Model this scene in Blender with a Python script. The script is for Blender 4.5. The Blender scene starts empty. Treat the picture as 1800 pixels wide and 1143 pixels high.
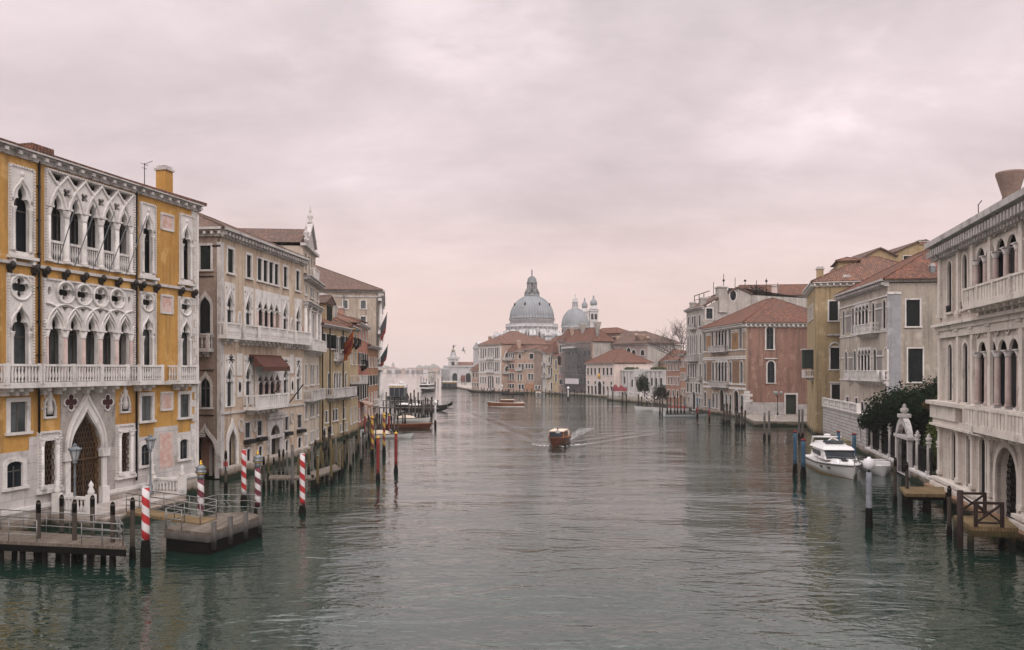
import bpy, math, random, bmesh
import numpy as np
from mathutils import Vector, Matrix
from mathutils.geometry import delaunay_2d_cdt
R = math.radians
PI = math.pi
rnd = random.Random(7)
S = bpy.context.scene
# ------------------------------------------------------------------ camera
H0, FPX, HOR = 9.0, 1400.0, 650.0      # eye height above the water, focal length in photo pixels, horizon row
cd = bpy.data.cameras.new("camera")
cam = bpy.data.objects.new("camera", cd)
S.collection.objects.link(cam)
cam.location = (0, 0, H0)
cam.rotation_euler = (R(90), 0, 0)
cd.sensor_width = 36.0
cd.lens = 36.0 * FPX / 1800
cd.shift_y = (HOR - 571.5) / 1800
cd.clip_start = 0.5
cd.clip_end = 9000
S.camera = cam
# ------------------------------------------------------------------ view
S.view_settings.view_transform = 'Standard'
S.view_settings.look = 'None'
S.view_settings.exposure = 0.0
S.view_settings.gamma = 1.0
S.render.resolution_x, S.render.resolution_y = 1024, 650
S.cycles.use_denoising = True
try:
    S.cycles.denoising_prefilter = 'ACCURATE'
except Exception:
    pass
S.cycles.max_bounces = 7
S.cycles.diffuse_bounces = 3
S.cycles.glossy_bounces = 3
S.cycles.transmission_bounces = 3
S.cycles.volume_bounces = 0
S.cycles.transparent_max_bounces = 12
# ------------------------------------------------------------------ world: overcast winter sky, mauve cloud over a peach horizon
SUN_EL, SUN_AZ = 40.0, 165.0           # azimuth: degrees clockwise from +Y (the view direction)
W = bpy.data.worlds.new("World")
S.world = W
W.use_nodes = True
nt = W.node_tree
nt.nodes.clear()
def wn(t, **k):
    n = nt.nodes.new(t)
    for a, v in k.items():
        setattr(n, a, v)
    return n
L_ = nt.links.new
out = wn('ShaderNodeOutputWorld')
bg_sky, bg_cl, mixs = wn('ShaderNodeBackground'), wn('ShaderNodeBackground'), wn('ShaderNodeMixShader')
sky = wn('ShaderNodeTexSky')
sky.sky_type = 'NISHITA'
sky.sun_disc = False
sky.sun_elevation = R(SUN_EL)
sky.sun_rotation = R(SUN_AZ)
sky.dust_density = 4
sky.air_density = 1.5
L_(sky.outputs[0], bg_sky.inputs[0])
bg_sky.inputs[1].default_value = 0.06
tc = wn('ShaderNodeTexCoord')
sep = wn('ShaderNodeSeparateXYZ')
L_(tc.outputs['Generated'], sep.inputs[0])
def m(op, a, b=None, c=None, clamp=False):
    n = wn('ShaderNodeMath', operation=op, use_clamp=clamp)
    for i, v in enumerate((a, b, c)):
        if v is None:
            continue
        if isinstance(v, (int, float)):
            n.inputs[i].default_value = v
        else:
            L_(v, n.inputs[i])
    return n.outputs[0]
X_, Y_, Z_ = sep.outputs
zc = m('MAXIMUM', Z_, 0.0)
dn = m('ADD', zc, 0.30)
comb = wn('ShaderNodeCombineXYZ')
L_(m('DIVIDE', X_, dn), comb.inputs[0])
L_(m('DIVIDE', Y_, dn), comb.inputs[1])
ramp = wn('ShaderNodeValToRGB')
L_(zc, ramp.inputs[0])
els = [(0.0, (0.87, 0.69, 0.65)), (0.05, (0.92, 0.70, 0.645)), (0.12, (0.89, 0.70, 0.67)), (0.22, (0.80, 0.67, 0.69)),
       (0.425, (0.82, 0.71, 0.735)), (0.50, (1.85, 1.70, 1.68)), (0.75, (2.5, 2.35, 2.3)), (1.0, (2.3, 2.2, 2.2))]
for i, (p, c) in enumerate(els):
    e = ramp.color_ramp.elements[i] if i < 2 else ramp.color_ramp.elements.new(p)
    e.position = p
    e.color = (*c, 1)
def noise(scale, detail, rough, dist=0.0, off=(0, 0, 0), sc=(1, 1, 1)):
    mp = wn('ShaderNodeMapping')
    mp.inputs['Location'].default_value = off
    mp.inputs['Scale'].default_value = sc
    L_(comb.outputs[0], mp.inputs[0])
    n = wn('ShaderNodeTexNoise')
    n.inputs['Scale'].default_value = scale
    n.inputs['Detail'].default_value = detail
    n.inputs['Roughness'].default_value = rough
    n.inputs['Distortion'].default_value = dist
    L_(mp.outputs[0], n.inputs['Vector'])
    return n.outputs[0]
n1 = noise(1.25, 7, 0.52, 0.35, (3.1, 0.7, 0), (0.8, 1.1, 1))
n2 = noise(3.6, 7, 0.60, 0.2, (9.1, 4.7, 0), (0.8, 1.1, 1))
def mr(v, a, b, c, d):
    n = wn('ShaderNodeMapRange')
    n.interpolation_type = 'SMOOTHSTEP'
    L_(v, n.inputs[0])
    for i, x in enumerate((a, b, c, d)):
        n.inputs[i + 1].default_value = x
    return n.outputs[0]
big = mr(n1, 0.3, 0.7, -1.0, 1.0)
sm = mr(n2, 0.3, 0.7, -1.0, 1.0)
amt = m('MULTIPLY', m('MINIMUM', m('MULTIPLY', zc, 5.0), 1.0), m('ADD', m('MULTIPLY', big, 0.12), m('MULTIPLY', sm, 0.08)))
# thin bright breaks in the cloud where the sun nearly comes through
def vdot(px, py, a, b):
    d = Vector(((px - 900) / 1400, 1, (650 - py) / 1400)).normalized()
    n = wn('ShaderNodeVectorMath', operation='DOT_PRODUCT'); L_(tc.outputs['Generated'], n.inputs[0]); n.inputs[1].default_value = d
    return mr(n.outputs['Value'], math.cos(R(a)), math.cos(R(b)), 0, 1)
gl = m('MULTIPLY', m('MULTIPLY', mr(n1, 0.50, 0.70, 0, 1), mr(n2, 0.52, 0.68, 0, 1)), mr(zc, .16, .26, 0, .7))
for px_, py_, a_ in ((770, 40, 5), (960, 60, 3.2), (1330, 245, 4.2), (1440, 215, 2.5), (1520, 45, 2.4), (830, 20, 8), (520, 60, 5)):
    gl = m('ADD', gl, m('MULTIPLY', vdot(px_, py_, a_, a_ * .15), mr(n2, .38, .62, .05, .5)))
# brighter sky behind the camera and overhead
back = mr(m('MULTIPLY', Y_, -1.0), -0.35, 0.9, 0.0, 1.0)
gain = m('ADD', m('ADD', 1.0, amt), m('ADD', m('MULTIPLY', gl, 0.21), m('MULTIPLY', back, 0.25)))
vm = wn('ShaderNodeVectorMath', operation='SCALE')
L_(ramp.outputs[0], vm.inputs[0])
L_(gain, vm.inputs['Scale'])
L_(vm.outputs[0], bg_cl.inputs[0])
bg_cl.inputs[1].default_value = 1.0
mixs.inputs[0].default_value = 0.93
L_(bg_sky.outputs[0], mixs.inputs[1])
L_(bg_cl.outputs[0], mixs.inputs[2])
L_(mixs.outputs[0], out.inputs[0])
# ------------------------------------------------------------------ sun: weak and very soft behind the overcast
sl = bpy.data.lights.new("sun", 'SUN')
sl.energy = 1.0
sl.angle = R(25)
sl.color = (1.0, 0.93, 0.86)
sun = bpy.data.objects.new("sun", sl)
S.collection.objects.link(sun)
_az, _el = R(SUN_AZ), R(SUN_EL)
_d = Vector((math.sin(_az) * math.cos(_el), math.cos(_az) * math.cos(_el), math.sin(_el)))
sun.rotation_euler = _d.to_track_quat('Z', 'Y').to_euler()
sun.location = _d * 300

# ------------------------------------------------------------------ measuring: photo pixel + height -> point in the place
def at(px, py, z=0.0):
    y = (H0 - z) * FPX / (py - HOR)
    return Vector(((px - 900) * y / FPX, y, z))
def atY(px, y, z=0.0):
    return Vector(((px - 900) * y / FPX, y, z))
def hz(py, y):
    return H0 - (py - HOR) * y / FPX

# ------------------------------------------------------------------ materials
MAT = {}
class NB:
    def __init__(s, name):
        s.m = bpy.data.materials.new(name)
        s.m.use_nodes = True
        s.t = s.m.node_tree
        s.b = s.t.nodes['Principled BSDF']
        s.o = s.t.nodes['Material Output']
        MAT[name] = s.m
    def n(s, t, **k):
        x = s.t.nodes.new(t)
        for a, v in k.items():
            setattr(x, a, v)
        return x
    def l(s, a, b):
        s.t.links.new(a, b)
    def math(s, op, a, b=None, clamp=False):
        x = s.n('ShaderNodeMath', operation=op, use_clamp=clamp)
        for i, v in enumerate((a, b)):
            if v is None: continue
            if isinstance(v, (int, float)): x.inputs[i].default_value = v
            else: s.l(v, x.inputs[i])
        return x.outputs[0]
    def coord(s, sc=(1, 1, 1), kind='Object', off=(0, 0, 0)):
        c = s.n('ShaderNodeTexCoord')
        mp = s.n('ShaderNodeMapping')
        mp.inputs['Scale'].default_value = sc
        mp.inputs['Location'].default_value = off
        s.l(c.outputs[kind], mp.inputs[0])
        return mp.outputs[0]
    def noise(s, scale, detail=4, rough=.55, sc=(1, 1, 1), kind='Object', dist=0, off=(0, 0, 0)):
        x = s.n('ShaderNodeTexNoise')
        x.inputs['Scale'].default_value = scale
        x.inputs['Detail'].default_value = detail
        x.inputs['Roughness'].default_value = rough
        x.inputs['Distortion'].default_value = dist
        s.l(s.coord(sc, kind, off), x.inputs['Vector'])
        return x.outputs[0]
    def ramp(s, v, a, b, lo=0.0, hi=1.0):
        x = s.n('ShaderNodeMapRange')
        x.interpolation_type = 'SMOOTHSTEP'
        s.l(v, x.inputs[0])
        for i, q in enumerate((a, b, lo, hi)): x.inputs[i + 1].default_value = q
        return x.outputs[0]
    def mix(s, f, a, b, mode='MIX'):
        x = s.n('ShaderNodeMix', data_type='RGBA', blend_type=mode)
        for i, v in ((0, f), (6, a), (7, b)):
            if isinstance(v, (int, float)): x.inputs[i].default_value = v
            elif isinstance(v, tuple): x.inputs[i].default_value = (*v, 1)
            else: s.l(v, x.inputs[i])
        return x.outputs[2]
    def bump(s, h, st=.3, dist=.02):
        x = s.n('ShaderNodeBump')
        x.inputs['Strength'].default_value = st
        x.inputs['Distance'].default_value = dist
        s.l(h, x.inputs['Height'])
        s.l(x.outputs[0], s.b.inputs['Normal'])
        return x
    def fin(s, col, rough=.85, metal=0, spec=None):
        if isinstance(col, tuple): s.b.inputs['Base Color'].default_value = (*col, 1)
        else: s.l(col, s.b.inputs['Base Color'])
        s.b.inputs['Roughness'].default_value = rough
        s.b.inputs['Metallic'].default_value = metal
        if spec is not None: s.b.inputs['Specular IOR Level'].default_value = spec
        return s.m

def c8(r, g, b):
    f = lambda v: ((v / 255 + .055) / 1.055) ** 2.4 if v > 10 else v / 3294
    return (f(r), f(g), f(b))

def tide(q, col):
    # weed and damp where the tide reaches, uneven upper edge
    c = q.n('ShaderNodeTexCoord')
    sp = q.n('ShaderNodeSeparateXYZ')
    q.l(c.outputs['Object'], sp.inputs[0])
    h = q.math('ADD', sp.outputs[2], q.math('MULTIPLY', q.noise(.9, 5), -.9))
    wet = q.ramp(h, -.15, .75, 1, 0)
    col = q.mix(q.math('MULTIPLY', wet, .75), col, (.13, .085, .05))
    alg = q.ramp(h, -.25, .12, 1, 0)
    return q.mix(alg, col, (.018, .026, .016))

def plaster(name, c1, c2, grime=(.10, .085, .075), g=.55, rough=.9, tidal=True, brickamt=None):
    q = NB(name)
    big = q.ramp(q.noise(.22, 6, .6, dist=.4), .35, .65)
    col = q.mix(big, c1, c2)
    fine = q.noise(3.5, 6, .7)
    col = q.mix(.5, col, q.mix(q.ramp(fine, .3, .7), (.72, .71, .70), (1.06, 1.05, 1.04)), 'MULTIPLY')
    st = q.ramp(q.noise(1.0, 6, .65, (1.8, 1.8, .11)), .47, .70)
    col = q.mix(q.math('MULTIPLY', st, min(1, g * 1.25)), col, grime)
    bl = q.ramp(q.noise(.55, 7, .66, off=(5, 2, 8)), .56, .66)
    col = q.mix(q.math('MULTIPLY', bl, g * .6), col, (c2[0] * .62, c2[1] * .6, c2[2] * .6))
    ef = q.ramp(q.noise(.8, 9, .68, (1, 1, .6), off=(2, 11, 5)), .55, .62)
    col = q.mix(q.math('MULTIPLY', ef, .42), col, tuple(min(.62, v * 1.15 + .09) for v in c1))
    if brickamt is not None:
        br, fac = bricknodes(q, (.24, .11, .07), (.33, .17, .11), (.42, .36, .30))
        msk = q.ramp(q.noise(.35, 7, .62, off=(9, 1, 3)), brickamt, brickamt + .05)
        col = q.mix(msk, col, br)
    if tidal: col = tide(q, col)
    q.bump(q.noise(9, 5, .7), .35, .015)
    return q.fin(col, rough, spec=.1)

def bricknodes(q, a, b, mo, bw=.26, bh=.075, mort=.012):
    t = q.n('ShaderNodeTexBrick')
    t.inputs['Scale'].default_value = 1
    t.inputs['Brick Width'].default_value = bw
    t.inputs['Row Height'].default_value = bh
    t.inputs['Mortar Size'].default_value = mort
    t.inputs['Bias'].default_value = 0
    for i, c in ((1, a), (2, b), (3, mo)): t.inputs[i].default_value = (*c, 1)
    u = q.n('ShaderNodeUVMap')
    q.l(u.outputs[0], t.inputs[0])
    return t.outputs[0], t.outputs[1]

def brick(name, a, b, mo, grime=.4, bw=.26, bh=.075, mort=.012, rough=.9):
    q = NB(name)
    col, fac = bricknodes(q, a, b, mo, bw, bh, mort)
    n = q.ramp(q.noise(.5, 6, .6), .3, .7)
    col = q.mix(.8, col, q.mix(n, (.72, .70, .68), (1.15, 1.1, 1.08)), 'MULTIPLY')
    st = q.ramp(q.noise(.9, 5, .6, (1.4, 1.4, .16)), .5, .72)
    col = q.mix(q.math('MULTIPLY', st, grime), col, (.06, .05, .045))
    col = tide(q, col)
    q.bump(fac, -.5, .02)
    return q.fin(col, rough, spec=.1)

def stone(name, c1, c2, dark=(.13, .125, .13), g=.6, scale=1.0, tidal=False, blocks=None):
    q = NB(name)
    col = q.mix(q.ramp(q.noise(.8 * scale, 6, .6), .35, .65), c1, c2)
    d = q.ramp(q.noise(1.6 * scale, 7, .68, (1, 1, .45), off=(3, 7, 1)), .52, .70)
    col = q.mix(q.math('MULTIPLY', d, g), col, dark)
    col = q.mix(.5, col, q.mix(q.ramp(q.noise(11, 5, .7), .3, .7), (.75, .75, .76), (1.08, 1.07, 1.06)), 'MULTIPLY')
    if blocks:
        t = q.n('ShaderNodeTexBrick')
        t.inputs['Scale'].default_value = 1
        t.inputs['Brick Width'].default_value = blocks[0]
        t.inputs['Row Height'].default_value = blocks[1]
        t.inputs['Mortar Size'].default_value = blocks[2]
        t.inputs[1].default_value = (1, 1, 1, 1); t.inputs[2].default_value = (.84, .84, .85, 1); t.inputs[3].default_value = (.35, .35, .36, 1)
        u = q.n('ShaderNodeUVMap'); q.l(u.outputs[0], t.inputs[0])
        col = q.mix(1.0, col, t.outputs[0], 'MULTIPLY')
        q.bump(t.outputs[1], -.6, .03)
    else:
        q.bump(q.noise(14, 5, .7), .3, .012)
    if tidal: col = tide(q, col)
    return q.fin(col, .8, spec=.12)

def tile(name, cols, pu=.24, pv=.38):
    q = NB(name)
    u = q.n('ShaderNodeUVMap')
    sp = q.n('ShaderNodeSeparateXYZ')
    q.l(u.outputs[0], sp.inputs[0])
    uu = q.math('DIVIDE', sp.outputs[0], pu)
    vv = q.math('DIVIDE', sp.outputs[1], pv)
    cb = q.n('ShaderNodeCombineXYZ')
    q.l(q.math('FLOOR', uu), cb.inputs[0]); q.l(q.math('FLOOR', vv), cb.inputs[1])
    wnz = q.n('ShaderNodeTexWhiteNoise', noise_dimensions='2D')
    q.l(cb.outputs[0], wnz.inputs['Vector'])
    rp = q.n('ShaderNodeValToRGB')
    rp.color_ramp.interpolation = 'LINEAR'
    for i, c in enumerate(cols):
        e = rp.color_ramp.elements[i] if i < 2 else rp.color_ramp.elements.new(.5)
        e.position = i / (len(cols) - 1)
        e.color = (*c, 1)
    q.l(wnz.outputs[0], rp.inputs[0])
    col = q.mix(q.math('MULTIPLY', q.ramp(q.noise(.5, 6, .65), .45, .7), .55), rp.outputs[0], (.10, .075, .065))
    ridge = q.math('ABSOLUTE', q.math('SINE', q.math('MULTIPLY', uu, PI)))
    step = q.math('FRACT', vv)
    # darker colour in the gutters between the tile rows
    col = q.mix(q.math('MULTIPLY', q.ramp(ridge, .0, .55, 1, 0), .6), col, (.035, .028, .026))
    h = q.math('ADD', ridge, q.math('MULTIPLY', step, -.35))
    q.bump(h, .9, .07)
    return q.fin(col, .85, spec=.08)

def simple(name, c, rough=.6, metal=0, var=.25, scale=3.0, bump=.2, spec=.12, c2=None):
    q = NB(name)
    n = q.noise(scale, 5, .6)
    c2 = c2 or tuple(v * (1 - var) for v in c)
    col = q.mix(q.ramp(n, .3, .7), c, c2)
    if bump: q.bump(q.noise(scale * 6, 4, .6), bump, .01)
    return q.fin(col, rough, metal, spec)

def wood(name, c1, c2, tidal=False, sc=(1, 1, 1), rough=.85):
    q = NB(name)
    n = q.noise(4, 6, .65, sc)
    col = q.mix(q.ramp(n, .3, .7), c1, c2)
    col = q.mix(q.math('MULTIPLY', q.ramp(q.noise(1.3, 5, .6), .5, .7), .5), col, tuple(v * .4 for v in c1))
    if tidal:
        c = q.n('ShaderNodeTexCoord'); sp = q.n('ShaderNodeSeparateXYZ'); q.l(c.outputs['Object'], sp.inputs[0])
        h = q.math('ADD', sp.outputs[2], q.math('MULTIPLY', q.noise(2.2, 4), -.5))
        col = q.mix(q.ramp(h, .1, .75, 1, 0), col, (.014, .014, .012))
    q.bump(n, .5, .02)
    return q.fin(col, rough, spec=.1)

def planks(name, c1, c2, w=.15, axis=0):
    q = NB(name)
    u = q.n('ShaderNodeUVMap'); sp = q.n('ShaderNodeSeparateXYZ'); q.l(u.outputs[0], sp.inputs[0])
    a = q.math('DIVIDE', sp.outputs[axis], w)
    wz = q.n('ShaderNodeTexWhiteNoise', noise_dimensions='1D'); q.l(q.math('FLOOR', a), wz.inputs['W'])
    col = q.mix(wz.outputs[0], c1, c2)
    col = q.mix(q.math('MULTIPLY', q.ramp(q.noise(2, 6, .7), .4, .7), .5), col, tuple(v * .5 for v in c2))
    f = q.math('FRACT', a)
    gap = q.ramp(q.math('ABSOLUTE', q.math('SUBTRACT', f, .5)), .42, .49)
    col = q.mix(gap, col, (.02, .017, .015))
    q.bump(gap, -.6, .02)
    return q.fin(col, .85, spec=.1)

def stripes(name, a, b, pitch, sgn=1, wear=.3):
    q = NB(name)
    c = q.n('ShaderNodeTexCoord'); sp = q.n('ShaderNodeSeparateXYZ'); q.l(c.outputs['Object'], sp.inputs[0])
    ang = q.math('DIVIDE', q.math('ARCTAN2', sp.outputs[1], sp.outputs[0]), 2 * PI * sgn)
    t = q.math('FRACT', q.math('ADD', q.math('DIVIDE', sp.outputs[2], pitch), ang))
    col = q.mix(q.ramp(q.math('ABSOLUTE', q.math('SUBTRACT', t, .5)), .242, .258), a, b)
    n = q.ramp(q.noise(3.5, 6, .7), .55, .7)
    col = q.mix(q.math('MULTIPLY', n, wear), col, (.16, .13, .12))
    h = q.math('ADD', sp.outputs[2], q.math('MULTIPLY', q.noise(3.2, 4), -.6))
    col = q.mix(q.ramp(h, .15, .5, 1, 0), col, (.03, .022, .018))
    q.bump(q.noise(12, 4), .3, .01)
    return q.fin(col, .6, spec=.3)

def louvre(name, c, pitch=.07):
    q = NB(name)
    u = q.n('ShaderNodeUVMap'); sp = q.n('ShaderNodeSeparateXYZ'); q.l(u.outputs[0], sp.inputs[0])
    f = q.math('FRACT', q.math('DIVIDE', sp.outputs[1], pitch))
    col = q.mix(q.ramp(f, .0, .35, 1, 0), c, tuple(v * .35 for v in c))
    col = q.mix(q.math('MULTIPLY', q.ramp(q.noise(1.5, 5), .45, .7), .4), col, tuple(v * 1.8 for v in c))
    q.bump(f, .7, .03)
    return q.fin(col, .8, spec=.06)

def glassm(name, c, c2, rough=.08):
    q = NB(name)
    col = q.mix(q.ramp(q.noise(.7, 3, .5, (1, 1, .5)), .4, .6), c, c2)
    q.bump(q.noise(1.2, 3), .12, .02)
    return q.fin(col, rough, spec=.08)
# ------------------------------------------------------------------ base materials
OCHRE = plaster('ochre_plaster', (.48, .275, .085), (.39, .21, .06), (.15, .10, .06), .45)
STONE = stone('istrian_stone', (.64, .61, .595), (.54, .51, .495), g=.55)
STONEG = stone('grimy_stone', (.50, .47, .46), (.38, .355, .35), dark=(.10, .095, .095), g=.75)
STONEW = stone('white_marble_facing', (.58, .545, .535), (.48, .45, .43), dark=(.22, .17, .13), g=.5, tidal=True, blocks=(1.7, .95, .008))
STONEP = stone('pink_marble', (.50, .31, .27), (.58, .46, .42), dark=(.33, .22, .18), g=.5, scale=2.5)
STONET = stone('plinth_stone', (.52, .48, .45), (.38, .34, .30), dark=(.15, .10, .06), g=.6, tidal=True, blocks=(1.1, .35, .012))
REDCOL = stone('red_marble_shaft', (.36, .27, .25), (.44, .36, .34), dark=(.20, .16, .15), g=.6)
BRONZE = simple('dark_bronze', (.035, .032, .03), .5, .3)
GLASS = glassm('window_glass', (.006, .010, .014), (.018, .024, .030), .3)
GLASSC = glassm('curtained_glass', (.10, .11, .115), (.04, .047, .05), .15)
DARK = simple('dark_opening', (.012, .013, .016), .9, bump=0)
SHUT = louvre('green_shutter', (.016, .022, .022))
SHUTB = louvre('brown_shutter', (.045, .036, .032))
TILE = tile('terracotta_tiles', [(.25, .12, .08), (.16, .083, .06), (.31, .175, .125), (.11, .068, .057)])
TILED = tile('weathered_tiles', [(.20, .115, .09), (.13, .085, .07), (.25, .155, .12), (.10, .07, .06)])
TILEO = tile('orange_tiles', [(.225, .10, .065), (.15, .068, .048), (.28, .14, .095), (.09, .048, .04)])
METAL = simple('grey_painted_metal', (.20, .22, .24), .45, .5)
GALV = simple('galvanised_rail', (.22, .215, .215), .5, .5)
IRON = simple('black_iron', (.018, .018, .02), .5, .4)
GOLD = simple('gilded', (.55, .33, .06), .4, .6)
WOODP = wood('mooring_wood', (.070, .057, .048), (.042, .034, .030), True, (1, 1, .12))
WOODG = wood('grey_wood', (.13, .12, .115), (.08, .074, .07), True, (1, 1, .12))
WOODY = wood('mossy_wood', (.105, .082, .038), (.06, .048, .026), True, (1, 1, .12))
DECK = planks('deck_planks', (.16, .135, .115), (.105, .085, .07))
DECKY = planks('yellow_deck', (.22, .155, .085), (.15, .105, .055))

C = S.collection
ROOTS = []
def tag(o, label=None, cat=None, group=None, kind=None):
    if label: o['label'] = label
    if cat: o['category'] = cat
    if group: o['group'] = group
    if kind: o['kind'] = kind
    return o
def link(o, parent=None):
    C.objects.link(o)
    if parent is not None: o.parent = parent
    return o
def empty(name, loc, rz=0, label=None, cat=None, group=None):
    o = bpy.data.objects.new(name, None)
    o.location = loc
    o.rotation_euler = (0, 0, rz)
    o.empty_display_size = .3
    link(o)
    ROOTS.append(o)
    return tag(o, label, cat, group)
def dup(root, loc, rz=None, label=None, group=None, scale=None):
    r = root.copy(); link(r); r.location = loc
    if rz is not None: r.rotation_euler = (0, 0, rz)
    if scale: r.scale = scale
    if label: r['label'] = label
    if group: r['group'] = group
    for ch in list(root.children):
        c = ch.copy(); link(c); c.parent = r
        for g in ch.children:
            d = g.copy(); link(d); d.parent = c
    return r

class MB:
    """collects faces; build() links ONE mesh with UVs in metres on every face"""
    def __init__(s, M=None):
        s.v, s.f, s.mi, s.sm = [], [], [], []
        s.M = M
        s.slot = 0
    def add(s, vs, fs, smooth=False):
        b = len(s.v)
        if s.M is not None: vs = [s.M @ Vector(p) for p in vs]
        s.v += [tuple(p) for p in vs]
        for f in fs:
            s.f.append([b + i for i in f]); s.mi.append(s.slot); s.sm.append(smooth)
        return s
    def box(s, x0, x1, y0, y1, z0, z1):
        vs = [(x, y, z) for z in (z0, z1) for y in (y0, y1) for x in (x0, x1)]
        return s.add(vs, [(0, 2, 3, 1), (4, 5, 7, 6), (0, 1, 5, 4), (2, 6, 7, 3), (0, 4, 6, 2), (1, 3, 7, 5)])
    def obox(s, c, ax, ay, az, hx, hy, hz_):
        c, ax, ay, az = Vector(c), Vector(ax), Vector(ay), Vector(az)
        vs = [c + ax * hx * i + ay * hy * j + az * hz_ * k for k in (-1, 1) for j in (-1, 1) for i in (-1, 1)]
        return s.add(vs, [(0, 2, 3, 1), (4, 5, 7, 6), (0, 1, 5, 4), (2, 6, 7, 3), (0, 4, 6, 2), (1, 3, 7, 5)])
    def bar(s, p, q, w, h=None):
        p, q = Vector(p), Vector(q)
        d = q - p
        if d.length < 1e-6: return s
        z = d.normalized()
        x = z.cross(Vector((0, 0, 1)))
        if x.length < 1e-3: x = Vector((1, 0, 0))
        x.normalize()
        y = z.cross(x)
        return s.obox((p + q) / 2, x, y, z, w / 2, (h or w) / 2, d.length / 2)
    def prism(s, loop, y0, y1, holes=()):
        """loops in x-z, extruded along y from y0 (front) to y1 (back)"""
        loops = [list(loop)] + [list(h) for h in holes]
        pts, faces = [], []
        for lp in loops:
            a = sum(lp[i][0] * lp[(i + 1) % len(lp)][1] - lp[(i + 1) % len(lp)][0] * lp[i][1] for i in range(len(lp)))
            if a < 0: lp.reverse()
            faces.append(list(range(len(pts), len(pts) + len(lp))))
            pts += [Vector((p[0], p[1])) for p in lp]
        vo, _, fo = delaunay_2d_cdt(pts, [], faces, 2, 1e-5)[:3]
        n = len(vo)
        vs = [(p[0], y0, p[1]) for p in vo] + [(p[0], y1, p[1]) for p in vo]
        fs = [tuple(f) for f in fo] + [tuple(n + i for i in reversed(f)) for f in fo]
        s.add(vs, fs)
        for k, lp in enumerate(loops):
            m_ = len(lp)
            vs = [(p[0], y0, p[1]) for p in lp] + [(p[0], y1, p[1]) for p in lp]
            if k == 0: s.add(vs, [(i, i + m_, (i + 1) % m_ + m_, (i + 1) % m_) for i in range(m_)])
            else: s.add(vs, [(i, (i + 1) % m_, (i + 1) % m_ + m_, i + m_) for i in range(m_)])
        return s
    def ring(s, pts, rad, seg=6, closed=False, smooth=True):
        """tube along pts; rad a number or list"""
        pts = [Vector(p) for p in pts]
        n = len(pts)
        rs = rad if isinstance(rad, (list, tuple)) else [rad] * n
        vs, fs = [], []
        for i, p in enumerate(pts):
            a = pts[i - 1] if (i > 0 or closed) else p
            b = pts[(i + 1) % n] if (i < n - 1 or closed) else p
            d = (b - a).normalized()
            x = d.cross(Vector((0, 0, 1)))
            if x.length < .05: x = d.cross(Vector((0, 1, 0)))
            x.normalize(); y = d.cross(x)
            for k in range(seg):
                t = 2 * PI * k / seg
                vs.append(p + (x * math.cos(t) + y * math.sin(t)) * rs[i])
        for i in range(n if closed else n - 1):
            j = (i + 1) % n
            for k in range(seg):
                l = (k + 1) % seg
                fs.append((i * seg + k, i * seg + l, j * seg + l, j * seg + k))
        if not closed:
            fs.append(tuple(range(seg - 1, -1, -1)))
            fs.append(tuple((n - 1) * seg + k for k in range(seg)))
        return s.add(vs, fs, smooth)
    def lathe(s, prof, cx=0, cy=0, cz=0, seg=12, smooth=True, a0=0, a1=2 * PI):
        """prof: (radius, z) from bottom to top"""
        full = abs(a1 - a0 - 2 * PI) < 1e-6
        k = seg if full else seg + 1
        vs, fs = [], []
        for r, z in prof:
            for i in range(k):
                t = a0 + (a1 - a0) * i / seg
                vs.append((cx + r * math.cos(t), cy + r * math.sin(t), cz + z))
        for j in range(len(prof) - 1):
            for i in range(seg):
                l = (i + 1) % k
                fs.append((j * k + i, j * k + l, (j + 1) * k + l, (j + 1) * k + i))
        if full:
            if prof[0][0] > 1e-4: fs.append(tuple(range(seg - 1, -1, -1)))
            if prof[-1][0] > 1e-4: fs.append(tuple((len(prof) - 1) * k + i for i in range(seg)))
        return s.add(vs, fs, smooth)
    def loft(s, secs, cap=True, smooth=True, close=False):
        """secs: list of equally long point lists (open across unless close)"""
        k = len(secs[0]); vs = [p for c in secs for p in c]; fs = []
        for j in range(len(secs) - 1):
            for i in range(k if close else k - 1):
                l = (i + 1) % k
                fs.append((j * k + i, j * k + l, (j + 1) * k + l, (j + 1) * k + i))
        if cap:
            fs.append(tuple(range(k - 1, -1, -1)))
            fs.append(tuple((len(secs) - 1) * k + i for i in range(k)))
        return s.add(vs, fs, smooth)
    def build(s, name, mat, parent=None, bevel=0):
        me = bpy.data.meshes.new(name)
        me.from_pydata(s.v, [], s.f)
        for mm in (mat if isinstance(mat, (list, tuple)) else [mat]): me.materials.append(mm)
        me.polygons.foreach_set('material_index', s.mi)
        me.polygons.foreach_set('use_smooth', s.sm)
        me.update()
        # UVs in metres: u along the horizontal of the face, v up its slope
        uvl = me.uv_layers.new(name='UVMap')
        nl = len(me.loops)
        co = np.empty(len(me.vertices) * 3); me.vertices.foreach_get('co', co); co = co.reshape(-1, 3)
        li = np.empty(nl, dtype=np.int32); me.loops.foreach_get('vertex_index', li)
        npoly = len(me.polygons)
        nr = np.empty(npoly * 3); me.polygons.foreach_get('normal', nr); nr = nr.reshape(-1, 3)
        tot = np.empty(npoly, dtype=np.int32); me.polygons.foreach_get('loop_total', tot)
        t = np.stack([-nr[:, 1], nr[:, 0], np.zeros(npoly)], 1)
        ln = np.linalg.norm(t, axis=1)
        flat = ln < 1e-3
        t[flat] = (1, 0, 0); ln[flat] = 1
        t /= ln[:, None]
        b = np.cross(nr, t)
        pi = np.repeat(np.arange(npoly), tot)
        P = co[li]
        uv = np.stack([(P * t[pi]).sum(1), (P * b[pi]).sum(1)], 1)
        uvl.data.foreach_set('uv', uv.ravel())
        o = bpy.data.objects.new(name, me)
        link(o, parent)
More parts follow.
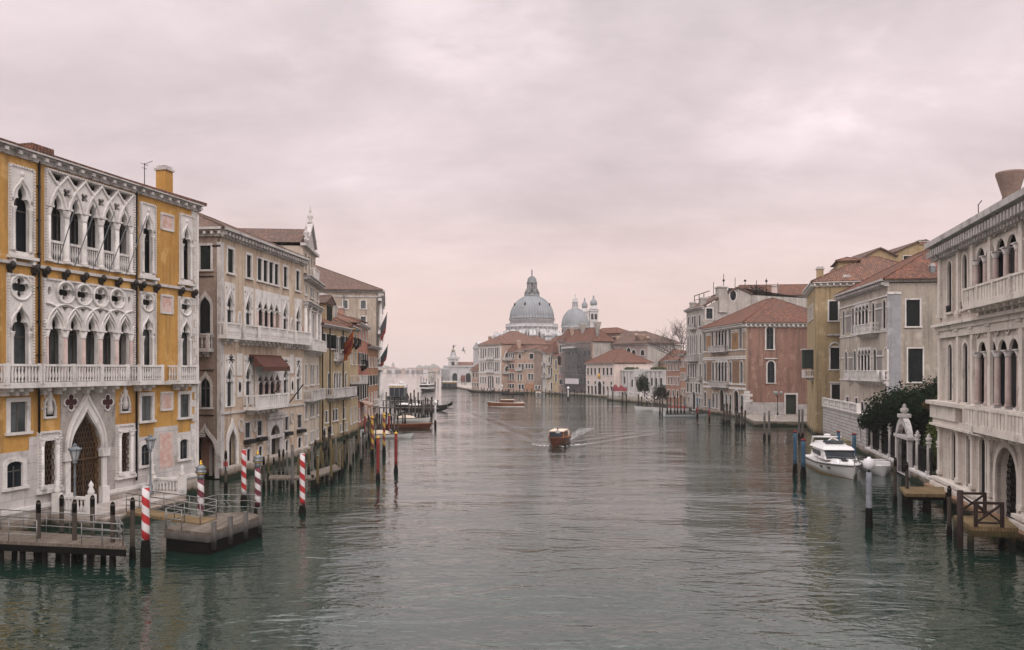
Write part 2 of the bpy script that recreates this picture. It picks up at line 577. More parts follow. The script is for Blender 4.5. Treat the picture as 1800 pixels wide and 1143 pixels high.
        if bevel:
            bv = o.modifiers.new('bevel', 'BEVEL'); bv.width = bevel; bv.segments = 2; bv.limit_method = 'ANGLE'
        return o

# ------------------------------------------------------------------ opening outlines (x-z loops)
def arc(cx, cz, r, a0, a1, n, rz=None):
    return [(cx + r * math.cos(a0 + (a1 - a0) * i / n), cz + (rz or r) * math.sin(a0 + (a1 - a0) * i / n)) for i in range(n + 1)]
def shape(st, x0, x1, z0, z1):
    c, w = (x0 + x1) / 2, x1 - x0
    if st == 'rect': return [(x0, z0), (x1, z0), (x1, z1), (x0, z1)]
    if st == 'round':
        zs = z1 - w / 2
        return [(x0, z0), (x1, z0)] + arc(c, zs, w / 2, 0, PI, 12)
    if st == 'seg':
        h = w * .22
        return [(x0, z0), (x1, z0)] + arc(c, z1 - h, w / 2, 0, PI, 10, h)
    if st == 'point':
        h = w * .85; zs = z1 - h
        rt = []
        for i in range(8):
            t = i / 7
            rt.append((c + w / 2 * math.cos(t * PI / 2) ** .9 if t < 1 else c, zs + h * math.sin(t * PI / 2)))
        lt = [(2 * c - x, z) for x, z in rt[-2::-1]]
        return [(x0, z0), (x1, z0)] + rt + lt
    if st == 'ogee':
        h = w * 1.05; zs = z1 - h
        pr = [(1, 0), (.985, .15), (.93, .30), (.82, .44), (.66, .56), (.47, .66), (.30, .75), (.16, .85), (.06, .93), (0, 1)]
        rt = [(c + w / 2 * a, zs + h * b) for a, b in pr]
        lt = [(2 * c - x, z) for x, z in rt[-2::-1]]
        return [(x0, z0), (x1, z0)] + rt + lt
    if st == 'trefoil':
        h = w * 1.25; zs = z1 - h
        pr = [(1, 0), (.99, .10), (.93, .22), (.80, .32), (.60, .38), (.44, .37), (.50, .44), (.53, .53), (.50, .63), (.40, .73), (.24, .83), (.10, .92), (0, 1)]
        rt = [(c + w / 2 * a, zs + h * b) for a, b in pr]
        lt = [(2 * c - x, z) for x, z in rt[-2::-1]]
        return [(x0, z0), (x1, z0)] + rt + lt
def quatre(cx, cz, r, rot=0):
    out_ = []
    for i in range(32):
        a = 2 * PI * i / 32
        k = abs(math.cos(2 * (a + rot)))
        rr = r * (.50 + .50 * k ** .55)
        out_.append((cx + rr * math.cos(a), cz + rr * math.sin(a)))
    return out_
def circ(cx, cz, r, n=16, rz=None):
    return arc(cx, cz, r, 0, 2 * PI * (n - 1) / n, n - 1, rz)

# ------------------------------------------------------------------ a building and its faces
class Face:
    def __init__(s, b, P0, P1):
        s.b = b
        s.p0, s.p1 = Vector(P0[:2]), Vector(P1[:2])
        d = s.p1 - s.p0
        s.L = d.length
        s.d = d.normalized()
        s.n = Vector((-s.d.y, s.d.x))           # into the building
        s.a = math.atan2(d.y, d.x)
        W_ = Matrix.Translation((s.p0.x, s.p0.y, 0)) @ Matrix.Rotation(s.a, 4, 'Z')
        s.M = b.inv @ W_
        s.holes = []
    def hit(s, px, off=0):
        """u along the face and distance from the camera plane, where the sight line px meets the plane off metres in front"""
        k = (px - 900) / FPX
        q = s.p0 - s.n * off
        # q + u d = (kY, Y)
        den = s.d.x - k * s.d.y
        u = (k * q.y - q.x) / den
        return u, q.y + u * s.d.y
    def U(s, px, off=0): return s.hit(px, off)[0]
    def Z(s, px, py, off=0):
        u, y = s.hit(px, off)
        return hz(py, y)
    def mb(s): return MB(s.M)
    def wall(s, z0, z1, mat, u0=0, u1=None, t=.4, name='wall', y0=0, inside=False, outline=None):
        u1 = s.L if u1 is None else u1
        lo = outline or [(u0, z0), (u1, z0), (u1, z1), (u0, z1)]
        mnx, mxx = min(p[0] for p in lo), max(p[0] for p in lo); mnz, mxz = min(p[1] for p in lo), max(p[1] for p in lo)
        hs = [h for h in s.holes if min(p[0] for p in h) > mnx + .01 and max(p[0] for p in h) < mxx - .01 and min(p[1] for p in h) > mnz + .01 and max(p[1] for p in h) < mxz - .01]
        return s.mb().prism(lo, y0, y0 + t, hs).build(name, mat, s.b.root)
    def win(s, st, u0, u1, z0, z1, fr=.14, mat=None, pane=None, sill=True, proud=.05, deep=.085, top=None, mull=1, cap=None, name='window', hole=True, leaf=None, key=False):
        """one window: stone frame (part), pane (sub-part), sill, optional open shutter leaves"""
        mat = mat or STONE; pane = pane or GLASS
        sh = shape(st, u0, u1, z0, z1)
        if hole: s.holes.append(shape(st, u0 - .004, u1 + .004, z0 - .004, z1 + .004))
        q = s.mb()
        tf = top if top is not None else (fr if st in ('rect', 'round', 'seg') else fr * 2.2)
        q.prism(shape('ogee' if st == 'trefoil' else st, u0 - fr, u1 + fr, z0 - (fr if not sill else 0), z1 + tf), -proud, min(.12, deep - .008) if deep > .02 else .05, [sh])
        if sill: q.box(u0 - fr - .08, u1 + fr + .08, -proud - .10, .1, z0 - .16, z0 - .003)
        if cap: q.box(u0 - fr - .12, u1 + fr + .12, -proud - .14, .06, z1 + fr + .003, z1 + fr + .17)
        w = q.build(name, mat, s.b.root)
        if pane:
            p = s.mb().prism(shape(st, u0 - .02, u1 + .02, z0 - .02, z1 + .02), deep, deep + .05)
            if pane in (GLASS, GLASSC) and u1 - u0 > .35:
                p.slot = 1
                for k in range(mull):
                    uc = u0 + (u1 - u0) * (k + 1) / (mull + 1)
                    p.box(uc - .03, uc + .03, deep - .04, deep, z0, z1 - (0 if st == 'rect' else (u1 - u0) * .25))
                zz = z0 + (z1 - z0) * .62
                p.box(u0, u1, deep - .035, deep - .001, zz - .03, zz + .03)
                p.build('pane', [pane, MAT['window_wood']], w)
            else:
                p.build('shutter' if pane in (SHUT, SHUTB) else 'pane', pane, w)
        if leaf:
            for sg in (-1, 1):
                a = (u0 - fr * .3 - (u1 - u0) * .5, u0 - fr * .3) if sg < 0 else (u1 + fr * .3, u1 + fr * .3 + (u1 - u0) * .5)
                s.mb().box(a[0], a[1], -proud - .07, -proud - .02, z0, z1 if st == 'rect' else z1 - (u1 - u0) * .3).build('shutter', leaf, w)
        return w
    def cornice(s, z, h=.6, out_=.7, mat=None, n=None, name='cornice', u0=-.3, u1=None, step=.8, bw=.22):
        u1 = s.L + .3 if u1 is None else u1
        q = s.mb()
        q.box(u0, u1, -out_, .1, z - h * .28, z)
        q.box(u0 + .05, u1 - .05, -out_ * .55, .1, z - h * .45, z - h * .283)
        q.box(u0 + .1, u1 - .1, -.12, .1, z - h, z - h * .453)
        k = int((u1 - u0) / step)
        for i in range(k + 1):
            u = u0 + .2 + (u1 - u0 - .4) * i / max(1, k)
            q.box(u - bw / 2, u + bw / 2, -out_ * .85, -.123, z - h * .80, z - h * .455)
            q.box(u - bw / 2, u + bw / 2, -out_ * .5, -.123, z - h * .98, z - h * .803)
        return q.build(name, mat or STONEG, s.b.root)
    def band(s, z0, z1, out_=.08, mat=None, u0=0, u1=None, name='string_course'):
        u1 = s.L if u1 is None else u1
        cuts = sorted((min(p[0] for p in h) - .12, max(p[0] for p in h) + .12) for h in s.holes if min(p[1] for p in h) < z1 and max(p[1] for p in h) > z0)
        a = u0 - .02
        for c0, c1 in cuts + [(u1 + .02, 1e9)]:
            if min(c0, u1 + .02) - a > .03: s.mb().box(a, min(c0, u1 + .02), -out_, .05, z0, z1).build(name, mat or STONE, s.b.root)
            a = max(a, c1)
    def balcony(s, u0, u1, z, h=1.0, dep=.9, mat=None, bal='post', brk=2, slab=.18, step=.22, closed=True, bmat=None):
        """slab with brackets (part) and its railing (sub-part)"""
        mat = mat or STONE
        q = s.mb()
        q.box(u0 - .08, u1 + .08, -dep - .08, .02, z - slab, z)
        for i in range(brk):
            u = u0 + .15 + (u1 - u0 - .3) * (i + .5) / brk if brk > 1 else (u0 + u1) / 2
            q.prism([(-dep * .9, -.003), (-dep * .86, -.16), (-dep * .5, -.24), (-dep * .38, -.42), (0, -.60), (0, -.003)], 0, .26) if False else None
            q.box(u - .13, u + .13, -dep * .85, .02, z - slab - .20, z - slab - .003)
            q.box(u - .12, u + .12, -dep * .5, .02, z - slab - .42, z - slab - .203)
        b = q.build('balcony', bmat or mat, s.b.root)
        r = s.mb()
        rt = .13
        segs = [((u0, -dep), (u1, -dep))]
        if closed: segs += [((u0, -dep), (u0, 0)), ((u1, -dep), (u1, 0))]
        for (a, c_) in segs:
            ln = math.hypot(c_[0] - a[0], c_[1] - a[1])
            xx = (min(a[0], c_[0]) - .08, max(a[0], c_[0]) + .08); yy = (min(a[1], c_[1]) - .08, max(a[1], c_[1]) + .08)
            r.box(xx[0], xx[1], yy[0], min(yy[1], 0), z + h - rt, z + h)
            r.box(xx[0], xx[1], yy[0], min(yy[1], 0), z + .001, z + .11)
            k = max(1, int(ln / step))
            for i in range(k):
                t = (i + .5) / k
                x, y = a[0] + (c_[0] - a[0]) * t, a[1] + (c_[1] - a[1]) * t
                if bal == 'post': r.box(x - step * .22, x + step * .22, y - step * .22, y + step * .22, z + .113, z + h - rt - .003)
                elif bal == 'lathe':
                    hh = h - rt - .113
                    r.lathe([(.05, 0), (.07, .1 * hh), (.035, .2 * hh), (.09, .42 * hh), (.04, .75 * hh), (.06, .92 * hh), (.05, hh)], x, y, z + .112, 6)
                elif bal == 'slab': r.box(x - step * .36, x + step * .36, y - .03, y + .03, z + .113, z + h - rt - .003)
                elif bal == 'iron': r.box(x - .015, x + .015, y - .015, y + .015, z + .113, z + h - rt - .003)
        pn = max(1, round((u1 - u0) / 2.4))
        for i in range(pn + 1):
            u = u0 + (u1 - u0) * i / pn
            pw = .11 if bal != 'iron' else .03
            r.box(u - pw, u + pw, -dep - .10, -dep + .10, z + .002, z + h + .03)
        r.build('railing', bmat if (bal == 'iron' and bmat) else mat, b)
        return b
    def column(s, u, z0, z1, r=.16, mat=None, par=None, y=.0, cap=.38, half=False):
        q = s.mb()
        H_ = z1 - z0
        q.slot = 1
        q.box(u - r * 1.5, u + r * 1.5, y - r * 1.5, y + r * 1.5, z0, z0 + .12)
        q.slot = 0
        q.lathe([(r * 1.35, .121), (r * 1.35, .18), (r * 1.05, .26), (r, .30), (r * .9, H_ - cap)], u, y, z0, 12)
        q.slot = 1
        q.lathe([(r * .92, 0), (r * 1.15, .05), (r * 1.0, .10), (r * 1.55, cap * .75), (r * 1.3, cap * .80)], u, y, z1 - cap, 10)
        q.box(u - r * 1.6, u + r * 1.6, y - r * 1.6, y + r * 1.6, z1 - cap * .18, z1)
        return q.build('column', [mat or STONE, STONE], par or s.b.root)

def arcade(f, u0, u1, n, z0, zcap, ztop, r=.15, st='round', mat=None, col=None, zpan=None, back=.8, hole=True, par=None, y=-.04, cap=.35, pane=None):
    """open loggia: free columns, thin arched panel above them, glazing set well back"""
    mat = mat or STONE; w = (u1 - u0) / n; zpan = zpan or ztop + .35
    if hole: f.holes.append([(u0 - .004, z0 - .004), (u1 + .004, z0 - .004), (u1 + .004, zpan - .02), (u0 - .004, zpan - .02)])
    lo = [(u0 - .12, zcap)]
    e = r * .8
    for i in range(n):
        a, b = u0 + w * i + e, u0 + w * (i + 1) - e
        sh = shape(st, a, b, zcap - 1, ztop)[2:]
        lo += [(a, zcap)] + [p for p in sh[::-1] if p[1] > zcap + .01] + [(b, zcap)]
    lo += [(u1 + .12, zcap), (u1 + .12, zpan), (u0 - .12, zpan)]
    o = f.mb().prism(lo, -.05, .10).build('arcade', mat, par or f.b.root)
    for i in range(n + 1): f.column(u0 + w * i, z0, zcap, r, col or mat, o, y=y, cap=cap)
    f.mb().box(max(.42, u0 - 4), min(f.L - .42, u1 + 4), back, back + .05, z0 - .4, zpan + .3).build('pane', pane or GLASS, o)
    return o

class Bld:
    def __init__(s, name, label, cat, P0, P1, group=None):
        P0, P1 = Vector((P0[0], P0[1])), Vector((P1[0], P1[1]))
        a = math.atan2(P1.y - P0.y, P1.x - P0.x)
        s.root = empty(name, (P0.x, P0.y, 0), a, label, cat, group)
        s.L = (P1 - P0).length
        s.Mw = Matrix.Translation((P0.x, P0.y, 0)) @ Matrix.Rotation(a, 4, 'Z')
        s.inv = s.Mw.inverted()
        s.front = Face(s, P0, P1)
    def w(s, x, y):
        p = s.Mw @ Vector((x, y, 0)); return Vector((p.x, p.y))
    def face(s, a, b): return Face(s, s.w(*a), s.w(*b))
    def part(s, mb, name, mat, parent=None): return mb.build(name, mat, parent or s.root)
    def hip(s, x0, x1, y0, y1, z, rise, mat=None, over=.6, th=.12, gable=None, name='roof', ridge=None):
        """hip roof over a rectangle in the building's frame; gable: 'x' or 'y' for plain pitched"""
        X0, X1, Y0, Y1 = x0 - over, x1 + over, y0 - over, y1 + over
        w, d = X1 - X0, Y1 - Y0
        q = MB()
        if gable == 'x':   # ridge along x
            R0, R1 = (X0, (Y0 + Y1) / 2), (X1, (Y0 + Y1) / 2)
        elif gable == 'y':
            R0, R1 = ((X0 + X1) / 2, Y0), ((X0 + X1) / 2, Y1)
        elif w >= d: R0, R1 = (X0 + d / 2, (Y0 + Y1) / 2), (X1 - d / 2, (Y0 + Y1) / 2)
        else: R0, R1 = ((X0 + X1) / 2, Y0 + w / 2), ((X0 + X1) / 2, Y1 - w / 2)
        c = [(X0, Y0, z), (X1, Y0, z), (X1, Y1, z), (X0, Y1, z)]
        r0, r1 = (*R0, z + rise), (*R1, z + rise)
        vs = c + [r0, r1] + [(p[0], p[1], z - th) for p in c]
        al = (gable == 'x') or (gable is None and w >= d)
        if al: fs = [(0, 1, 5, 4), (1, 2, 5), (2, 3, 4, 5), (3, 0, 4)]
        else: fs = [(0, 1, 4), (1, 2, 5, 4), (2, 3, 5), (3, 0, 4, 5)]
        fs += [(0, 6, 7, 1), (1, 7, 8, 2), (2, 8, 9, 3), (3, 9, 6, 0), (9, 8, 7, 6)]
        q.add(vs, fs)
        # ridge and hip tiles
        for a, b in ((r0, r1), (c[0], r0), (c[3] if al else c[1], r0), (c[1] if al else c[2], r1), (c[2] if al else c[3], r1)):
            if (Vector(a) - Vector(b)).length > .2: q.ring([a, b], .11, 6)
        return q.build(name, mat or TILE, s.root)
    def body(s, D, h, mat, sides=('l', 'r', 'b'), z0=-1.5, name='wall', L=None):
        L = L or s.L
        q = MB()
        if 'l' in sides: q.box(0.002, .35, .402, D - .002, z0, h)
        if 'r' in sides: q.box(L - .35, L - .002, .402, D - .002, z0, h)
        if 'b' in sides: q.box(0, L, D, D + .35, z0, h)
        q.box(.36, L - .36, .41, D - .01, h - .3, h - .05)
        return q.build(name, mat, s.root)
    def chimney(s, x, y, z0, h, w=.7, mat=None, style='box', par=None, cm=None, d=None):
        q = MB()
        mat = mat or OCHRE
        d = d or w
        if style == 'box':
            q.box(x - w / 2, x + w / 2, y - d / 2, y + d / 2, z0, z0 + h - .35)
            q.slot = 1
            q.box(x - w * .62, x + w * .62, y - d * .62, y + d * .62, z0 + h - .347, z0 + h - .2)
            q.box(x - w * .48, x + w * .48, y - d * .48, y + d * .48, z0 + h - .197, z0 + h)
        elif style == 'bell':      # Venetian flared pot on a shaft
            q.lathe([(w * .38, 0), (w * .38, h * .52), (w * .42, h * .56), (w * .85, h * .96), (w * .85, h), (w * .6, h)], x, y, z0, 12)
        elif style == 'pot':
            q.lathe([(w * .4, 0), (w * .35, h * .7), (w * .6, h * .76), (w * .6, h * .86), (w * .4, h * .9), (w * .2, h)], x, y, z0, 10)
        return q.build('chimney', [mat, cm or STONEG], par or s.root)

simple('window_wood', (.10, .095, .09), .6)
WDARK = simple('dark_water_gap', (.01, .012, .015), .8, bump=0)
# ------------------------------------------------------------------ water: one sheet out to the horizon
def make_water():
    q = NB('canal_water')
    col = q.mix(q.ramp(q.noise(.02, 3), .35, .65), (.006, .019, .015), (.010, .023, .017))
    def nz(scale, det, rough, sc, off=(0, 0, 0), dist=0., rot=0):
        x = q.n('ShaderNodeTexNoise')
        x.inputs['Scale'].default_value = scale; x.inputs['Detail'].default_value = det
        x.inputs['Roughness'].default_value = rough; x.inputs['Distortion'].default_value = dist
        c = q.n('ShaderNodeTexCoord'); mp = q.n('ShaderNodeMapping')
        mp.inputs['Scale'].default_value = sc; mp.inputs['Location'].default_value = off; mp.inputs['Rotation'].default_value = (0, 0, R(rot))
        q.l(c.outputs['Object'], mp.inputs[0]); q.l(mp.outputs[0], x.inputs['Vector'])
        return x.outputs[0]
    big = nz(.16, 2, .5, (.55, 1, 1), dist=.5, rot=12)
    mid = nz(.55, 4, .5, (.45, 1, 1), (7, 3, 0), .7, -9)
    mid = q.math('SUBTRACT', 1.0, q.math('MULTIPLY', q.math('ABSOLUTE', q.math('SUBTRACT', mid, .5)), 2.0))
    sml = nz(2.3, 3, .5, (.6, 1, 1), (1, 9, 0), .4, 6)
    h = q.math('ADD', q.math('MULTIPLY', big, .16), q.math('ADD', q.math('MULTIPLY', mid, .052), q.math('MULTIPLY', sml, .025)))
    calm = q.ramp(nz(.035, 3, .6, (.6, 1, 1), (4, 4, 0)), .38, .62, .70, 1.7)
    h = q.math('MULTIPLY', h, calm)
    # the taxi's diverging wake
    c = q.n('ShaderNodeTexCoord'); mp = q.n('ShaderNodeMapping'); mp.vector_type = 'TEXTURE'
    mp.inputs['Location'].default_value = (4.9, 92.0, 0); mp.inputs['Rotation'].default_value = (0, 0, -.21)
    q.l(c.outputs['Object'], mp.inputs[0]); sp = q.n('ShaderNodeSeparateXYZ'); q.l(mp.outputs[0], sp.inputs[0])
    wob = q.math('MULTIPLY', nz(.3, 2, .5, (1, 1, 1), (2, 2, 0)), 2.2)
    yb = q.math('ADD', sp.outputs[1], 1.0)
    d = q.math('ADD', q.math('SUBTRACT', q.math('ABSOLUTE', sp.outputs[0]), q.math('MULTIPLY', yb, .42)), wob)
    env = q.math('EXPONENT', q.math('MULTIPLY', q.math('POWER', q.math('DIVIDE', q.math('ABSOLUTE', d), 3.0), 2.0), -1.0))
    env = q.math('MULTIPLY', env, q.math('MULTIPLY', q.ramp(yb, 0, 2), q.ramp(yb, 30, 95, 1, 0)))
    h = q.math('ADD', h, q.math('MULTIPLY', q.math('MULTIPLY', q.math('SINE', q.math('MULTIPLY', d, 1.9)), env), .05))
    q.bump(h, 1.0, 1.0)
    q.fin(col, .04, spec=.5)
    q.b.inputs['IOR'].default_value = 1.88
    q.b.inputs['Specular Tint'].default_value = (.88, 1.0, .90, 1)
    return q.m
water = MB().add([(-3500, -80, 0), (3500, -80, 0), (3500, 7000, 0), (-3500, 7000, 0)], [(0, 1, 2, 3)]).build('water', make_water())
tag(water, 'green canal water rippling between the palaces', kind='structure')

# ------------------------------------------------------------------ ochre Gothic palace
dL1 = Vector((.2536, 1.0)).normalized()
P1 = Vector((-23.2, 58.6)); P0 = P1 - dL1 * 27
A = Bld('palace', 'ochre Gothic palace with white tracery loggias and pointed water door', 'palace', P0, P1)
f = A.front
U, Z = f.U, f.Z
zE = Z(340, 366)                      # underside of the eaves
zS2 = Z(14, 459.5)                    # string course between the upper floors
zS1 = Z(340, 677)                     # balcony line
zPl = Z(346, 831)
def rope(q, u0, u1, z0, z1, y=-.07, w=.1):
    # cable moulding round a frame: small turned beads
    for (a, b) in (((u0, z0), (u0, z1)), ((u1, z0), (u1, z1)), ((u0, z1), (u1, z1))):
        n = max(2, int(math.hypot(b[0] - a[0], b[1] - a[1]) / .16))
        for i in range(n):
            t = (i + .5) / n
            x, z = a[0] + (b[0] - a[0]) * t, a[1] + (b[1] - a[1]) * t
            q.box(x - w / 2, x + w / 2, y - w * .5, y + w * .5, z - .055, z + .055)
def gothic_single(pa, pb, z0, z1, zp, tip=None, circle=None, bal=False):
    """panel between photo columns pa, pb; opening z0..tip, panel top zp"""
    u0, u1 = U(pa), U(pb)
    w = u1 - u0
    a, b = u0 + w * .17, u1 - w * .17
    op = shape('trefoil', a, b, z0, z1)
    f.holes.append(shape('rect', u0 + .02, u1 - .02, z0 - .0, zp - .02))
    hs = [op]
    if circle: hs.append(quatre((u0 + u1) / 2, circle, w * .33))
    q = f.mb()
    q.prism([(u0, z0 - (.25 if not bal else .0)), (u1, z0 - (.25 if not bal else 0)), (u1, zp), (u0, zp)], -.10, .2, hs)
    rope(q, u0 + .04, u1 - .04, z0, zp - .06, -.12, .11)
    if circle:
        q.ring([(p[0], -.11, p[1]) for p in circ((u0 + u1) / 2, circle, w * .40, 20)], .075, 6, True)
    # raised ogee hood
    hd = shape('ogee', a - .10, b + .10, z1 - (b - a) * 1.3, z1 + w * (.20 if not circle else .06))[1:-0 or None]
    q.ring([(p[0], -.12, p[1]) for p in hd[1:]], .07, 6)
    if not circle:
        q.lathe([(.02, 0), (.09, .08), (.13, .2), (.05, .3), (0, .42)], (u0 + u1) / 2, -.12, z1 + w * .2, 6)
    for x in (a, b):
        H_ = z1 - (b - a) * 1.25 - z0
        q.lathe([(.13, 0), (.09, .12), (.08, H_ - .35), (.09, H_ - .3), (.15, H_ - .05), (.16, H_)], x, -.10, z0, 8)
    if not bal:
        q.box(u0 - .1, u1 + .1, -.35, .1, z0 - .42, z0 - .253)
        for x in (u0 + .15, u1 - .15): q.box(x - .1, x + .1, -.28, -.0, z0 - .66, z0 - .423)
    wd = q.build('window', STONE, A.root)
    p = f.mb(); p.box(u0 + .1, u1 - .1, .40, .44, z0 - .1, zp - .1)
    p.slot = 1
    c = (u0 + u1) / 2
    p.box(c - .04, c + .04, .34, .397, z0, z1)
    p.box(a - .1, b + .1, .34, .38, z0 + (z1 - z0) * .60, z0 + (z1 - z0) * .60 + .07)
    p.build('pane', [GLASSC if bal else GLASS, MAT['window_wood']], wd)
z2s, z2t, z2p = Z(20, 440), Z(33, 322), Z(14, 286)
for pa, pb in ((14, 58), (245, 271.5), (314.5, 338), (-62, -12), (-170, -112)):
    gothic_single(pa, pb, z2s, z2t, z2p)
z1s, z1t, z1p, z1c = Z(34, 676), Z(34, 538), Z(12, 479.5), Z(30, 505)
for pa, pb in ((10.5, 57), (244, 271.5), (312.5, 337), (-65, -12), (-172, -112)):
    gothic_single(pa, pb, z1s, z1t, z1p, circle=z1c, bal=True)
def loggia(pa, pb, zb, zcap, ztip, ztop, kind, redcols=False):
    u0, u1 = U(pa), U(pb)
    e = .22
    bay = (u1 - u0 - 2 * e) / 5
    q = f.mb(); hs = []
    f.holes.append(shape('rect', u0 + .02, u1 - .02, zb, ztop - .02))
    for i in range(5):
        c = u0 + e + bay * (i + .5)
        hs.append(shape('trefoil', c - bay * .385, c + bay * .385, zb + .02, ztip))
    if kind == 'high':
        zm = ztip + (ztop - ztip) * .40
        for i in range(1, 5):
            hs.append(quatre(u0 + e + bay * i, ztip + (ztop - ztip) * .12, bay * .23, PI / 4))
        for i in range(5):
            c = u0 + e + bay * (i + .5); hh = (ztop - ztip)
            lo, hi = ztip + hh * .46, ztop - .16
            sc_ = []
            for a in range(13):
                t = a / 12
                x = c + bay * .37 * math.cos(PI * (1 - t) * 1.0)
                d = math.sin(PI * t)
                sc_.append((x, hi - (hi - lo) * (d ** .8) * (.72 + .28 * abs(math.cos(3 * PI * t)))))
            hs.append([(c + bay * .37, hi)] + sc_[::-1][1:-1] + [(c - bay * .37, hi)])
    else:
        zc = z1c
        for i in range(1, 5): hs.append(quatre(u0 + e + bay * i, zc, bay * .345))
        for sx in (0, 5):
            x = u0 + e + bay * sx; sg = 1 if sx == 0 else -1
            hs.append(circ(x + sg * bay * .18, zc, bay * .10, 8, bay * .2))
        for i in range(1, 5):
            x = u0 + e + bay * i
            zz = zc - bay * .60
            hs.append([(x - bay * .17, zz), (x, zz - bay * .26), (x + bay * .17, zz)])
    q.prism([(u0, zb - .02), (u1, zb - .02), (u1, ztop), (u0, ztop)], -.08, .24, hs)
    rope(q, u0 + .05, u1 - .05, zb, ztop - .07, -.12, .12)
    # interlaced ribs
    H_ = ztop - zcap
    for i in range(6):
        x = u0 + e + bay * i
        for sg in (-1, 1):
            if kind == 'high':
                pts = []
                for k in range(15):
                    t = k / 14
                    # swings out over the neighbouring opening, in again to the ogee point, on to the next column line
                    xo = x + sg * bay * (.02 + 1.0 * (math.sin(t * PI / 2) ** 1.0 * .5 + .5 * max(0, (t - .45) / .55) ** 1.2) if t > 0 else 0)
                    z = zcap + (ztop - .15 - zcap) * (t ** .82 if t < .5 else t ** .82)
                    if u0 + .05 < xo < u1 - .05: pts.append((xo, -.13, z))
                if len(pts) > 2: q.ring(pts, .075, 6)
            else:
                pts = []
                hgt = (zc - bay * .50) - zcap
                for k in range(13):
                    t = k / 12
                    xo = x + sg * bay * (1 - math.cos(t * PI / 2)) * 1.0
                    z = zcap + hgt * 1.0 * math.sin(t * PI / 2)
                    if u0 + .05 < xo < u1 - .05: pts.append((xo, -.13, z))
                if len(pts) > 2: q.ring(pts, .07, 6)
    # hood over each opening
    for i in range(5):
        c = u0 + e + bay * (i + .5)
        sh = shape('ogee', c - bay * .43, c + bay * .43, zcap, ztip + bay * (.30 if kind == 'high' else .16))[2:]
        q.ring([(p[0], -.12, p[1]) for p in sh], .06, 6)
    if kind != 'high':
        for i in range(1, 5):
            q.ring([(p[0], -.13, p[1]) for p in circ(u0 + e + bay * i, zc, bay * .45, 24)], .085, 6, True)
            q.ring([(p[0], -.10, p[1]) for p in circ(u0 + e + bay * i, zc, bay * .375, 20)], .03, 6, True)
    wd = q.build('tracery', STONE, A.root)
    for i in range(6):
        x = u0 + e + bay * i
        f.column(x if 0 < i < 5 else x + (.06 if i == 0 else -.06), zb, zcap + .15, .17 if 0 < i < 5 else .13, REDCOL if redcols else STONE, wd, y=-.05, cap=.55)
    p = f.mb()
    p.box(u0 + .1, u1 - .1, .85, .9, zb - .2, ztop)
    p.slot = 1
    for i in range(5):
        c = u0 + e + bay * (i + .5)
        for x in (c - bay * .36, c, c + bay * .36): p.box(x - .05, x + .05, .78, .847, zb, ztop)
    p.box(u0 + .1, u1 - .1, .78, .83, zcap - .2, zcap - .08)
    p.build('pane', [GLASSC if kind != 'high' else GLASS, MAT['window_wood']], wd)
    q = f.mb()   # reveal round the recess
    q.box(u0 + .02, u0 + .1, .25, .85, zb, ztop); q.box(u1 - .1, u1 - .02, .25, .85, zb, ztop); q.box(u0 + .1, u1 - .1, .25, .85, ztop - .1, ztop - .02)
    q.build('reveal', STONEG, wd)
    return u0, u1, bay, e
zbB, zcB = Z(94, 461), Z(108.5, 371)
u0, u1, bay, e = loggia(77.5, 234.5, zbB, zcB, Z(94.5, 340), Z(78, 294), 'high')
for i in range(5):      # balustrades between the loggia columns
    c = u0 + e + bay * (i + .5)
    q = f.mb(); q.box(c - bay * .38, c + bay * .38, -.02, .16, zbB + 1.12, zbB + 1.27); q.box(c - bay * .38, c + bay * .38, -.02, .16, zbB, zbB + .12)
    for k in range(6):
        x = c - bay * .38 + bay * .76 * (k + .5) / 6
        q.lathe([(.05, 0), (.035, .2), (.065, .45), (.035, .8), (.055, 1.0)], x, .07, zbB + .121, 6)
    q.build('balustrade', STONE, A.root)
loggia(73.5, 234.5, z1s, Z(105, 582), Z(86, 551), Z(75, 487), 'low', True)
# balconies of the main floor
for pa, pb, n in ((10.5, 70, 3), (73, 222.5, 6), (244.5, 283.5, 2), (313.5, 345, 2)):
    a, b = U(pa, .8), U(pb, .8)
    f.balcony(a, b, z1s + .0, h=1.12, dep=.85, bal='lathe', brk=n, step=.21)
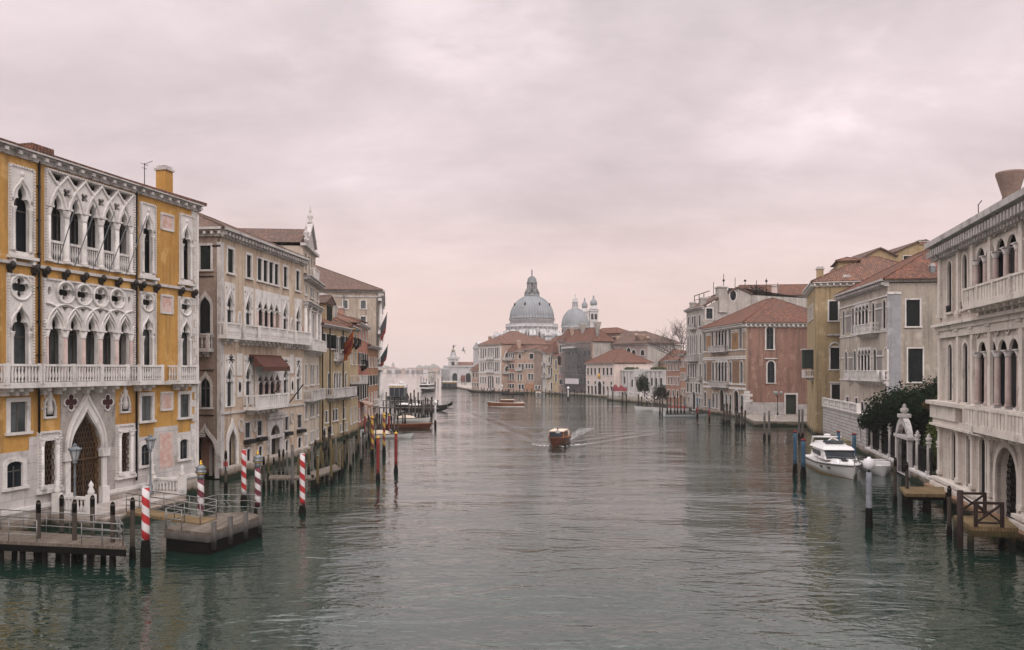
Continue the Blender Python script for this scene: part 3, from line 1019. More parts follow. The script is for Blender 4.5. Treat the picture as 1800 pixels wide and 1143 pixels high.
# ground floor
zGw0, zGw1 = Z(46, 758), Z(46, 706)
for pa, pb, lit in ((-160, -122, GLASSC), (-55, -20, GLASSC), (17, 46, GLASSC), (248, 266.3, GLASSC), (316, 332.5, GLASSC)):
    a, b = U(pa), U(pb)
    f.win('rect', a, b, zGw0, zGw1, fr=.24, pane=lit, sill=True, proud=.07)
zs0, zs1 = Z(20, 857), Z(20, 812)
for pa, pb in ((-160, -125), (-58, -26), (11, 39), (247.5, 263.5), (315.5, 330)):
    f.win('seg', U(pa), U(pb), zs0, zs1, fr=.25, pane=GLASS, mat=STONE, proud=.07)
GRILLE = simple('rusty_iron_grille', (.10, .06, .035), .7, .2)
def grille(q, u0, u1, z0, z1, y, st, s=.20):
    # lattice of crossing bent bars that reads as hexagons, kept inside the opening outline
    def inside(x, z):
        lp = st; c = False; n = len(lp)
        for i in range(n):
            (xa, za), (xb, zb) = lp[i], lp[(i + 1) % n]
            if (za > z) != (zb > z) and x < (xb - xa) * (z - za) / (zb - za) + xa: c = not c
        return c
    nu, nz_ = int((u1 - u0) / s) + 1, int((z1 - z0) / (s * 1.5)) + 1
    for j in range(nz_):
        for i in range(nu):
            x = u0 + s * (i + .5 * (j % 2)); z = z0 + s * 1.5 * j
            if not inside(x, z): continue
            q.bar((x, y, z), (x, y, z + s * .85), .035)
            q.bar((x, y, z + s * .85), (x - s / 2, y, z + s * 1.5), .035)
            q.bar((x, y, z + s * .85), (x + s / 2, y, z + s * 1.5), .035)
zg0, zg1 = Z(83, 853), Z(83, 775)
for pa, pb, pc, pd in ((64.6, 104, 70.5, 95.5), (202.7, 233, 207.5, 225.5)):
    a, b, c, d = U(pa), U(pb), U(pc), U(pd)
    f.holes.append(shape('rect', a + .05, b - .05, zg0 - .02, zg1 + .15))
    q = f.mb()
    q.prism([(a, zg0 - .2), (b, zg0 - .2), (b, zg1 + .55), (a, zg1 + .55)], -.10, .2, [shape('rect', a + .34, b - .34, zg0, zg1)])
    rope(q, a + .06, b - .06, zg0, zg1 + .5, -.13, .14)
    q.box(a - .1, b + .1, -.26, .1, zg0 - .42, zg0 - .203)
    wd = q.build('window', STONE, A.root)
    for x in (a + .24, b - .24): f.column(x, zg0 - .18, zg1 + .15, .12, STONE, wd, y=-.14, cap=.4)
    q = f.mb(); grille(q, a + .34, b - .34, zg0, zg1, .0, shape('rect', a + .3, b - .3, zg0 - .1, zg1)); q.build('grille', GRILLE, wd)
    f.mb().box(a + .02, b - .02, .45, .5, zg0 - .1, zg1 + .1).build('pane', GLASS, wd)
# water door
ud0, ud1, zd0, zdT = U(120.5), U(177), Z(176, 884), Z(154, 722)
uf0, uf1 = U(105.8), U(201.6)
dh = shape('ogee', ud0, ud1, zd0, zdT)
zimp = Z(190, 796)
def door_shape(grow=0, lift=0):
    c, w = (ud0 + ud1) / 2, (ud1 - ud0) / 2 + grow
    h = zdT + lift - zimp
    pr = [(1, 0), (.99, .13), (.95, .27), (.87, .40), (.76, .51), (.62, .61), (.47, .70), (.31, .79), (.17, .88), (.07, .95), (0, 1)]
    rt = [(c + w * a, zimp + h * b) for a, b in pr]
    return [(c - w, zd0), (c + w, zd0)] + rt + [(2 * c - x, z) for x, z in rt[-2::-1]]
dh = door_shape()
f.holes.append(dh)
q = f.mb().prism(door_shape(.36, 1.25), -.16, .3, [dh])
q.ring([(p[0], -.19, p[1]) for p in door_shape(.30, .95)[2:]], .08, 6)
q.ring([(p[0], -.17, p[1]) for p in door_shape(.06, .2)[2:]], .05, 6)
c0 = (ud0 + ud1) / 2
q.lathe([(.05, 0), (.16, .12), (.2, .3), (.06, .5), (0, .75)], c0, -.17, zdT + 1.1, 8)
for sx in (ud0 - .2, ud1 + .2): q.box(sx - .32, sx + .32, -.26, .05, zimp - .15, zimp + .35)
for sx in (ud0 - .2, ud1 + .2): q.box(sx - .30, sx + .30, -.24, .05, zd0, zd0 + 1.0)
dr = q.build('door', STONE, A.root)
q = f.mb(); grille(q, ud0, ud1, zd0, zdT, .18, dh, .215)
q.bar((c0, .15, zd0), (c0, .15, zimp + .3), .07); q.bar((ud0, .15, zimp - .2), (ud1, .15, zimp - .2), .08)
q.build('grille', GRILLE, dr)
f.mb().box(ud0 - .3, ud1 + .3, .5, .55, zd0 - .2, zdT + .2).build('pane', glassm('door_glass', (.05, .035, .022), (.018, .018, .02), .3), dr)
zDoor = zd0
# walls: ochre over a marble-faced base
f.wall(-1.5, zE + .2, OCHRE)
zMt = Z(346, 744)
def panel(name, pa, pb, z0, z1, mat, y0=-.03, t=.06, cut=True, us=None):
    u0, u1 = us or (U(pa), U(pb))
    hs = []
    if cut:
        for h in f.holes:
            a, b = min(p[0] for p in h), max(p[0] for p in h); c, d = min(p[1] for p in h), max(p[1] for p in h)
            if a > u0 + .01 and b < u1 - .01 and c > z0 + .01 and d < z1 - .01: hs.append(h)
    return f.mb().prism([(u0, z0), (u1, z0), (u1, z1), (u0, z1)], y0, .02, hs).build(name, mat, A.root)
zy0, zy1 = Z(36, 803) + .55, Z(36, 770)
# facing left of the door (split round the ochre square), right of the door likewise
panel('stone_facing', 0, 0, zPl, zy1, STONEW, us=(U(50.5), uf0 - .004))
panel('stone_facing', 0, 0, zPl, zy0 - .25, STONEW, us=(U(-20) , U(50.5) - .004))
panel('stone_facing', 0, 0, zPl, zy1, STONEW, us=(0.1, U(-20) - .004))
DOORF = stone('door_surround_stone', (.42, .385, .36), (.33, .30, .28), dark=(.12, .11, .11), g=.7, tidal=True, blocks=(1.9, 1.3, .006))
panel('stone_facing', 0, 0, zPl - .9, Z(200, 681), DOORF, us=(uf0, uf1), y0=-.05)
panel('stone_facing', 0, 0, zPl, Z(234, 744), STONEW, us=(uf1 + .004, U(244)))
panel('stone_facing', 0, 0, zPl, zy0 - .25, STONEW, us=(U(244) + .004, U(270)))
panel('stone_facing', 0, 0, zPl, zMt, STONEW, us=(U(270) + .004, U(312)))
panel('stone_facing', 0, 0, zPl, zy0 - .25, STONEW, us=(U(312) + .004, U(334.5)))
panel('stone_facing', 0, 0, zPl, zMt, STONEW, us=(U(334.5) + .004, f.L))
q = f.mb(); q.box(0, ud0 - .55, -.20, .1, zPl - .22, zPl); q.box(ud1 + .55, f.L + .12, -.20, .1, zPl - .22, zPl)
q.box(0, ud0 - .55, -.12, .1, zPl - .34, zPl - .223); q.box(ud1 + .55, f.L + .08, -.12, .1, zPl - .34, zPl - .223)
q.build('plinth_moulding', STONE, A.root)
q = f.mb(); q.box(0, ud0 - .5, -.10, .0, -1.2, zPl - .343); q.box(ud1 + .5, f.L + .06, -.10, .0, -1.2, zPl - .343)
q.build('plinth', STONET, A.root)
# relief plaques and niches
def plaque(pa, pb, za, zb, inner=STONEP, y=-.07):
    a, b = U(pa), U(pb)
    q = f.mb(); q.prism(shape('rect', a, b, za, zb), y, .03, [shape('rect', a + .14, b - .14, za + .14, zb - .14)]); rope(q, a + .05, b - .05, za + .03, zb - .05, y - .01, .08)
    o = q.build('relief_panel', STONE, A.root); f.mb().box(a + .142, b - .142, -.035, .02, za + .142, zb - .142).build('marble_inlay', inner, o)
plaque(281.7, 304.4, Z(282, 403), Z(282, 373)); plaque(281.7, 303.5, Z(282, 551), Z(282, 517)); plaque(281.7, 303, Z(282, 723), Z(282, 689))
f.mb().box(U(280), U(302.5), -.045, -.005, Z(290, 822), Z(290, 761)).build('marble_inlay', STONEP, A.root)
for pa, pb in ((75.3, 97), (210, 227.5)):
    a, b, za, zb = U(pa), U(pb), Z(86, 736), Z(86, 696)
    q = f.mb(); q.prism(shape('point', a, b, za, zb), -.09, .03, [shape('point', a + .12, b - .12, za + .12, zb - .15)]); rope(q, a + .04, b - .04, za, zb - (b - a) * .7, -.1, .08)
    # a little carved figure in the niche
    c = (a + b) / 2
    q.lathe([(.16, 0), (.20, .3), (.13, .9), (.19, 1.15), (.07, 1.32), (.11, 1.42), (.0, 1.58)], c, -.03, za + .25, 8)
    for i in range(9): q.box(c - .38 + .09 * (i % 3) * (1 if i % 2 else -1) + .3 * (i % 2), c - .30 + .09 * (i % 3) * (1 if i % 2 else -1) + .3 * (i % 2), -.06, .02, za + .2 + i * .17, za + .3 + i * .17)
    o = q.build('relief_panel', STONE, A.root); f.mb().prism(shape('point', a + .11, b - .11, za + .11, zb - .14), -.01, .02).build('niche_ground', IRON, o)
for px in (122.7, 187):
    c, z = U(px), Z(px, 707)
    q = f.mb(); q.prism(quatre(c, z, .56), -.12, .0, [quatre(c, z, .46)]); o = q.build('quatrefoil_frame', STONE, A.root)
    f.mb().prism(quatre(c, z, .455), -.08, .0).build('porphyry_disc', simple('porphyry', (.07, .03, .035), .4), o)
# string course with small bronze lion brackets
f.band(zS2 - .12, zS2 + .06, .14, STONEW)
for px in (14, 57, 76, 111, 144, 175, 204, 232, 246, 271.5, 315, 338):
    u = U(px)
    q = f.mb(); q.box(u - .12, u + .12, -.32, .0, zS2 - .45, zS2 - .20); q.lathe([(.0, 0), (.13, .08), (.17, .24), (.10, .4), (0, .46)], u, -.34, zS2 - .42, 8); q.box(u - .06, u + .06, -.24, -.02, zS2 - .62, zS2 - .453)
    q.build('bracket', BRONZE, A.root)
f.band(z1s - .22, z1s - .003, .30, STONE)
# quoins at the corner
q = f.mb()
zz = zPl + .1; i = 0
while zz < zE - .6:
    wdt = .62 if i % 2 else .30
    q.box(f.L - wdt, f.L + .03, -.035, .3, zz, zz + .50); zz += .53; i += 1
q.build('quoins', STONE, A.root)
f.mb().ring([(f.L + .02, -.06, z) for z in np.linspace(zPl, zE - .4, 40)], .09, 6).build('corner_shaft', STONE, A.root)
for px in (66.5, 238):
    u = U(px); q = f.mb(); q.ring([(u, -.10, zPl + .3 if px > 100 else Z(66, 766)), (u, -.10, zE - .1)], .065, 6)
    for k in range(8): q.box(u - .1, u + .1, -.14, -.0, zS1 + k * 1.9, zS1 + k * 1.9 + .07)
    q.build('drainpipe', IRON, A.root)
# eaves
f.cornice(zE + .36, h=.56, out_=.5, mat=STONEG, step=.87, bw=.22, u1=f.L + .25)
A.body(16, zE + .2, OCHRE, L=f.L, sides=('r', 'b', 'l'))
rf = A.hip(0, f.L, 0, 16, zE + .40, 2.6, TILE, over=.5)
_u, _y = f.hit(289, -2.4); ch = A.chimney(_u, 2.4, zE + .4, hz(293, _y) - zE - .4, .82, OCHRE, par=rf)
q = MB(); gx = U(60) + .5; q.ring([(gx, 3.4, zE + 1.2), (gx, 3.4, zE + 4.2)], .03, 5)
for k, l in ((3.9, .35), (3.6, .45), (3.2, .25), (2.6, .3)): q.bar((gx - l, 3.4, zE + k), (gx + l, 3.4, zE + k), .035)
q.build('aerial', IRON, rf)
q = MB(); gx = f.L - .6; q.ring([(gx, 4, zE + 1.2), (gx, 4, zE + 3.5)], .03, 5); q.bar((gx - .4, 4, zE + 3.4), (gx + .4, 4, zE + 3.4), .03); q.bar((gx - .25, 4, zE + 3.1), (gx + .25, 4, zE + 3.1), .03); q.bar((gx, 4, zE + 3.4), (gx, 3.3, zE + 3.6), .03); q.build('aerial', IRON, rf)
q = MB(); q.box(U(66) + 1, U(66) + 2.6, 1.4, 3, zE + 1.0, zE + 1.35); q.build('skylight', TILE, rf)
# slanting flag poles / stays in front of the loggias
q = f.mb()
for (pa, ya, pb, yb) in ((124, 352, 100, 466), (158, 362, 130, 470), (190, 372, 162, 476), (218, 380, 190, 482), (247, 380, 220, 487)):
    ua, za, ub, zb2 = U(pa, .9), Z(pa, ya, .9), U(pb, .1), Z(pb, yb, .1)
    q.bar((ub, -.12, zb2), (ua, -1.4, za), .045)
q.build('awning_stays', METAL, A.root)
# ------------------------------------------------------------------ cream palace with brick flank beside the ochre one
BRICKB = brick('brown_brick', (.16, .105, .085), (.24, .17, .14), (.30, .27, .24), .35)
BRICKR = brick('red_brick', (.26, .10, .065), (.34, .15, .10), (.36, .30, .26), .4)
CREAM = plaster('worn_cream_plaster', (.50, .40, .31), (.42, .33, .26), (.16, .12, .10), .6, brickamt=.60)
CREAM2 = plaster('pale_pink_plaster', (.52, .42, .35), (.45, .36, .30), (.17, .13, .11), .6, brickamt=.68)
YELW = plaster('yellow_plaster', (.40, .315, .20), (.34, .26, .165), (.13, .10, .07), .6, brickamt=.66)
YELW2 = plaster('straw_plaster', (.42, .335, .21), (.37, .285, .18), (.14, .11, .08), .5, brickamt=.72)
SALM = plaster('salmon_plaster', (.38, .165, .12), (.33, .14, .10), (.18, .09, .07), .5)
ORNG = plaster('orange_plaster', (.34, .185, .11), (.29, .155, .095), (.16, .10, .07), .5)
BEIGE = plaster('beige_plaster', (.40, .34, .28), (.34, .285, .235), (.16, .13, .11), .6)
GREYP = plaster('grey_plaster', (.40, .38, .36), (.34, .32, .30), (.15, .14, .13), .6)
PALEP = plaster('pale_pink_wash', (.60, .50, .46), (.54, .45, .42), (.25, .20, .18), .35)
AWN = planks('maroon_awning', (.105, .045, .035), (.085, .038, .03), .35)

dL2 = Vector((.107, 1.0)).normalized()
Q0 = Vector((-23.9, 65.3)); Q1 = Vector((-21.9, 83.7))
B = Bld('palace', 'cream Gothic palace with a brown brick flank on the side canal', 'palace', Q0, Q1)
f = B.front; U, Z = f.U, f.Z
zE = Z(392.6, 414); zt0, zt1 = Z(396, 477.5), Z(396, 435)
for pa, pb in ((400, 410.5), (433.3, 441.6), (498.3, 504.8), (520.2, 526.2)):
    f.win('rect', U(pa), U(pb), zt0, zt1, fr=.22, pane=SHUT)
a, b = U(451), U(490.5); n = 4; wq = (b - a) / n
for i in range(4): f.win('rect', a + wq * i + .16, a + wq * (i + 1) - .16, zt0, zt1, fr=.155, pane=SHUT)
def gtip(u0, u1, z0, z1, pane=GLASS, name='window', fr=.16, white=True):
    f.holes.append(shape('rect', u0 - .3, u1 + .3, z0 - .02, z1 + .5))
    q = f.mb(); op = shape('ogee', u0, u1, z0, z1)
    q.prism([(u0 - .42, z0 - .05), (u1 + .42, z0 - .05), (u1 + .42, z1 + .95), (u0 - .42, z1 + .95)], -.05, .17, [op] + [circ(x, z1 + .45, .13, 8) for x in (u0 - .14, u1 + .14)])
    hd = shape('ogee', u0 - .1, u1 + .1, z0, z1 + .4)[2:]
    q.ring([(p[0], -.07, p[1]) for p in hd], .06, 6)
    for x in (u0 + .02, u1 - .02):
        hh = z1 - (u1 - u0) * 1.05 - z0
        q.box(x - .14, x + .14, -.10, .2, z0 + hh - .25, z0 + hh)
    w = q.build(name, STONE, B.root)
    f.mb().prism(shape('ogee', u0 - .05, u1 + .05, z0, z1), .175, .21).build('pane', pane, w)
    return w
zp0, zp1 = Z(396, 592), Z(403, 517)
for pa, pb in ((398.8, 408.8), (431.8, 441), (497.7, 505), (520.3, 527.2)): gtip(U(pa), U(pb), zp0, zp1)
def quad(pa, pb, z0, z1, cols=REDCOL):
    a, b = U(pa), U(pb)
    o = arcade(f, a, b, 4, z0, z1 - .75, z1, .14, 'ogee', STONE, cols, z1 + .95, .7)
    f.mb().box(a - .45, a - .125, -.045, .05, z0 - .05, z1 + .95).build('pier', STONE, o); f.mb().box(b + .125, b + .45, -.045, .05, z0 - .05, z1 + .95).build('pier', STONE, o)
quad(451.5, 490.5, zp0, zp1)
zq0, zq1 = Z(404, 714.5), Z(404, 643.5)
for pa, pb in ((398.8, 408.8), (431.8, 441), (498.2, 505.3), (521.5, 527.8)): gtip(U(pa), U(pb), zq0, zq1)
quad(452, 491.5, zq0, zq1 - .6)
# balconies
f.balcony(U(396.5, .6), U(421, .6), zp0, 1.15, .6, STONE, 'lathe', 2, step=.2)
f.balcony(U(430, .6), U(455, .6), zp0, 1.15, .6, STONE, 'lathe', 3, step=.2)
f.balcony(U(456, .9), U(503, .9), zp0, 1.15, .9, STONE, 'lathe', 6, step=.2)
f.balcony(U(504, .6), U(519, .6), zp0, 1.15, .6, STONE, 'lathe', 3, step=.2)
f.balcony(U(520, .8), f.L - .1, zp0, 1.15, .8, STONE, 'lathe', 3, step=.2)
f.balcony(U(452, 1.2), U(506, 1.2), Z(452, 718, 1.2), 1.15, 1.2, STONE, 'slab', 6, step=.45)
# maroon awning over the loggia
q = f.mb(); ua, ub = U(452, .8), U(500, .8); za = Z(455, 626, .6)
q.box(ua, ub, -.5, -.05, za - .1, za + .12)
q.add([(ua, -.5, za), (ub, -.5, za), (ub, -1.35, za - .95), (ua, -1.35, za - .95), (ua, -1.35, za - 1.35), (ub, -1.35, za - 1.35)], [(0, 3, 2, 1), (3, 4, 5, 2)])
q.add([(ua, -.5, za), (ua, -1.35, za - .95), (ua, -.5, za - .95)], [(0, 1, 2)])
q.build('awning', AWN, B.root)
# oval shields and small plaques
for px, py in ((420.8, 566), (512.4, 574)):
    u, z = U(px), Z(px, py); q = f.mb(); q.prism(circ(u, z, .35, 16, .95), -.07, .02, [circ(u, z, .22, 14, .72)]); o = q.build('shield_frame', STONE, B.root); f.mb().prism(circ(u, z, .215, 14, .71), -.03, .02).build('slate_disc', STONEG, o)
for px, py in ((421, 681), (513.5, 678)):
    u, z = U(px), Z(px, py); q = f.mb(); q.prism(shape('rect', u - .45, u + .45, z - .85, z + .85), -.06, .02, [circ(u, z, .3, 14, .48)]); o = q.build('shield_frame', STONE, B.root); f.mb().prism(circ(u, z, .295, 14, .475), -.02, .02).build('slate_disc', DARK, o)
for px, py in ((420.5, 641), (512.5, 640)):
    u, z = U(px), Z(px, py); q = f.mb(); q.box(u - .5, u + .5, -.05, .02, z - .95, z + .95); q.build('relief_panel', STONE, B.root)
for px, py in ((405, 632), (438, 635), (502, 639), (524, 640)):     # rosettes above the arches
    u, z = U(px), Z(px, py); q = f.mb()
    for k in range(8): q.bar((u, -.05, z), (u + .42 * math.cos(k * PI / 4), -.05, z + .42 * math.sin(k * PI / 4)), .09)
    q.build('rosette', BRONZE, B.root)
# ground floor
zw0, zw1 = Z(430, 770), Z(430, 744)
for pa, pb in ((430.5, 440), (452, 460.3), (500.7, 506.7), (523, 530)): 
    w = f.win('rect', U(pa), U(pb), zw0, zw1, fr=.15, pane=GLASS, mat=STONEG)
    q = f.mb(); a, b = U(pa) - .3, U(pb) + .3; q.box(a, b, -.45, -.06, zw0 - .55, zw0 - .2); q.build('flower_box', IRON, w)
zx0, zx1 = Z(433, 813), Z(433, 794)
for pa, pb in ((433.5, 440), (454.5, 460.3), (501.5, 506.5), (523.5, 529.5)): f.win('seg', U(pa), U(pb), zx0, zx1 + .2, fr=.18, pane=DARK, sill=False)
ug0, ug1 = U(400.5), U(414); zg0, zgT = Z(400, 838), Z(407, 752)
f.holes.append(shape('ogee', ug0, ug1, zg0, zgT))
q = f.mb(); q.prism(shape('ogee', ug0 - .38, ug1 + .38, zg0, zgT + .8), -.12, .3, [shape('ogee', ug0, ug1, zg0, zgT)]); o = q.build('door', STONE, B.root)
q = f.mb(); q.box(ug0 - .2, ug1 + .2, .45, .5, zg0, zgT); 
for k in range(9): q.box(ug0 + (ug1 - ug0) * k / 8 - .02, ug0 + (ug1 - ug0) * k / 8 + .02, .40, .447, zg0, zgT)
q.build('door_leaf', wood('dark_door_wood', (.03, .028, .026), (.02, .02, .02)), o)
# classical portal
up0, up1 = U(474.5), U(491); zq0_, zq1_ = Z(482, 808), Z(482, 747)
f.holes.append(shape('round', up0, up1, zq0_, zq1_))
q = f.mb(); q.prism(shape('rect', up0 - .75, up1 + .75, zq0_, zq1_ + .9), -.10, .3, [shape('round', up0, up1, zq0_, zq1_)])
q.box(up0 - 1.0, up1 + 1.0, -.40, .1, zq1_ + .903, zq1_ + 1.2); q.box(up0 - .9, up1 + .9, -.28, -.101, zq1_ + .6, zq1_ + .9)
zim = Z(482, 770); q.box(up0 - .8, up1 + .8, -.22, .06, zim, zim + .3)
for x in (up0 - .4, up1 + .4): q.box(x - .22, x + .22, -.24, -.101, zq0_, zim - .003)
o = q.build('door', STONEG, B.root)
f.mb().box(up0 - .1, up1 + .1, .40, .45, zq0_, zq1_).build('door_leaf', MAT['dark_door_wood'], o)
for px in (428, 447, 470):
    pass
for px, py in ((423, 748), (447, 748), (513, 734)):
    u, z = U(px), Z(px, py); q = f.mb(); q.prism(circ(u, z, .45, 16, .62), -.08, .02, [circ(u, z, .3, 14, .45)]); q.build('oval_medallion', STONEG, B.root)
f.wall(-1.5, zE, CREAM)
f.band(Z(392, 727) - .08, Z(392, 727) + .1, .12, STONEG)
f.band(zp0 - .35, zp0 - .203, .1, STONE)
q = f.mb(); q.box(-.03, .55, -.04, .3, 0.9, zE - .6); q.build('corner_pilaster', STONEG, B.root)
f.cornice(zE + .55, h=.75, out_=.7, mat=STONEG, step=.62, bw=.2)
q = f.mb(); q.box(0, f.L, -.8, 0, -1, .95); q.build('quay_step', STONET, B.root)
for (pa, pya, pb, pyb) in ((492, 678, 461, 719), (533, 676, 508, 709)):
    f.mb().bar((U(pb, .3), -.3, Z(pb, pyb, .3)), (U(pa, 1.8), -1.8, Z(pa, pya, 1.8)), .09).build('flag_staff', IRON, B.root)
# brick flank on the side canal, facing the bridge
g = B.face((0, 13), (0, 0))
U, Z = g.U, g.Z
dz = lambda px, py: Z(px, py)
ue = g.L
def gu(px): return g.U(px)
g.win('rect', gu(352), gu(370.5), dz(360, 474), dz(360, 432), fr=.2, mat=STONEG, pane=SHUT)
w = g.win('ogee', gu(351), gu(370), dz(360, 590), dz(360, 520), fr=.22, mat=STONEG, pane=DARK)
g.win('ogee', gu(353), gu(369.5), dz(360, 716), dz(360, 662), fr=.22, mat=STONEG, pane=GLASS)
g.balcony(gu(346), gu(374), dz(360, 615), 1.3, .8, STONEG, 'lathe', 2, step=.3)
a, b = gu(342), gu(378.5)
z0, z1 = .1, dz(360, 755)
g.holes.append(shape('ogee', a, b, z0, z1))
q = g.mb(); q.prism(shape('ogee', a - .35, b + .35, z0, z1 + .5), -.1, .2, [shape('ogee', a, b, z0, z1)]); o = q.build('water_arch', STONEG, B.root)
g.mb().box(a - .2, b + .2, 1.5, 1.6, z0, z1 + .5).build('inner_wall', BRICKR, o)
q = g.mb(); q.prism(shape('ogee', a + .6, b - .5, z0, z1 - 1.1), 1.3, 1.5, [shape('ogee', a + .85, b - .75, z0, z1 - 1.6)]); q.build('inner_arch', STONEG, o)
g.wall(-1.5, zE, BRICKB, t=.38, u1=g.L - .004)
g.band(zE - 1.0, zE - .85, .06, BRONZE, name='iron_band'); g.band(dz(360, 487), dz(360, 485), .06, BRONZE, u1=g.L - .6, name='iron_band')
for k in (0, 1): g.band(dz(360, 652 + 79 * k), dz(360, 650 + 79 * k), .07, BRONZE, u1=g.L - .6, name='iron_band')
g.cornice(zE + .55, h=.7, out_=.6, mat=STONEG, step=.62, bw=.2)
q = g.mb(); q.box(gu(349), gu(362), -.14, -.11, dz(360, 768), dz(360, 759)); sg = q.build('sign', simple('sign_white', (.5, .48, .45), .5), B.root)
q = g.mb()
for (zz, n_, x0) in ((.30, 8, 0), (.12, 6, .1)):
    for k in range(n_): q.box(gu(349) + .08 + x0 + k * .075, gu(349) + .125 + x0 + k * .075, -.146, -.141, dz(360, 768) + zz - .05, dz(360, 768) + zz + .05 - .02 * (k % 2))
q.build('sign_lettering', IRON, sg)
B.body(13, zE, BRICKB, sides=('r', 'b'), L=f.L)
B.hip(0, f.L, 0, 13, zE + .56, 3.0, TILED, over=.5)
q = MB(); x0 = 3; q.box(2, 5.5, 5.5, 9, zE + 1.5, zE + 3.0); q.build('roof_dormer', GREYP, B.root)
rr = B.hip(2, 5.5, 5.5, 9, zE + 3.02, .7, TILED, over=.35, name='dormer_roof')

# ------------------------------------------------------------------ baroque palace with the pediment attic
R0 = Vector(Q1) + Vector((.0, .15)); R1 = Vector((-22.9, 94.6))
Cb = Bld('palace', 'narrow baroque palace crowned by an attic with pediment and urns', 'palace', R0, R1)
f = Cb.front; U, Z = f.U, f.Z
zA = Z(536, 489); zTop = Z(538, 441)
CRP = plaster('ivory_plaster', (.52, .45, .38), (.46, .39, .33), (.18, .15, .12), .5)
lv = [(Z(537, 802), Z(537, 700), 2), (Z(537, 612), Z(537, 540), 3)]
us = [f.L * k for k in (.10, .37, .55, .86)]
za0, za1 = Z(536, 517), Z(536, 499)
for i, u in enumerate((1.2, 4.6, 6.2, 9.4)):
    f.win('rect', u - .5, u + .5, za0, za1, fr=.14, pane=GLASSC)
    f.win('round', u - .55, u + .55, Z(536, 612), Z(536, 545), fr=.16, pane=GLASS, cap=True)
    f.win('rect', u - .6, u + .6, Z(536, 677), Z(536, 641), fr=.12, pane=SHUT)
    f.win('rect', u - .6, u + .6, Z(536, 737), Z(536, 705), fr=.12, pane=SHUTB)
    f.win('rect', u - .5, u + .5, Z(536, 783), Z(536, 765), fr=.12, pane=GLASS)
for u in (.2, 3.0, 7.8, f.L - .2):
    f.column(u if .3 < u < f.L - .3 else u, Z(536, 612), Z(536, 536), .2, STONE, None, y=-.12)
f.balcony(.1, f.L - .1, Z(536, 613), 1.1, .8, STONE, 'lathe', 6, step=.2)
f.balcony(.3, f.L - 1.0, Z(536, 703), 1.0, .8, STONEG, 'slab', 6, step=.4)
f.wall(-1.5, zA, CRP)
f.cornice(zA + .3, .5, .8, STONEG, step=.6)
f.cornice(Z(536, 529), .45, .6, STONEG, step=.6, name='cornice')
# attic
k0, k1 = .4, f.L - 1.8
f2 = f
zb, zt = zA + .31, zA + 3.4
hs = [shape('rect', x - .5, x + .5, zb + .7, zt - .6) for x in (2.0, 4.4, 6.2, 8.0) if x < k1 - .7]
q = f.mb(); q.prism([(k0, zb), (k1, zb), (k1, zt), (k0, zt)], .15, .5, hs); q.box(k0 + .002, k0 + .35, .503, 8, zb, zt); q.box(k1 - .35, k1 - .002, .503, 8, zb, zt); q.build('attic', CRP, Cb.root)
at_ = Cb.root.children[-1]
for h in hs: f.mb().box(h[0][0] - .1, h[1][0] + .1, .51, .55, h[0][1] - .1, h[2][1] + .1).build('shutter', SHUT, at_)
f.balcony(3.8, 6.8, zb + .3, .9, .5, STONE, 'lathe', 2, step=.2)
q = f.mb(); q.box(k0 - .3, k1 + .3, -.25, .4, zt, zt + .3)
cx = (k0 + k1) / 2
q.prism([(cx - 2.6, zt + .303), (cx + 2.6, zt + .303), (cx + 2.6, zt + .75), (cx, zt + 2.9), (cx - 2.6, zt + .75)], 0, .4)
q.bar((cx - 2.9, .0, zt + .7), (cx, .0, zt + 3.1), .5, .25); q.bar((cx + 2.9, .0, zt + .7), (cx, .0, zt + 3.1), .5, .25)
q.build('pediment', STONEG, Cb.root)
for x, z in ((cx, zt + 3.1), (cx - 2.7, zt + .8), (cx + 2.7, zt + .8)):
    f.mb().lathe([(.28, 0), (.28, .25), (.12, .35), (.34, .75), (.25, 1.0), (.08, 1.15), (.17, 1.35), (.05, 1.6), (.0, 2.2)], x, .1, z, 10).build('finial', STONEG, Cb.root)
Cb.body(11, zA, CRP)
q = MB(); q.add([(k0 - .3, .4, zt + .31), (k1 + .3, .4, zt + .31), (k1 + .3, 9, zt + .31), (k0 - .3, 9, zt + .31), (cx, .4, zt + 2.5), (cx, 9, zt + 2.5)], [(0, 4, 5, 3), (1, 2, 5, 4), (0, 1, 4), (3, 5, 2)]); q.build('roof', TILED, Cb.root)
Cb.hip(0, f.L, 0, 11, zA + .31, 1.6, TILED, over=.3)

# ------------------------------------------------------------------ generic row house builder for the receding rows
def rows_of(f, rows):
    """rows: (style, z0, z1, [centres in metres], width, pane, frame, extras)"""
    for r in rows:
        st, z0, z1, us_, w, pane = r[:6]
        kw = r[6] if len(r) > 6 else {}
        kw.setdefault('fr', .09); kw.setdefault('deep', .12)
        for u in us_: f.win(st, u - w * .6, u + w * .6, z0, z1, pane=pane, **kw)
def lin(a, b, n): return [a + (b - a) * (i + .5) / n for i in range(n)]

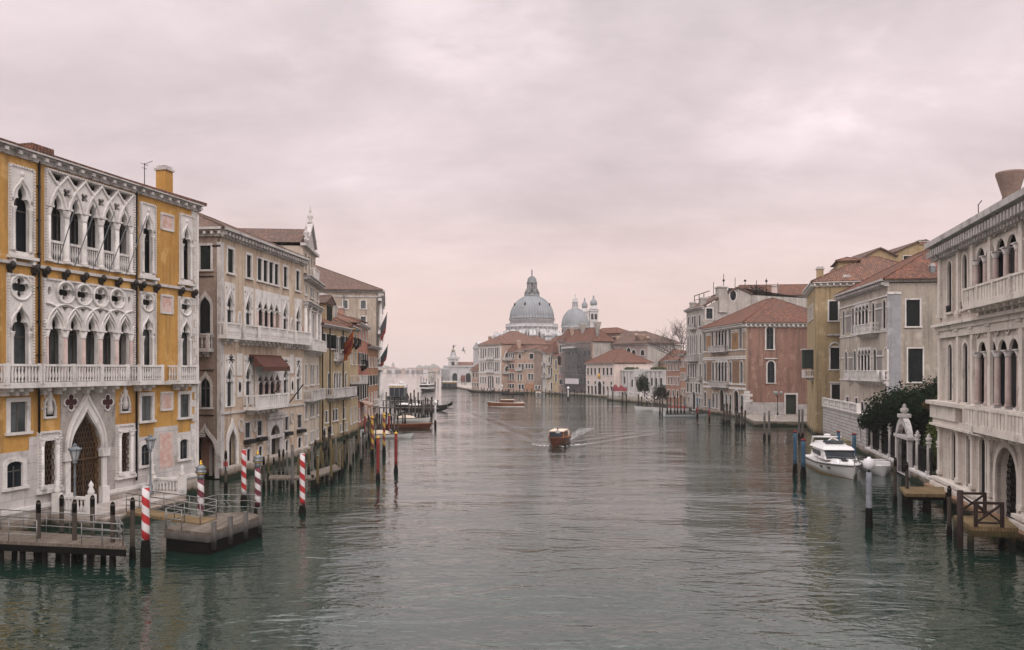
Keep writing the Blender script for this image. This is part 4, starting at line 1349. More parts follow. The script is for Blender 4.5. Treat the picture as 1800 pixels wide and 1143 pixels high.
# ochre house with long stone balcony
D0 = Vector((-22.75, 94.8)); D1 = Vector((-21.9, 107.0))
Dd = Bld('canal_house', 'faded yellow house with tall arched windows over a long stone balcony', 'house', D0, D1)
f = Dd.front; U, Z = f.U, f.Z; L = f.L
zE = Z(562, 573)
rows_of(f, [
    ('rect', Z(564, 611), Z(564, 586), [1.4, 4.6, 9.6], 1.2, DARK, {'leaf': SHUT}),
    ('rect', Z(573, 629), Z(573, 590), [6.0, 7.0, 8.0], .75, GLASSC),
    ('round', Z(575, 694), Z(575, 655), [3.2, 5.6, 6.8, 8.0, 10.6], .85, GLASS),
    ('rect', Z(575, 742), Z(575, 722), [2.2, 5.2, 6.4, 9.8], .9, DARK),
    ('rect', Z(575, 765), Z(575, 751), [1.5, 4.2, 8.3, 10.8], .7, GLASS, {'fr': .1}),
])
for u in (3.7, 5.2, 9.4): f.mb().box(u - .45, u + .45, -.08, -.02, Z(564, 611), Z(564, 586)).build('shutter', SHUT, Dd.root)
f.balcony(2.0, L - .1, Z(580, 697), 1.05, 1.0, STONEG, 'slab', 8, step=.3)
f.balcony(5.4, 8.6, Z(573, 632), .9, .5, STONE, 'lathe', 2, step=.2)
f.wall(-1.5, zE, YELW)
f.cornice(zE + .3, .4, .6, STONEG, step=.7, bw=.12)
for u in (.4, 3.4, 9.2): f.mb().ring([(u, -.1, .5), (u, -.1, zE)], .07, 6).build('drainpipe', IRON, Dd.root)
Dd.body(10, zE, YELW)
Dd.hip(0, L, 0, 10, zE + .32, 2.8, TILE, over=.5)
q = MB(); q.box(5.0, 8.2, 1.0, 6, zE + .5, zE + 3.2); q.slot = 1; q.box(5.6, 7.6, .9, .999, zE + 1.0, zE + 2.9); q.build('dormer', [YELW, SHUT], Dd.root)
Dd.hip(5.0, 8.2, 1.0, 6, zE + 3.22, 1.0, TILED, over=.3, gable='y', name='dormer_roof')
q = MB(); q.box(.5, 3.5, 3, 8, zE + 1, zE + 4.0); q.build('roof_room', GREYP, Dd.root); Dd.hip(.5, 3.5, 3, 8, zE + 4.02, 1.0, TILED, over=.5, name='dormer_roof')
Dd.chimney(9.3, 3.0, zE + .6, 4.2, 1.5, BRONZE, 'box')
# altana: a wooden roof terrace
q = MB(); z0 = zE + 3.0
q.box(10, 14.5, 4, 7.5, z0, z0 + .15)
for x in (10, 11.5, 13, 14.5):
    for y in (4, 7.5):
        q.bar((x, y, z0 - 3), (x, y, z0 + 1.2), .14)
for y in (4, 7.5): 
    q.bar((10, y, z0 + 1.2), (14.5, y, z0 + 1.2), .12)
    for i in range(6): q.bar((10 + .75 * i, y, z0 + .15), (10.75 + .75 * i, y, z0 + 1.2), .07); q.bar((10 + .75 * i, y, z0 + 1.2), (10.75 + .75 * i, y, z0 + .15), .07)
for x in (10, 14.5): q.bar((x, 4, z0 + 1.2), (x, 7.5, z0 + 1.2), .12)
q.build('roof_terrace', wood('terrace_wood', (.05, .045, .04), (.035, .03, .03)), Dd.root)

# narrow straw-coloured house with small iron balconies
E0 = Vector((-21.9, 107.15)); E1 = Vector((-22.35, 115.5))
Ee = Bld('canal_house', 'narrow straw-coloured house with small iron balconies and a flower-box terrace', 'house', E0, E1)
f = Ee.front; U, Z = f.U, f.Z; L = f.L
zE = Z(614, 577)
rows_of(f, [
    ('rect', Z(625, 606), Z(625, 588), [2.0, 5.8], 1.1, GLASS),
    ('rect', Z(625, 640), Z(625, 620), [2.0, 5.8], 1.1, GLASS),
    ('round', Z(625, 697), Z(625, 668), [1.6, 4.2, 6.6], 1.0, SHUT, {'leaf': SHUT}),
    ('rect', Z(625, 741), Z(625, 715), [1.5, 4.4, 6.9], .9, SHUTB),
])
for u in (2.0, 5.8): f.balcony(u - .9, u + .9, Z(625, 607), .9, .6, STONEG, 'iron', 1, step=.14, bmat=IRON)
f.balcony(.5, L - .3, Z(625, 672), 1.0, 1.4, STONEG, 'slab', 4, step=.3)
f.wall(-1.5, zE, YELW2); f.cornice(zE + .3, .4, .6, STONEG, step=.7, bw=.12)
Ee.body(9, zE, YELW2); Ee.hip(0, L, 0, 9, zE + .32, 2.2, TILE, over=.5); Ee.chimney(2.5, 2.5, zE + .8, 2.6, .8, GREYP)
# salmon house
F0 = Vector((-22.4, 115.7)); F1 = Vector((-23.75, 131.0))
Ff = Bld('canal_house', 'salmon-red house with dark shutters and a low striped awning', 'house', F0, F1)
f = Ff.front; U, Z = f.U, f.Z; L = f.L
zE = Z(632, 572)
rows_of(f, [
    ('rect', Z(640, 598), Z(640, 580), [3.2, 8.0, 12.4], 1.5, GLASS),
    ('rect', Z(640, 641), Z(640, 622), [2.4, 5.2, 9.0, 12.6], 1.3, SHUT, {'leaf': SHUT}),
    ('rect', Z(640, 700), Z(640, 676), [2.2, 5.6, 9.2, 12.8], 1.3, SHUTB, {'leaf': SHUT}),
    ('rect', Z(640, 735), Z(640, 715), [2.0, 6.6, 9.8, 12.8], 1.4, DARK)])
f.balcony(4.0, 7.2, Z(640, 645), 1.0, .8, IRON, 'iron', 2, step=.14, bmat=IRON)
f.wall(-1.5, zE, SALM); f.cornice(zE + .3, .4, .6, STONE, step=.7, bw=.12)
q = f.mb(); q.add([(3.0, -.02, Z(640, 703)), (8.6, -.02, Z(640, 703)), (8.6, -1.6, Z(640, 709)), (3.0, -1.6, Z(640, 709)), (3, -1.6, Z(640, 712)), (8.6, -1.6, Z(640, 712))], [(0, 3, 2, 1), (3, 4, 5, 2)]); q.build('awning', planks('striped_awning', (.45, .36, .32), (.30, .20, .17), .3), Ff.root)
Ff.body(10, zE, SALM); Ff.hip(0, L, 0, 10, zE + .32, 2.2, TILE, over=.5)
Ff.chimney(5, 3, zE + .8, 2.2, .8, BRICKR)
# orange-brown house
G0 = Vector((-23.8, 131.2)); G1 = Vector((-25.0, 148.2))
Gg = Bld('canal_house', 'orange-brown house with dark shutters beside the tall beige palace', 'house', G0, G1)
f = Gg.front; U, Z = f.U, f.Z; L = f.L
zE = Z(650, 612)
rows_of(f, [
    ('rect', Z(656, 676), Z(656, 660), [2.6, 7.0, 11.6, 15.0], 1.4, SHUT, {'leaf': SHUT}),
    ('rect', Z(656, 708), Z(656, 690), [2.6, 7.0, 11.6, 15.0], 1.4, SHUTB),
    ('rect', Z(656, 728), Z(656, 716), [2.6, 7.0, 11.6, 15.0], 1.2, DARK)])
rows_of(f, [('rect', Z(656, 645), Z(656, 629), [2.6, 7.0, 11.6, 15.0], 1.4, GLASSC)])
f.wall(-1.5, zE, ORNG); f.cornice(zE + .4, .5, .9, STONEG, step=.7)
f.balcony(9, 13, Z(656, 712), 1.0, 1.0, STONE, 'slab', 3, step=.4)
Gg.body(9, zE, ORNG); Gg.hip(0, L, 0, 9, zE + .42, 1.6, TILED, over=.6)
q = MB(); q.box(2, 9, 1.5, 8, zE + .6, zE + 4.6); q.build('roof_room', SALM, Gg.root); Gg.hip(2, 9, 1.5, 8, zE + 4.62, 1.0, TILED, over=.5, name='dormer_roof')

# tall beige palace behind, its flank facing the bridge
H_0 = Vector((-26.2, 156.0)); H_1 = Vector((-31.5, 190.0))
Hh = Bld('palace', 'tall beige palace with hipped roof and flags, towering over the row', 'palace', H_0, H_1)
zE = hz(515, 156)
f = Hh.front; L = f.L
for i, z in enumerate((3.5, 10.5, 17.0)):
    rows_of(f, [('round', z, z + 4.6, lin(1.5, L - 1.5, 9), 1.6, GLASS, {'fr': .25})])
    for u in lin(0, L + 3.5, 10): f.column(min(u, L - .4), z - .3, z + 5.4, .32, STONE, None, y=-.35)
    f.band(z + 5.5, z + 6.1, .7, STONE, name='entablature')
    f.balcony(1, L - 1, z - .2, 1.0, .9, STONE, 'slab', 9, step=.6)
f.wall(-1.5, zE, STONEG)
f.cornice(zE + .5, 1.3, 1.3, STONEG, step=1.0, bw=.4)
g = Hh.face((0, 34), (0, 0))
gz = lambda py: hz(py, 156)
for (pa, pb, ya, yb) in ((634, 643, 543, 529), (634, 643, 571, 557), (603, 611, 543, 529), (603, 611, 571, 557), (573, 581, 543, 529)):
    g.win('rect', g.U(pa), g.U(pb), gz(ya), gz(yb), fr=.2, pane=GLASSC)
g.wall(-1.5, zE - .0, BEIGE, t=.38, u1=g.L - .004)
g.band(zE - .9, zE - .6, .12, STONEG); g.cornice(zE + .5, .5, .5, STONEG, step=1.2)
for px in (572, 604.5): u = g.U(px); g.mb().ring([(u, -.12, 1), (u, -.12, zE - .5)], .1, 6).build('drainpipe', METAL, Hh.root)
Hh.body(34, zE, BEIGE, sides=('r', 'b'))
Hh.hip(0, L, 0, 34, zE + .55, 8.0, TILED, over=.9)
Hh.chimney(6, 22, zE + 3.5, 4.5, 1.2, STONEG); 
q = MB(); q.box(1.5, 4.0, 16, 20, zE + 1.2, zE + 3.0); q.build('dormer', GREYP, Hh.root)
# ------------------------------------------------------------------ the far bank: row from the sea customs point to the bend
WHITE = plaster('white_render', (.50, .49, .49), (.44, .43, .435), (.24, .23, .23), .4)
LEAD = stone('lead_sheet', (.25, .27, .29), (.205, .22, .24), dark=(.12, .125, .135), g=.5, scale=.3)
CHST = stone('church_stone', (.45, .445, .455), (.37, .37, .38), dark=(.14, .145, .155), g=.6, scale=.35)
BRICKP = brick('pale_brick', (.30, .18, .13), (.38, .25, .19), (.42, .36, .31), .45)
ROSE = plaster('rose_wash', (.34, .165, .135), (.29, .14, .115), (.14, .08, .07), .5)
NET = simple('scaffold_netting', (.17, .165, .16), .9)
GRASSY = simple('roof_hedge_green', (.12, .13, .03), .9, c2=(.06, .08, .02), scale=1.5)
def far(name, label, cat, a, b, pe, mat, rows=(), D=10, rise=3, roofm=None, over=.6, group=None, cor=True, rmat=None, base=None, back=False, ref=None, hipk=None, sides=('l', 'r', 'b')):
    """a, b: (photo column, row of the waterline) of the two ends; pe: row of the eave at the left end
    rows: (style, row bottom, row top, [columns], width m, pane, kw) measured at column ref"""
    P0, P1 = at(*a), at(*b)
    o = Bld(name, label, cat, P0, P1, group)
    f = o.front
    zE = f.Z(a[0], pe)
    r0 = ref or (a[0] + b[0]) / 2
    o.r0 = r0
    for r in rows:
        st, pb, pt, cols, w, pane = r[:6]
        kw = dict(fr=.22, deep=.2); kw.update(r[6] if len(r) > 6 else {})
        z0, z1 = f.Z(r0, pb), f.Z(r0, pt)
        for c in cols:
            u = f.U(c)
            if u - w / 2 < .3 or u + w / 2 > f.L - .3: continue
            f.win(st, u - w / 2, u + w / 2, z0, z1, pane=pane, **kw)
    f.wall(-1.5, zE, mat)
    if cor: f.cornice(zE + .3, .6, .6, STONEG, step=1.2, bw=.3)
    o.body(D, zE, rmat or mat, sides=sides)
    o.zE = zE
    o.D = D
    if rise: o.rf = o.hip(0, f.L, 0, D, zE + .32, rise, roofm or TILEO, over=over, gable=hipk)
    return o
def cl(a, b, n): return [a + (b - a) * (i + .5) / n for i in range(n)]

a1 = far('canal_house', 'small house with brick chimney, first after the white customs house', 'house', (829, 687.5), (841, 688.2), 652, BRICKP,
    [('rect', 664, 656, cl(829, 841, 2), 1.6, GLASS), ('rect', 680, 673, cl(829, 841, 3), 1.4, GLASS)], D=9, rise=4, roofm=TILE)
a1.chimney(a1.L * .4, 3, a1.zE + 1, 7.5, 1.6, BRICKR, 'bell')
# palace with two gothic floors
b1 = far('palace', 'big pale palace with two loggia floors and hipped roof beside the domed church', 'palace', (842, 688.5), (880, 690.6), 608, PALEP,
    [('round', 630, 611.5, [845.5, 849.5, 853.5, 871, 874.5, 878], 1.3, GLASSC, {'fr': .35}),
     ('round', 630, 611.5, cl(857, 868, 4), 1.3, GLASSC, {'fr': .35, 'mat': STONE}),
     ('round', 653, 636.5, [845.5, 849.5, 853.5, 871, 874.5, 878], 1.3, GLASSC, {'fr': .35}),
     ('round', 653, 636.5, cl(857, 868, 4), 1.3, GLASSC, {'fr': .35}),
     ('rect', 674, 663, [845, 849, 853, 873, 877], 1.3, GLASSC, {'fr': .3}),
     ('point', 682, 661, [859, 862.5, 866], 1.7, DARK, {'fr': .3})], D=22, rise=5.5, roofm=TILE, rmat=BRICKP)
f = b1.front
for py in (632.5, 655.5): z = f.Z(861, py); f.band(z - .3, z + .3, .3, STONE); 
for u in (.4, f.L - .4): f.mb().box(u - .4, u + .4, -.08, .1, 1, b1.zE - .7).build('corner_pilaster', STONE, b1.root)
for k, z in enumerate((f.Z(861, 632.5), f.Z(861, 655.5))): f.balcony(f.U(856), f.U(869), z + .3, 1.0, .8, STONE, 'slab', 4, step=.5)
g = b1.face((f.L, 0), (f.L, 22)); g.holes = []
for (py0, py1) in ((631, 618), (655, 642)):
    z0, z1 = hz(py0, 308), hz(py1, 308); g.win('ogee', 2.0, 3.6, z0, z1, fr=.3, pane=GLASS, hole=False, deep=-.02); g.balcony(.8, 4.8, z0 - .4, 1.0, .8, STONEG, 'slab', 2, step=.4)
for x, h in ((2, 3.0), (12, 3.2)): b1.chimney(x, 4, b1.zE + 1, h, 1.0, BRICKR)
# row of small houses
specs = [
 ('red brick house with a long top-floor balcony in the far row', (889, 690.3), (905, 690.8), 620.5, BRICKR, [('rect', 631, 622, cl(890, 904, 4), 1.1, GLASSC), ('rect', 648, 640, cl(890, 904, 3), 1.3, GLASS), ('rect', 668, 656, cl(890, 904, 3), 1.3, GLASSC), ('rect', 683, 675, cl(890, 904, 3), 1.3, DARK)], 3.0, TILEO),
 ('brown house with round-topped attic window in the far row', (905.3, 690.8), (922, 691.2), 619, BRICKP, [('round', 630, 622, cl(906, 921, 3), 1.4, GLASS), ('rect', 650, 640, cl(906, 921, 3), 1.3, GLASSC), ('rect', 669, 658, cl(906, 921, 4), 1.2, GLASS), ('rect', 684, 676, cl(906, 921, 3), 1.3, DARK)], 1.5, TILE),
 ('narrow pinkish house with an orange ground floor in the far row', (922.4, 691.2), (939, 691.7), 615.5, plaster('dusty_pink', (.40, .29, .23), (.34, .25, .20), brickamt=.6), [('rect', 631, 622, cl(923, 938, 2), 2.2, SHUT), ('rect', 648, 640, cl(923, 938, 3), 1.2, GLASSC), ('rect', 668, 657, cl(923, 938, 3), 1.4, GLASSC)], 1.6, TILE),
 ('dark brick house with two pointed windows above a tiled lean-to', (939.3, 691.7), (953.5, 692), 617.5, BRICKB, [('rect', 630, 621, [946], 3.4, SHUT), ('ogee', 647, 638, [943], 1.4, GLASS, {'fr': .5}), ('ogee', 668, 656, [943], 1.4, GLASS, {'fr': .5}), ('rect', 684, 678, cl(941, 953, 3), 1.2, DARK)], 1.6, TILE),
 ('thin white house squeezed between dark brick and cream houses', (953.8, 692), (959.3, 692.3), 621, WHITE, [('rect', 646, 639, [956.5], 1.4, SHUT), ('rect', 660, 655, [956.5], 1.3, GLASSC)], 1.2, TILE),
 ('cream house with green shutters and two stone balconies in the far row', (959.6, 692.3), (972, 692.8), 621.8, plaster('cream_wash', (.50, .43, .33), (.45, .38, .29)), [('rect', 640, 627, cl(960, 971, 3), 1.2, GLASSC), ('rect', 661, 647, cl(960, 971, 3), 1.3, GLASS), ('round', 685, 672, cl(960, 971, 3), 1.3, GLASS)], 4.2, TILEO),
 ('narrow yellow house with balconies beside the brick tower house', (972.3, 692.8), (982, 693.2), 628, YELW2, [('rect', 649, 633, cl(972.5, 982, 3), 1.0, GLASSC), ('rect', 671, 658, cl(972.5, 982, 3), 1.0, GLASS), ('rect', 686, 678, cl(972.5, 982, 2), 1.2, DARK)], 1.2, TILE),
 ('tall brick house with a dark bay window, next to the scaffold', (982.3, 693.2), (993, 693.8), 600.5, brick('soft_brick', (.24, .13, .10), (.31, .19, .15), (.36, .30, .27)), [('rect', 620, 606, [984.8, 989.5], 1.5, GLASSC), ('rect', 657, 645, cl(983, 992.5, 3), 1.2, SHUT), ('rect', 676, 667, [986.5], 2.8, DARK)], 4.0, TILEO),
]
for lab, a, b, pe, mt, rws, rise, rm in specs:
    o = far('canal_house', lab, 'house', a, b, pe, mt, rws, D=11, rise=rise, roofm=rm)
    if 'brown house' in lab or 'cream house' in lab or 'red brick' in lab:
        z = o.front.Z(o.r0, 650 if 'brown' in lab else (641 if 'cream' in lab else 632)); o.front.balcony(1, o.L - 1, z - .2, 1.0, .9, STONEG, 'slab', 3, step=.5)
        if 'cream' in lab: z = o.front.Z(o.r0, 662); o.front.balcony(.7, o.L - .7, z - .2, 1.0, .9, STONEG, 'slab', 3, step=.5)
    if 'dark bay' in lab:
        z = o.front.Z(986, 641); o.front.mb().box(1.0, o.L - 3.0, -1.0, .0, z, z + 3.0).build('bay_window', IRON, o.root)
    if 'orange ground' in lab:
        q = o.front.mb().box(.1, o.L - .1, -.06, -.01, .5, o.front.Z(931, 675)); q.build('orange_render', ORNG, o.root)
    if rise > 2: o.chimney(o.L * .75, 3.5, o.zE + 1.0, 4.0, 1.1, BRICKP)
# roofs and altane behind that row
for lab, pa, pb, Y0, pe, rise, rm in (('dark-timbered attic house with a wooden terrace behind the far row', 917, 940, 345, 603, 3.2, TILE), ('red-brick attic house with orange roof behind the cream house', 959, 982, 330, 606, 3.6, TILEO)):
    P0, P1 = atY(pa, Y0), atY(pb, Y0 - 6)
    o = Bld('attic_house', lab, 'house', P0, P1); f = o.front; zE = hz(pe, Y0)
    for k in range(2): f.win('rect', f.L * (.3 + .3 * k), f.L * (.3 + .3 * k) + 1.2, zE - 3.4, zE - 1.4, pane=GLASS, fr=.2)
    f.wall(0, zE, BRICKP if pa < 940 else BRICKR); o.body(9, zE, BRICKP, z0=0); o.hip(0, f.L, 0, 9, zE + .02, rise, rm)
    if pa < 940:
        q = MB(); q.box(f.L, f.L + 9, 1, 5, zE - 1.5, zE - 1.3)
        for i in range(6):
            q.bar((f.L + .1 + 1.75 * i, 1, zE - 5), (f.L + .1 + 1.75 * i, 1, zE), .18)
        q.bar((f.L, 1, zE), (f.L + 9, 1, zE), .16); q.build('roof_terrace', MAT['terrace_wood'], o.root)
# palace under scaffolding
sc = far('palace', 'brick palace wrapped in scaffolding and netting with a white banner', 'palace', (993.3, 693.8), (1041, 696.4), 604, BRICKP,
    [('round', 626, 616, cl(996, 1040, 6), 1.6, DARK), ('round', 651, 640, cl(996, 1040, 6), 1.6, DARK), ('round', 672, 662, cl(996, 1040, 6), 1.6, DARK)], D=9, rise=5.0, roofm=TILEO, rmat=GREYP)
f = sc.front
q = f.mb(); us0_, us1_ = .2, f.L - .2
zt = f.Z(1000, 607)
nu = 22
for i in range(nu + 1):
    u = us0_ + (us1_ - us0_) * i / nu
    for y in (-1.6, -.5): q.bar((u, y, -1), (u, y, zt), .12)
k = 0; z = 2.2
while z < zt:
    q.box(us0_, us1_, -1.65, -.45, z, z + .08)
    q.bar((us0_, -1.6, z + 1.0), (us1_, -1.6, z + 1.0), .10)
    for i in range(0, nu, 2):
        if (i // 2 + k) % 2: q.bar((us0_ + (us1_ - us0_) * i / nu, -1.62, z), (us0_ + (us1_ - us0_) * (i + 1) / nu, -1.62, z + 2), .09)
    z += 2.05; k += 1
scf = q.build('scaffold', METAL, sc.root)
q = f.mb(); hs = []
ua, ub = f.U(993.6, 1.8), f.U(1016, 1.8)
nm = NB('netting'); nm.fin(nm.mix(nm.ramp(nm.noise(.4, 4, .6, (1, 1, .3)), .35, .65), (.20, .19, .185), (.13, .125, .12)), .95)
tr_ = nm.n('ShaderNodeBsdfTransparent'); mx_ = nm.n('ShaderNodeMixShader'); mx_.inputs[0].default_value = .16
nm.l(tr_.outputs[0], mx_.inputs[1]); nm.l(nm.b.outputs[0], mx_.inputs[2]); nm.l(mx_.outputs[0], nm.o.inputs[0])
q.box(ua, ub, -1.85, -1.80, 3, zt - 3); q.build('netting', nm.m, sc.root)
q = f.mb(); q.box(f.U(993.6, 2.0), f.U(1017.5, 2.0), -2.05, -1.95, f.Z(1004, 675, 2.0), f.Z(1004, 665.5, 2.0)); q.build('banner', simple('banner_white', (.55, .50, .52), .8, c2=(.48, .44, .46)), sc.root)
q = f.mb(); q.box(f.U(994), f.U(1016), -1.7, .2, zt - 1.2, zt - .6); q.build('work_platform', WHITE, sc.root)
for px, y0_, w_, st in ((1012, 3, 1.7, 'bell'), (1037, 3, 1.7, 'bell'), (1002, 6, 1.0, 'box')): sc.chimney(sc.front.U(px), y0_, sc.zE + 1.0, 6.0, w_, GREYP, st)
# long pale palace with oculi standing behind
P0, P1 = atY(1036, 285), atY(1137, 262)
lp = Bld('palace', 'long pale palace with arched and round attic windows and five chimneys behind the pink one', 'palace', P0, P1)
f = lp.front; zE = f.Z(1040, 608)
for px in (1053, 1065, 1095, 1114, 1129.5): u = f.U(px); f.win('round', u - .9, u + .9, f.Z(px, 624.5), f.Z(px, 615), pane=GLASS, fr=.3)
for px in (1080, 1105): u = f.U(px); f.win('round', u - .9, u + .9, f.Z(px, 621), f.Z(px, 621) + 1.82, pane=GLASS, fr=.3, sill=False)
f.wall(-1, zE, plaster('grey_pink_plaster', (.36, .31, .29), (.30, .26, .245), (.16, .13, .12), .6)); f.cornice(zE + .3, .7, .8, STONEG, step=1.3, bw=.3)
lp.body(16, zE, GREYP); lr = lp.hip(0, f.L, 0, 16, zE + .32, 4.2, TILED, over=1.0)
for px, py0, py1, w_, st in ((1112.5, 602, 586, 1.1, 'pot'), (1122.5, 609, 588, 2.3, 'bell'), (1133, 606, 591, 1.1, 'pot'), (1060, 618, 595, 1.3, 'box'), (1044, 612, 592, 1.6, 'box')):
    u, y_ = f.hit(px); lp.chimney(u, 1.5, hz(py0, y_), (py0 - py1) * y_ / FPX, w_, BRICKP, st)
q = MB(); ua, ub = f.U(1073), f.U(1103); z = f.Z(1088, 597, -6); 
for i in range(7):
    for y in (5, 9): q.bar((ua + (ub - ua) * i / 6, y, z - 2), (ua + (ub - ua) * i / 6, y, z + 2.6), .2)
for y in (5, 9): q.bar((ua, y, z + 2.6), (ub, y, z + 2.6), .18); q.bar((ua, y, z + .9), (ub, y, z + .9), .16); q.bar((ua, y, z - .2), (ub, y, z - .2), .2)
for i in range(6): q.bar((ua + (ub - ua) * i / 6, 5, z - .2), (ua + (ub - ua) * (i + 1) / 6, 5, z + .9), .1)
q.build('roof_terrace', BRICKB, lp.root)
q = MB(); q.box(f.U(1052), f.U(1075), 2.5, 6, zE + .8, zE + 3.2); q.slot = 1; q.box(f.U(1054), f.U(1073), 2.44, 2.497, zE + 1.5, zE + 2.8); q.build('dormer', [BRICKP, GLASS], lp.root)
q = MB(); q.box(-8, f.U(1062), 6, 14, zE - 1, zE + 4.5); q.build('upper_room', BRICKP, lp.root); lp.hip(-8, f.U(1062), 6, 14, zE + 4.52, 2.2, TILEO, over=.8)
# pale pink palace
mp_ = far('palace', 'pale pink palace with seven small upper windows and an orange roof', 'palace', (1030, 696.6), (1079, 699.8), 640, PALEP,
    [('rect', 659, 647, [1033.5, 1039.7, 1046, 1053.5, 1061, 1067.7, 1074.5], 1.4, GLASS), ('rect', 675.5, 670, [1034, 1046, 1061, 1074.5], 1.2, GLASS),
     ('rect', 693, 678.5, [1034.5, 1040.5, 1047, 1061, 1068, 1075], 1.5, DARK), ('round', 693, 670, [1054], 2.6, DARK, {'fr': .4})], D=14, rise=4.6, ref=1040, sides=('l', 'b'))
f = mp_.front
g = mp_.face((f.L, 0), (f.L, 14)); g.wall(-1, mp_.zE, PALEP, t=.35, u0=.42)
u = f.U(1054); f.mb().lathe([(.0, 0), (.5, .3), (.6, 1.0), (.3, 1.6), (.0, 1.9)], u, -.1, f.Z(1054, 666), 8).build('crest', GOLD, mp_.root)
wing = far('canal_house', 'low orange-roofed wing behind the white modernist palace', 'house', (1080, 690), (1170, 698.5), 640, BRICKP, [('rect', 650, 642, [1084, 1094], 2.2, GLASSC)], D=12, rise=4.4, ref=1120)
for px in (1091, 1096, 1126.5): u = wing.front.U(px); wing.chimney(u, 1.5, wing.zE + .3, 4.0, 1.3, GREYP)
# low white modern palace with terrace and hedge on the roof
gg = far('palace', 'low white modern palace with slit windows and a hedge along its flat roof', 'palace', (1080, 699), (1169.5, 703.3), 651, WHITE,
    [('rect', 674.5, 662, [1085.5, 1092, 1098.5], 1.2, GLASS, {'fr': .15}), ('rect', 680, 667, [1111.5, 1120, 1128], 1.2, GLASS, {'fr': .15}), ('rect', 677, 664, [1138.5, 1146.5, 1154, 1162.5], 1.3, GLASS, {'fr': .15})], D=9, rise=0, cor=False, ref=1100)
f = gg.front
for c in (1082, 1089, 1095.5, 1102, 1107, 1115.5, 1124, 1132, 1135, 1142.5, 1150.3, 1158, 1167):
    u = f.U(c); q = f.mb().box(u - .35, u + .35, -.35, .02, .5, f.Z(1100, 653.5)); q.build('pilaster', WHITE, gg.root)
f.mb().box(0, f.L, -.45, .6, f.Z(1100, 653), f.Z(1100, 650)).build('parapet', WHITE, gg.root)
f.mb().box(f.U(1117), f.U(1136), -.6, .5, f.Z(1120, 663), f.Z(1120, 648.5)).build('porch', WHITE, gg.root)
# ------------------------------------------------------------------ brick houses by the bare tree
br = far('canal_house', 'dark red brick house with white-framed slit windows near the bare tree', 'house', (1171, 714), (1195.5, 717.6), 636, BRICKR,
    [('rect', 651, 640, cl(1172, 1195, 4), 1.1, GLASSC), ('rect', 676, 663, cl(1172, 1195, 4), 1.1, GLASSC), ('rect', 697, 686, cl(1172, 1195, 3), 1.4, DARK)], D=10, rise=2.0, roofm=TILE)
br2 = far('canal_house', 'orange brick house with a big flared chimney beside the grey palace', 'house', (1195.8, 717.6), (1206.3, 719.6), 625, plaster('orange_brick_wash', (.38, .19, .12), (.32, .16, .10), brickamt=.5),
    [('rect', 645, 634, cl(1196, 1206, 2), 1.1, GLASSC), ('rect', 668, 656, cl(1196, 1206, 2), 1.1, GLASS), ('rect', 695, 684, cl(1196, 1206, 2), 1.1, GLASS)], D=9, rise=1.0, roofm=TILE)
br2.chimney(br2.L * .55, 2, br2.zE - .2, 4.2, 1.7, BRICKR, 'bell')
for lab, pa, pb, Y0, pe, rise, rm, mt in (
    ('red-walled house with hipped roof behind the brick houses', 1160, 1204, 310, 624, 2.6, TILE, SALM),
    ('low house with a broad orange roof behind the white palace', 1138, 1180, 300, 634, 3.0, TILEO, BRICKP),
    ('low roof with a rounded gable between pink palace and brick house', 1150, 1198, 280, 641, 2.5, TILE, BRICKR)):
    o = Bld('attic_house', lab, 'house', atY(pa, Y0), atY(pb, Y0 - 6)); f = o.front; zE = hz(pe, Y0)
    for k in range(5): u = f.L * (.12 + .19 * k); f.win('rect', u - .5, u + .5, zE - 2.3, zE - .8, pane=GLASS, fr=.15)
    f.wall(0, zE, mt); o.body(10, zE, mt, z0=0); o.hip(0, f.L, 0, 10, zE + .02, rise, rm)

# ------------------------------------------------------------------ domed church
SX, SY = (935 - 900) / FPX * 425, 425.0
ch = empty('church', (SX, SY, 0), 0, 'great domed white church with lantern, second dome and twin bell towers', 'church')
sc_ = 425 / FPX
def zc_(py, Y=425): return hz(py, Y)
q = MB()
zdb, zdt = zc_(559.5), zc_(521)
Rm = 38.5 * sc_
prof = [(Rm * 1.03, zdb - .6), (Rm * 1.03, zdb)] + [(Rm * math.cos(t), zdb + (zdt - zdb) * 1.04 * math.sin(t)) for t in np.linspace(0, 1.32, 14)]
q.lathe(prof, 0, 0, 0, 48)
for i in range(48):     # lead seams
    a = 2 * PI * i / 48
    q.ring([(Rm * 1.005 * math.cos(t) * math.cos(a), Rm * 1.005 * math.cos(t) * math.sin(a), zdb + (zdt - zdb) * 1.045 * math.sin(t)) for t in np.linspace(0, 1.3, 9)], .16, 4)
dome = q.build('dome', LEAD, ch)
q = MB()
for i in range(8):
    a = 2 * PI * (i + .5) / 8
    t = .55; r = Rm * math.cos(t) * 1.0
    MB().lathe([(.35, 0), (.4, 1.1), (.5, 1.15), (0, 1.9)], r * math.cos(a), r * math.sin(a), zdb + (zdt - zdb) * math.sin(t) * 1.0, 6).build('dome_light', IRON, dome)
def drum(q, R0_, z0, z1, n, arch=True, w=.5, slot_dark=1):
    """round wall with arched openings modelled as recessed dark niches between piers"""
    q.lathe([(R0_, z0), (R0_, z1)], 0, 0, 0, 64)
q = MB()
zd0, zd1, zd2 = zc_(590), zc_(579), zc_(572)
q.lathe([(Rm * 1.0, zc_(572)), (Rm * 1.0, zdb - .62), (Rm * 1.06, zdb - .6)], 0, 0, 0, 64)
q.lathe([(44.5 * sc_, zc_(578)), (46.5 * sc_, zc_(576)), (46.5 * sc_, zc_(574)), (45 * sc_, zc_(573.5)), (45 * sc_, zc_(571.5)), (Rm * 1.0, zc_(571))], 0, 0, 0, 64)
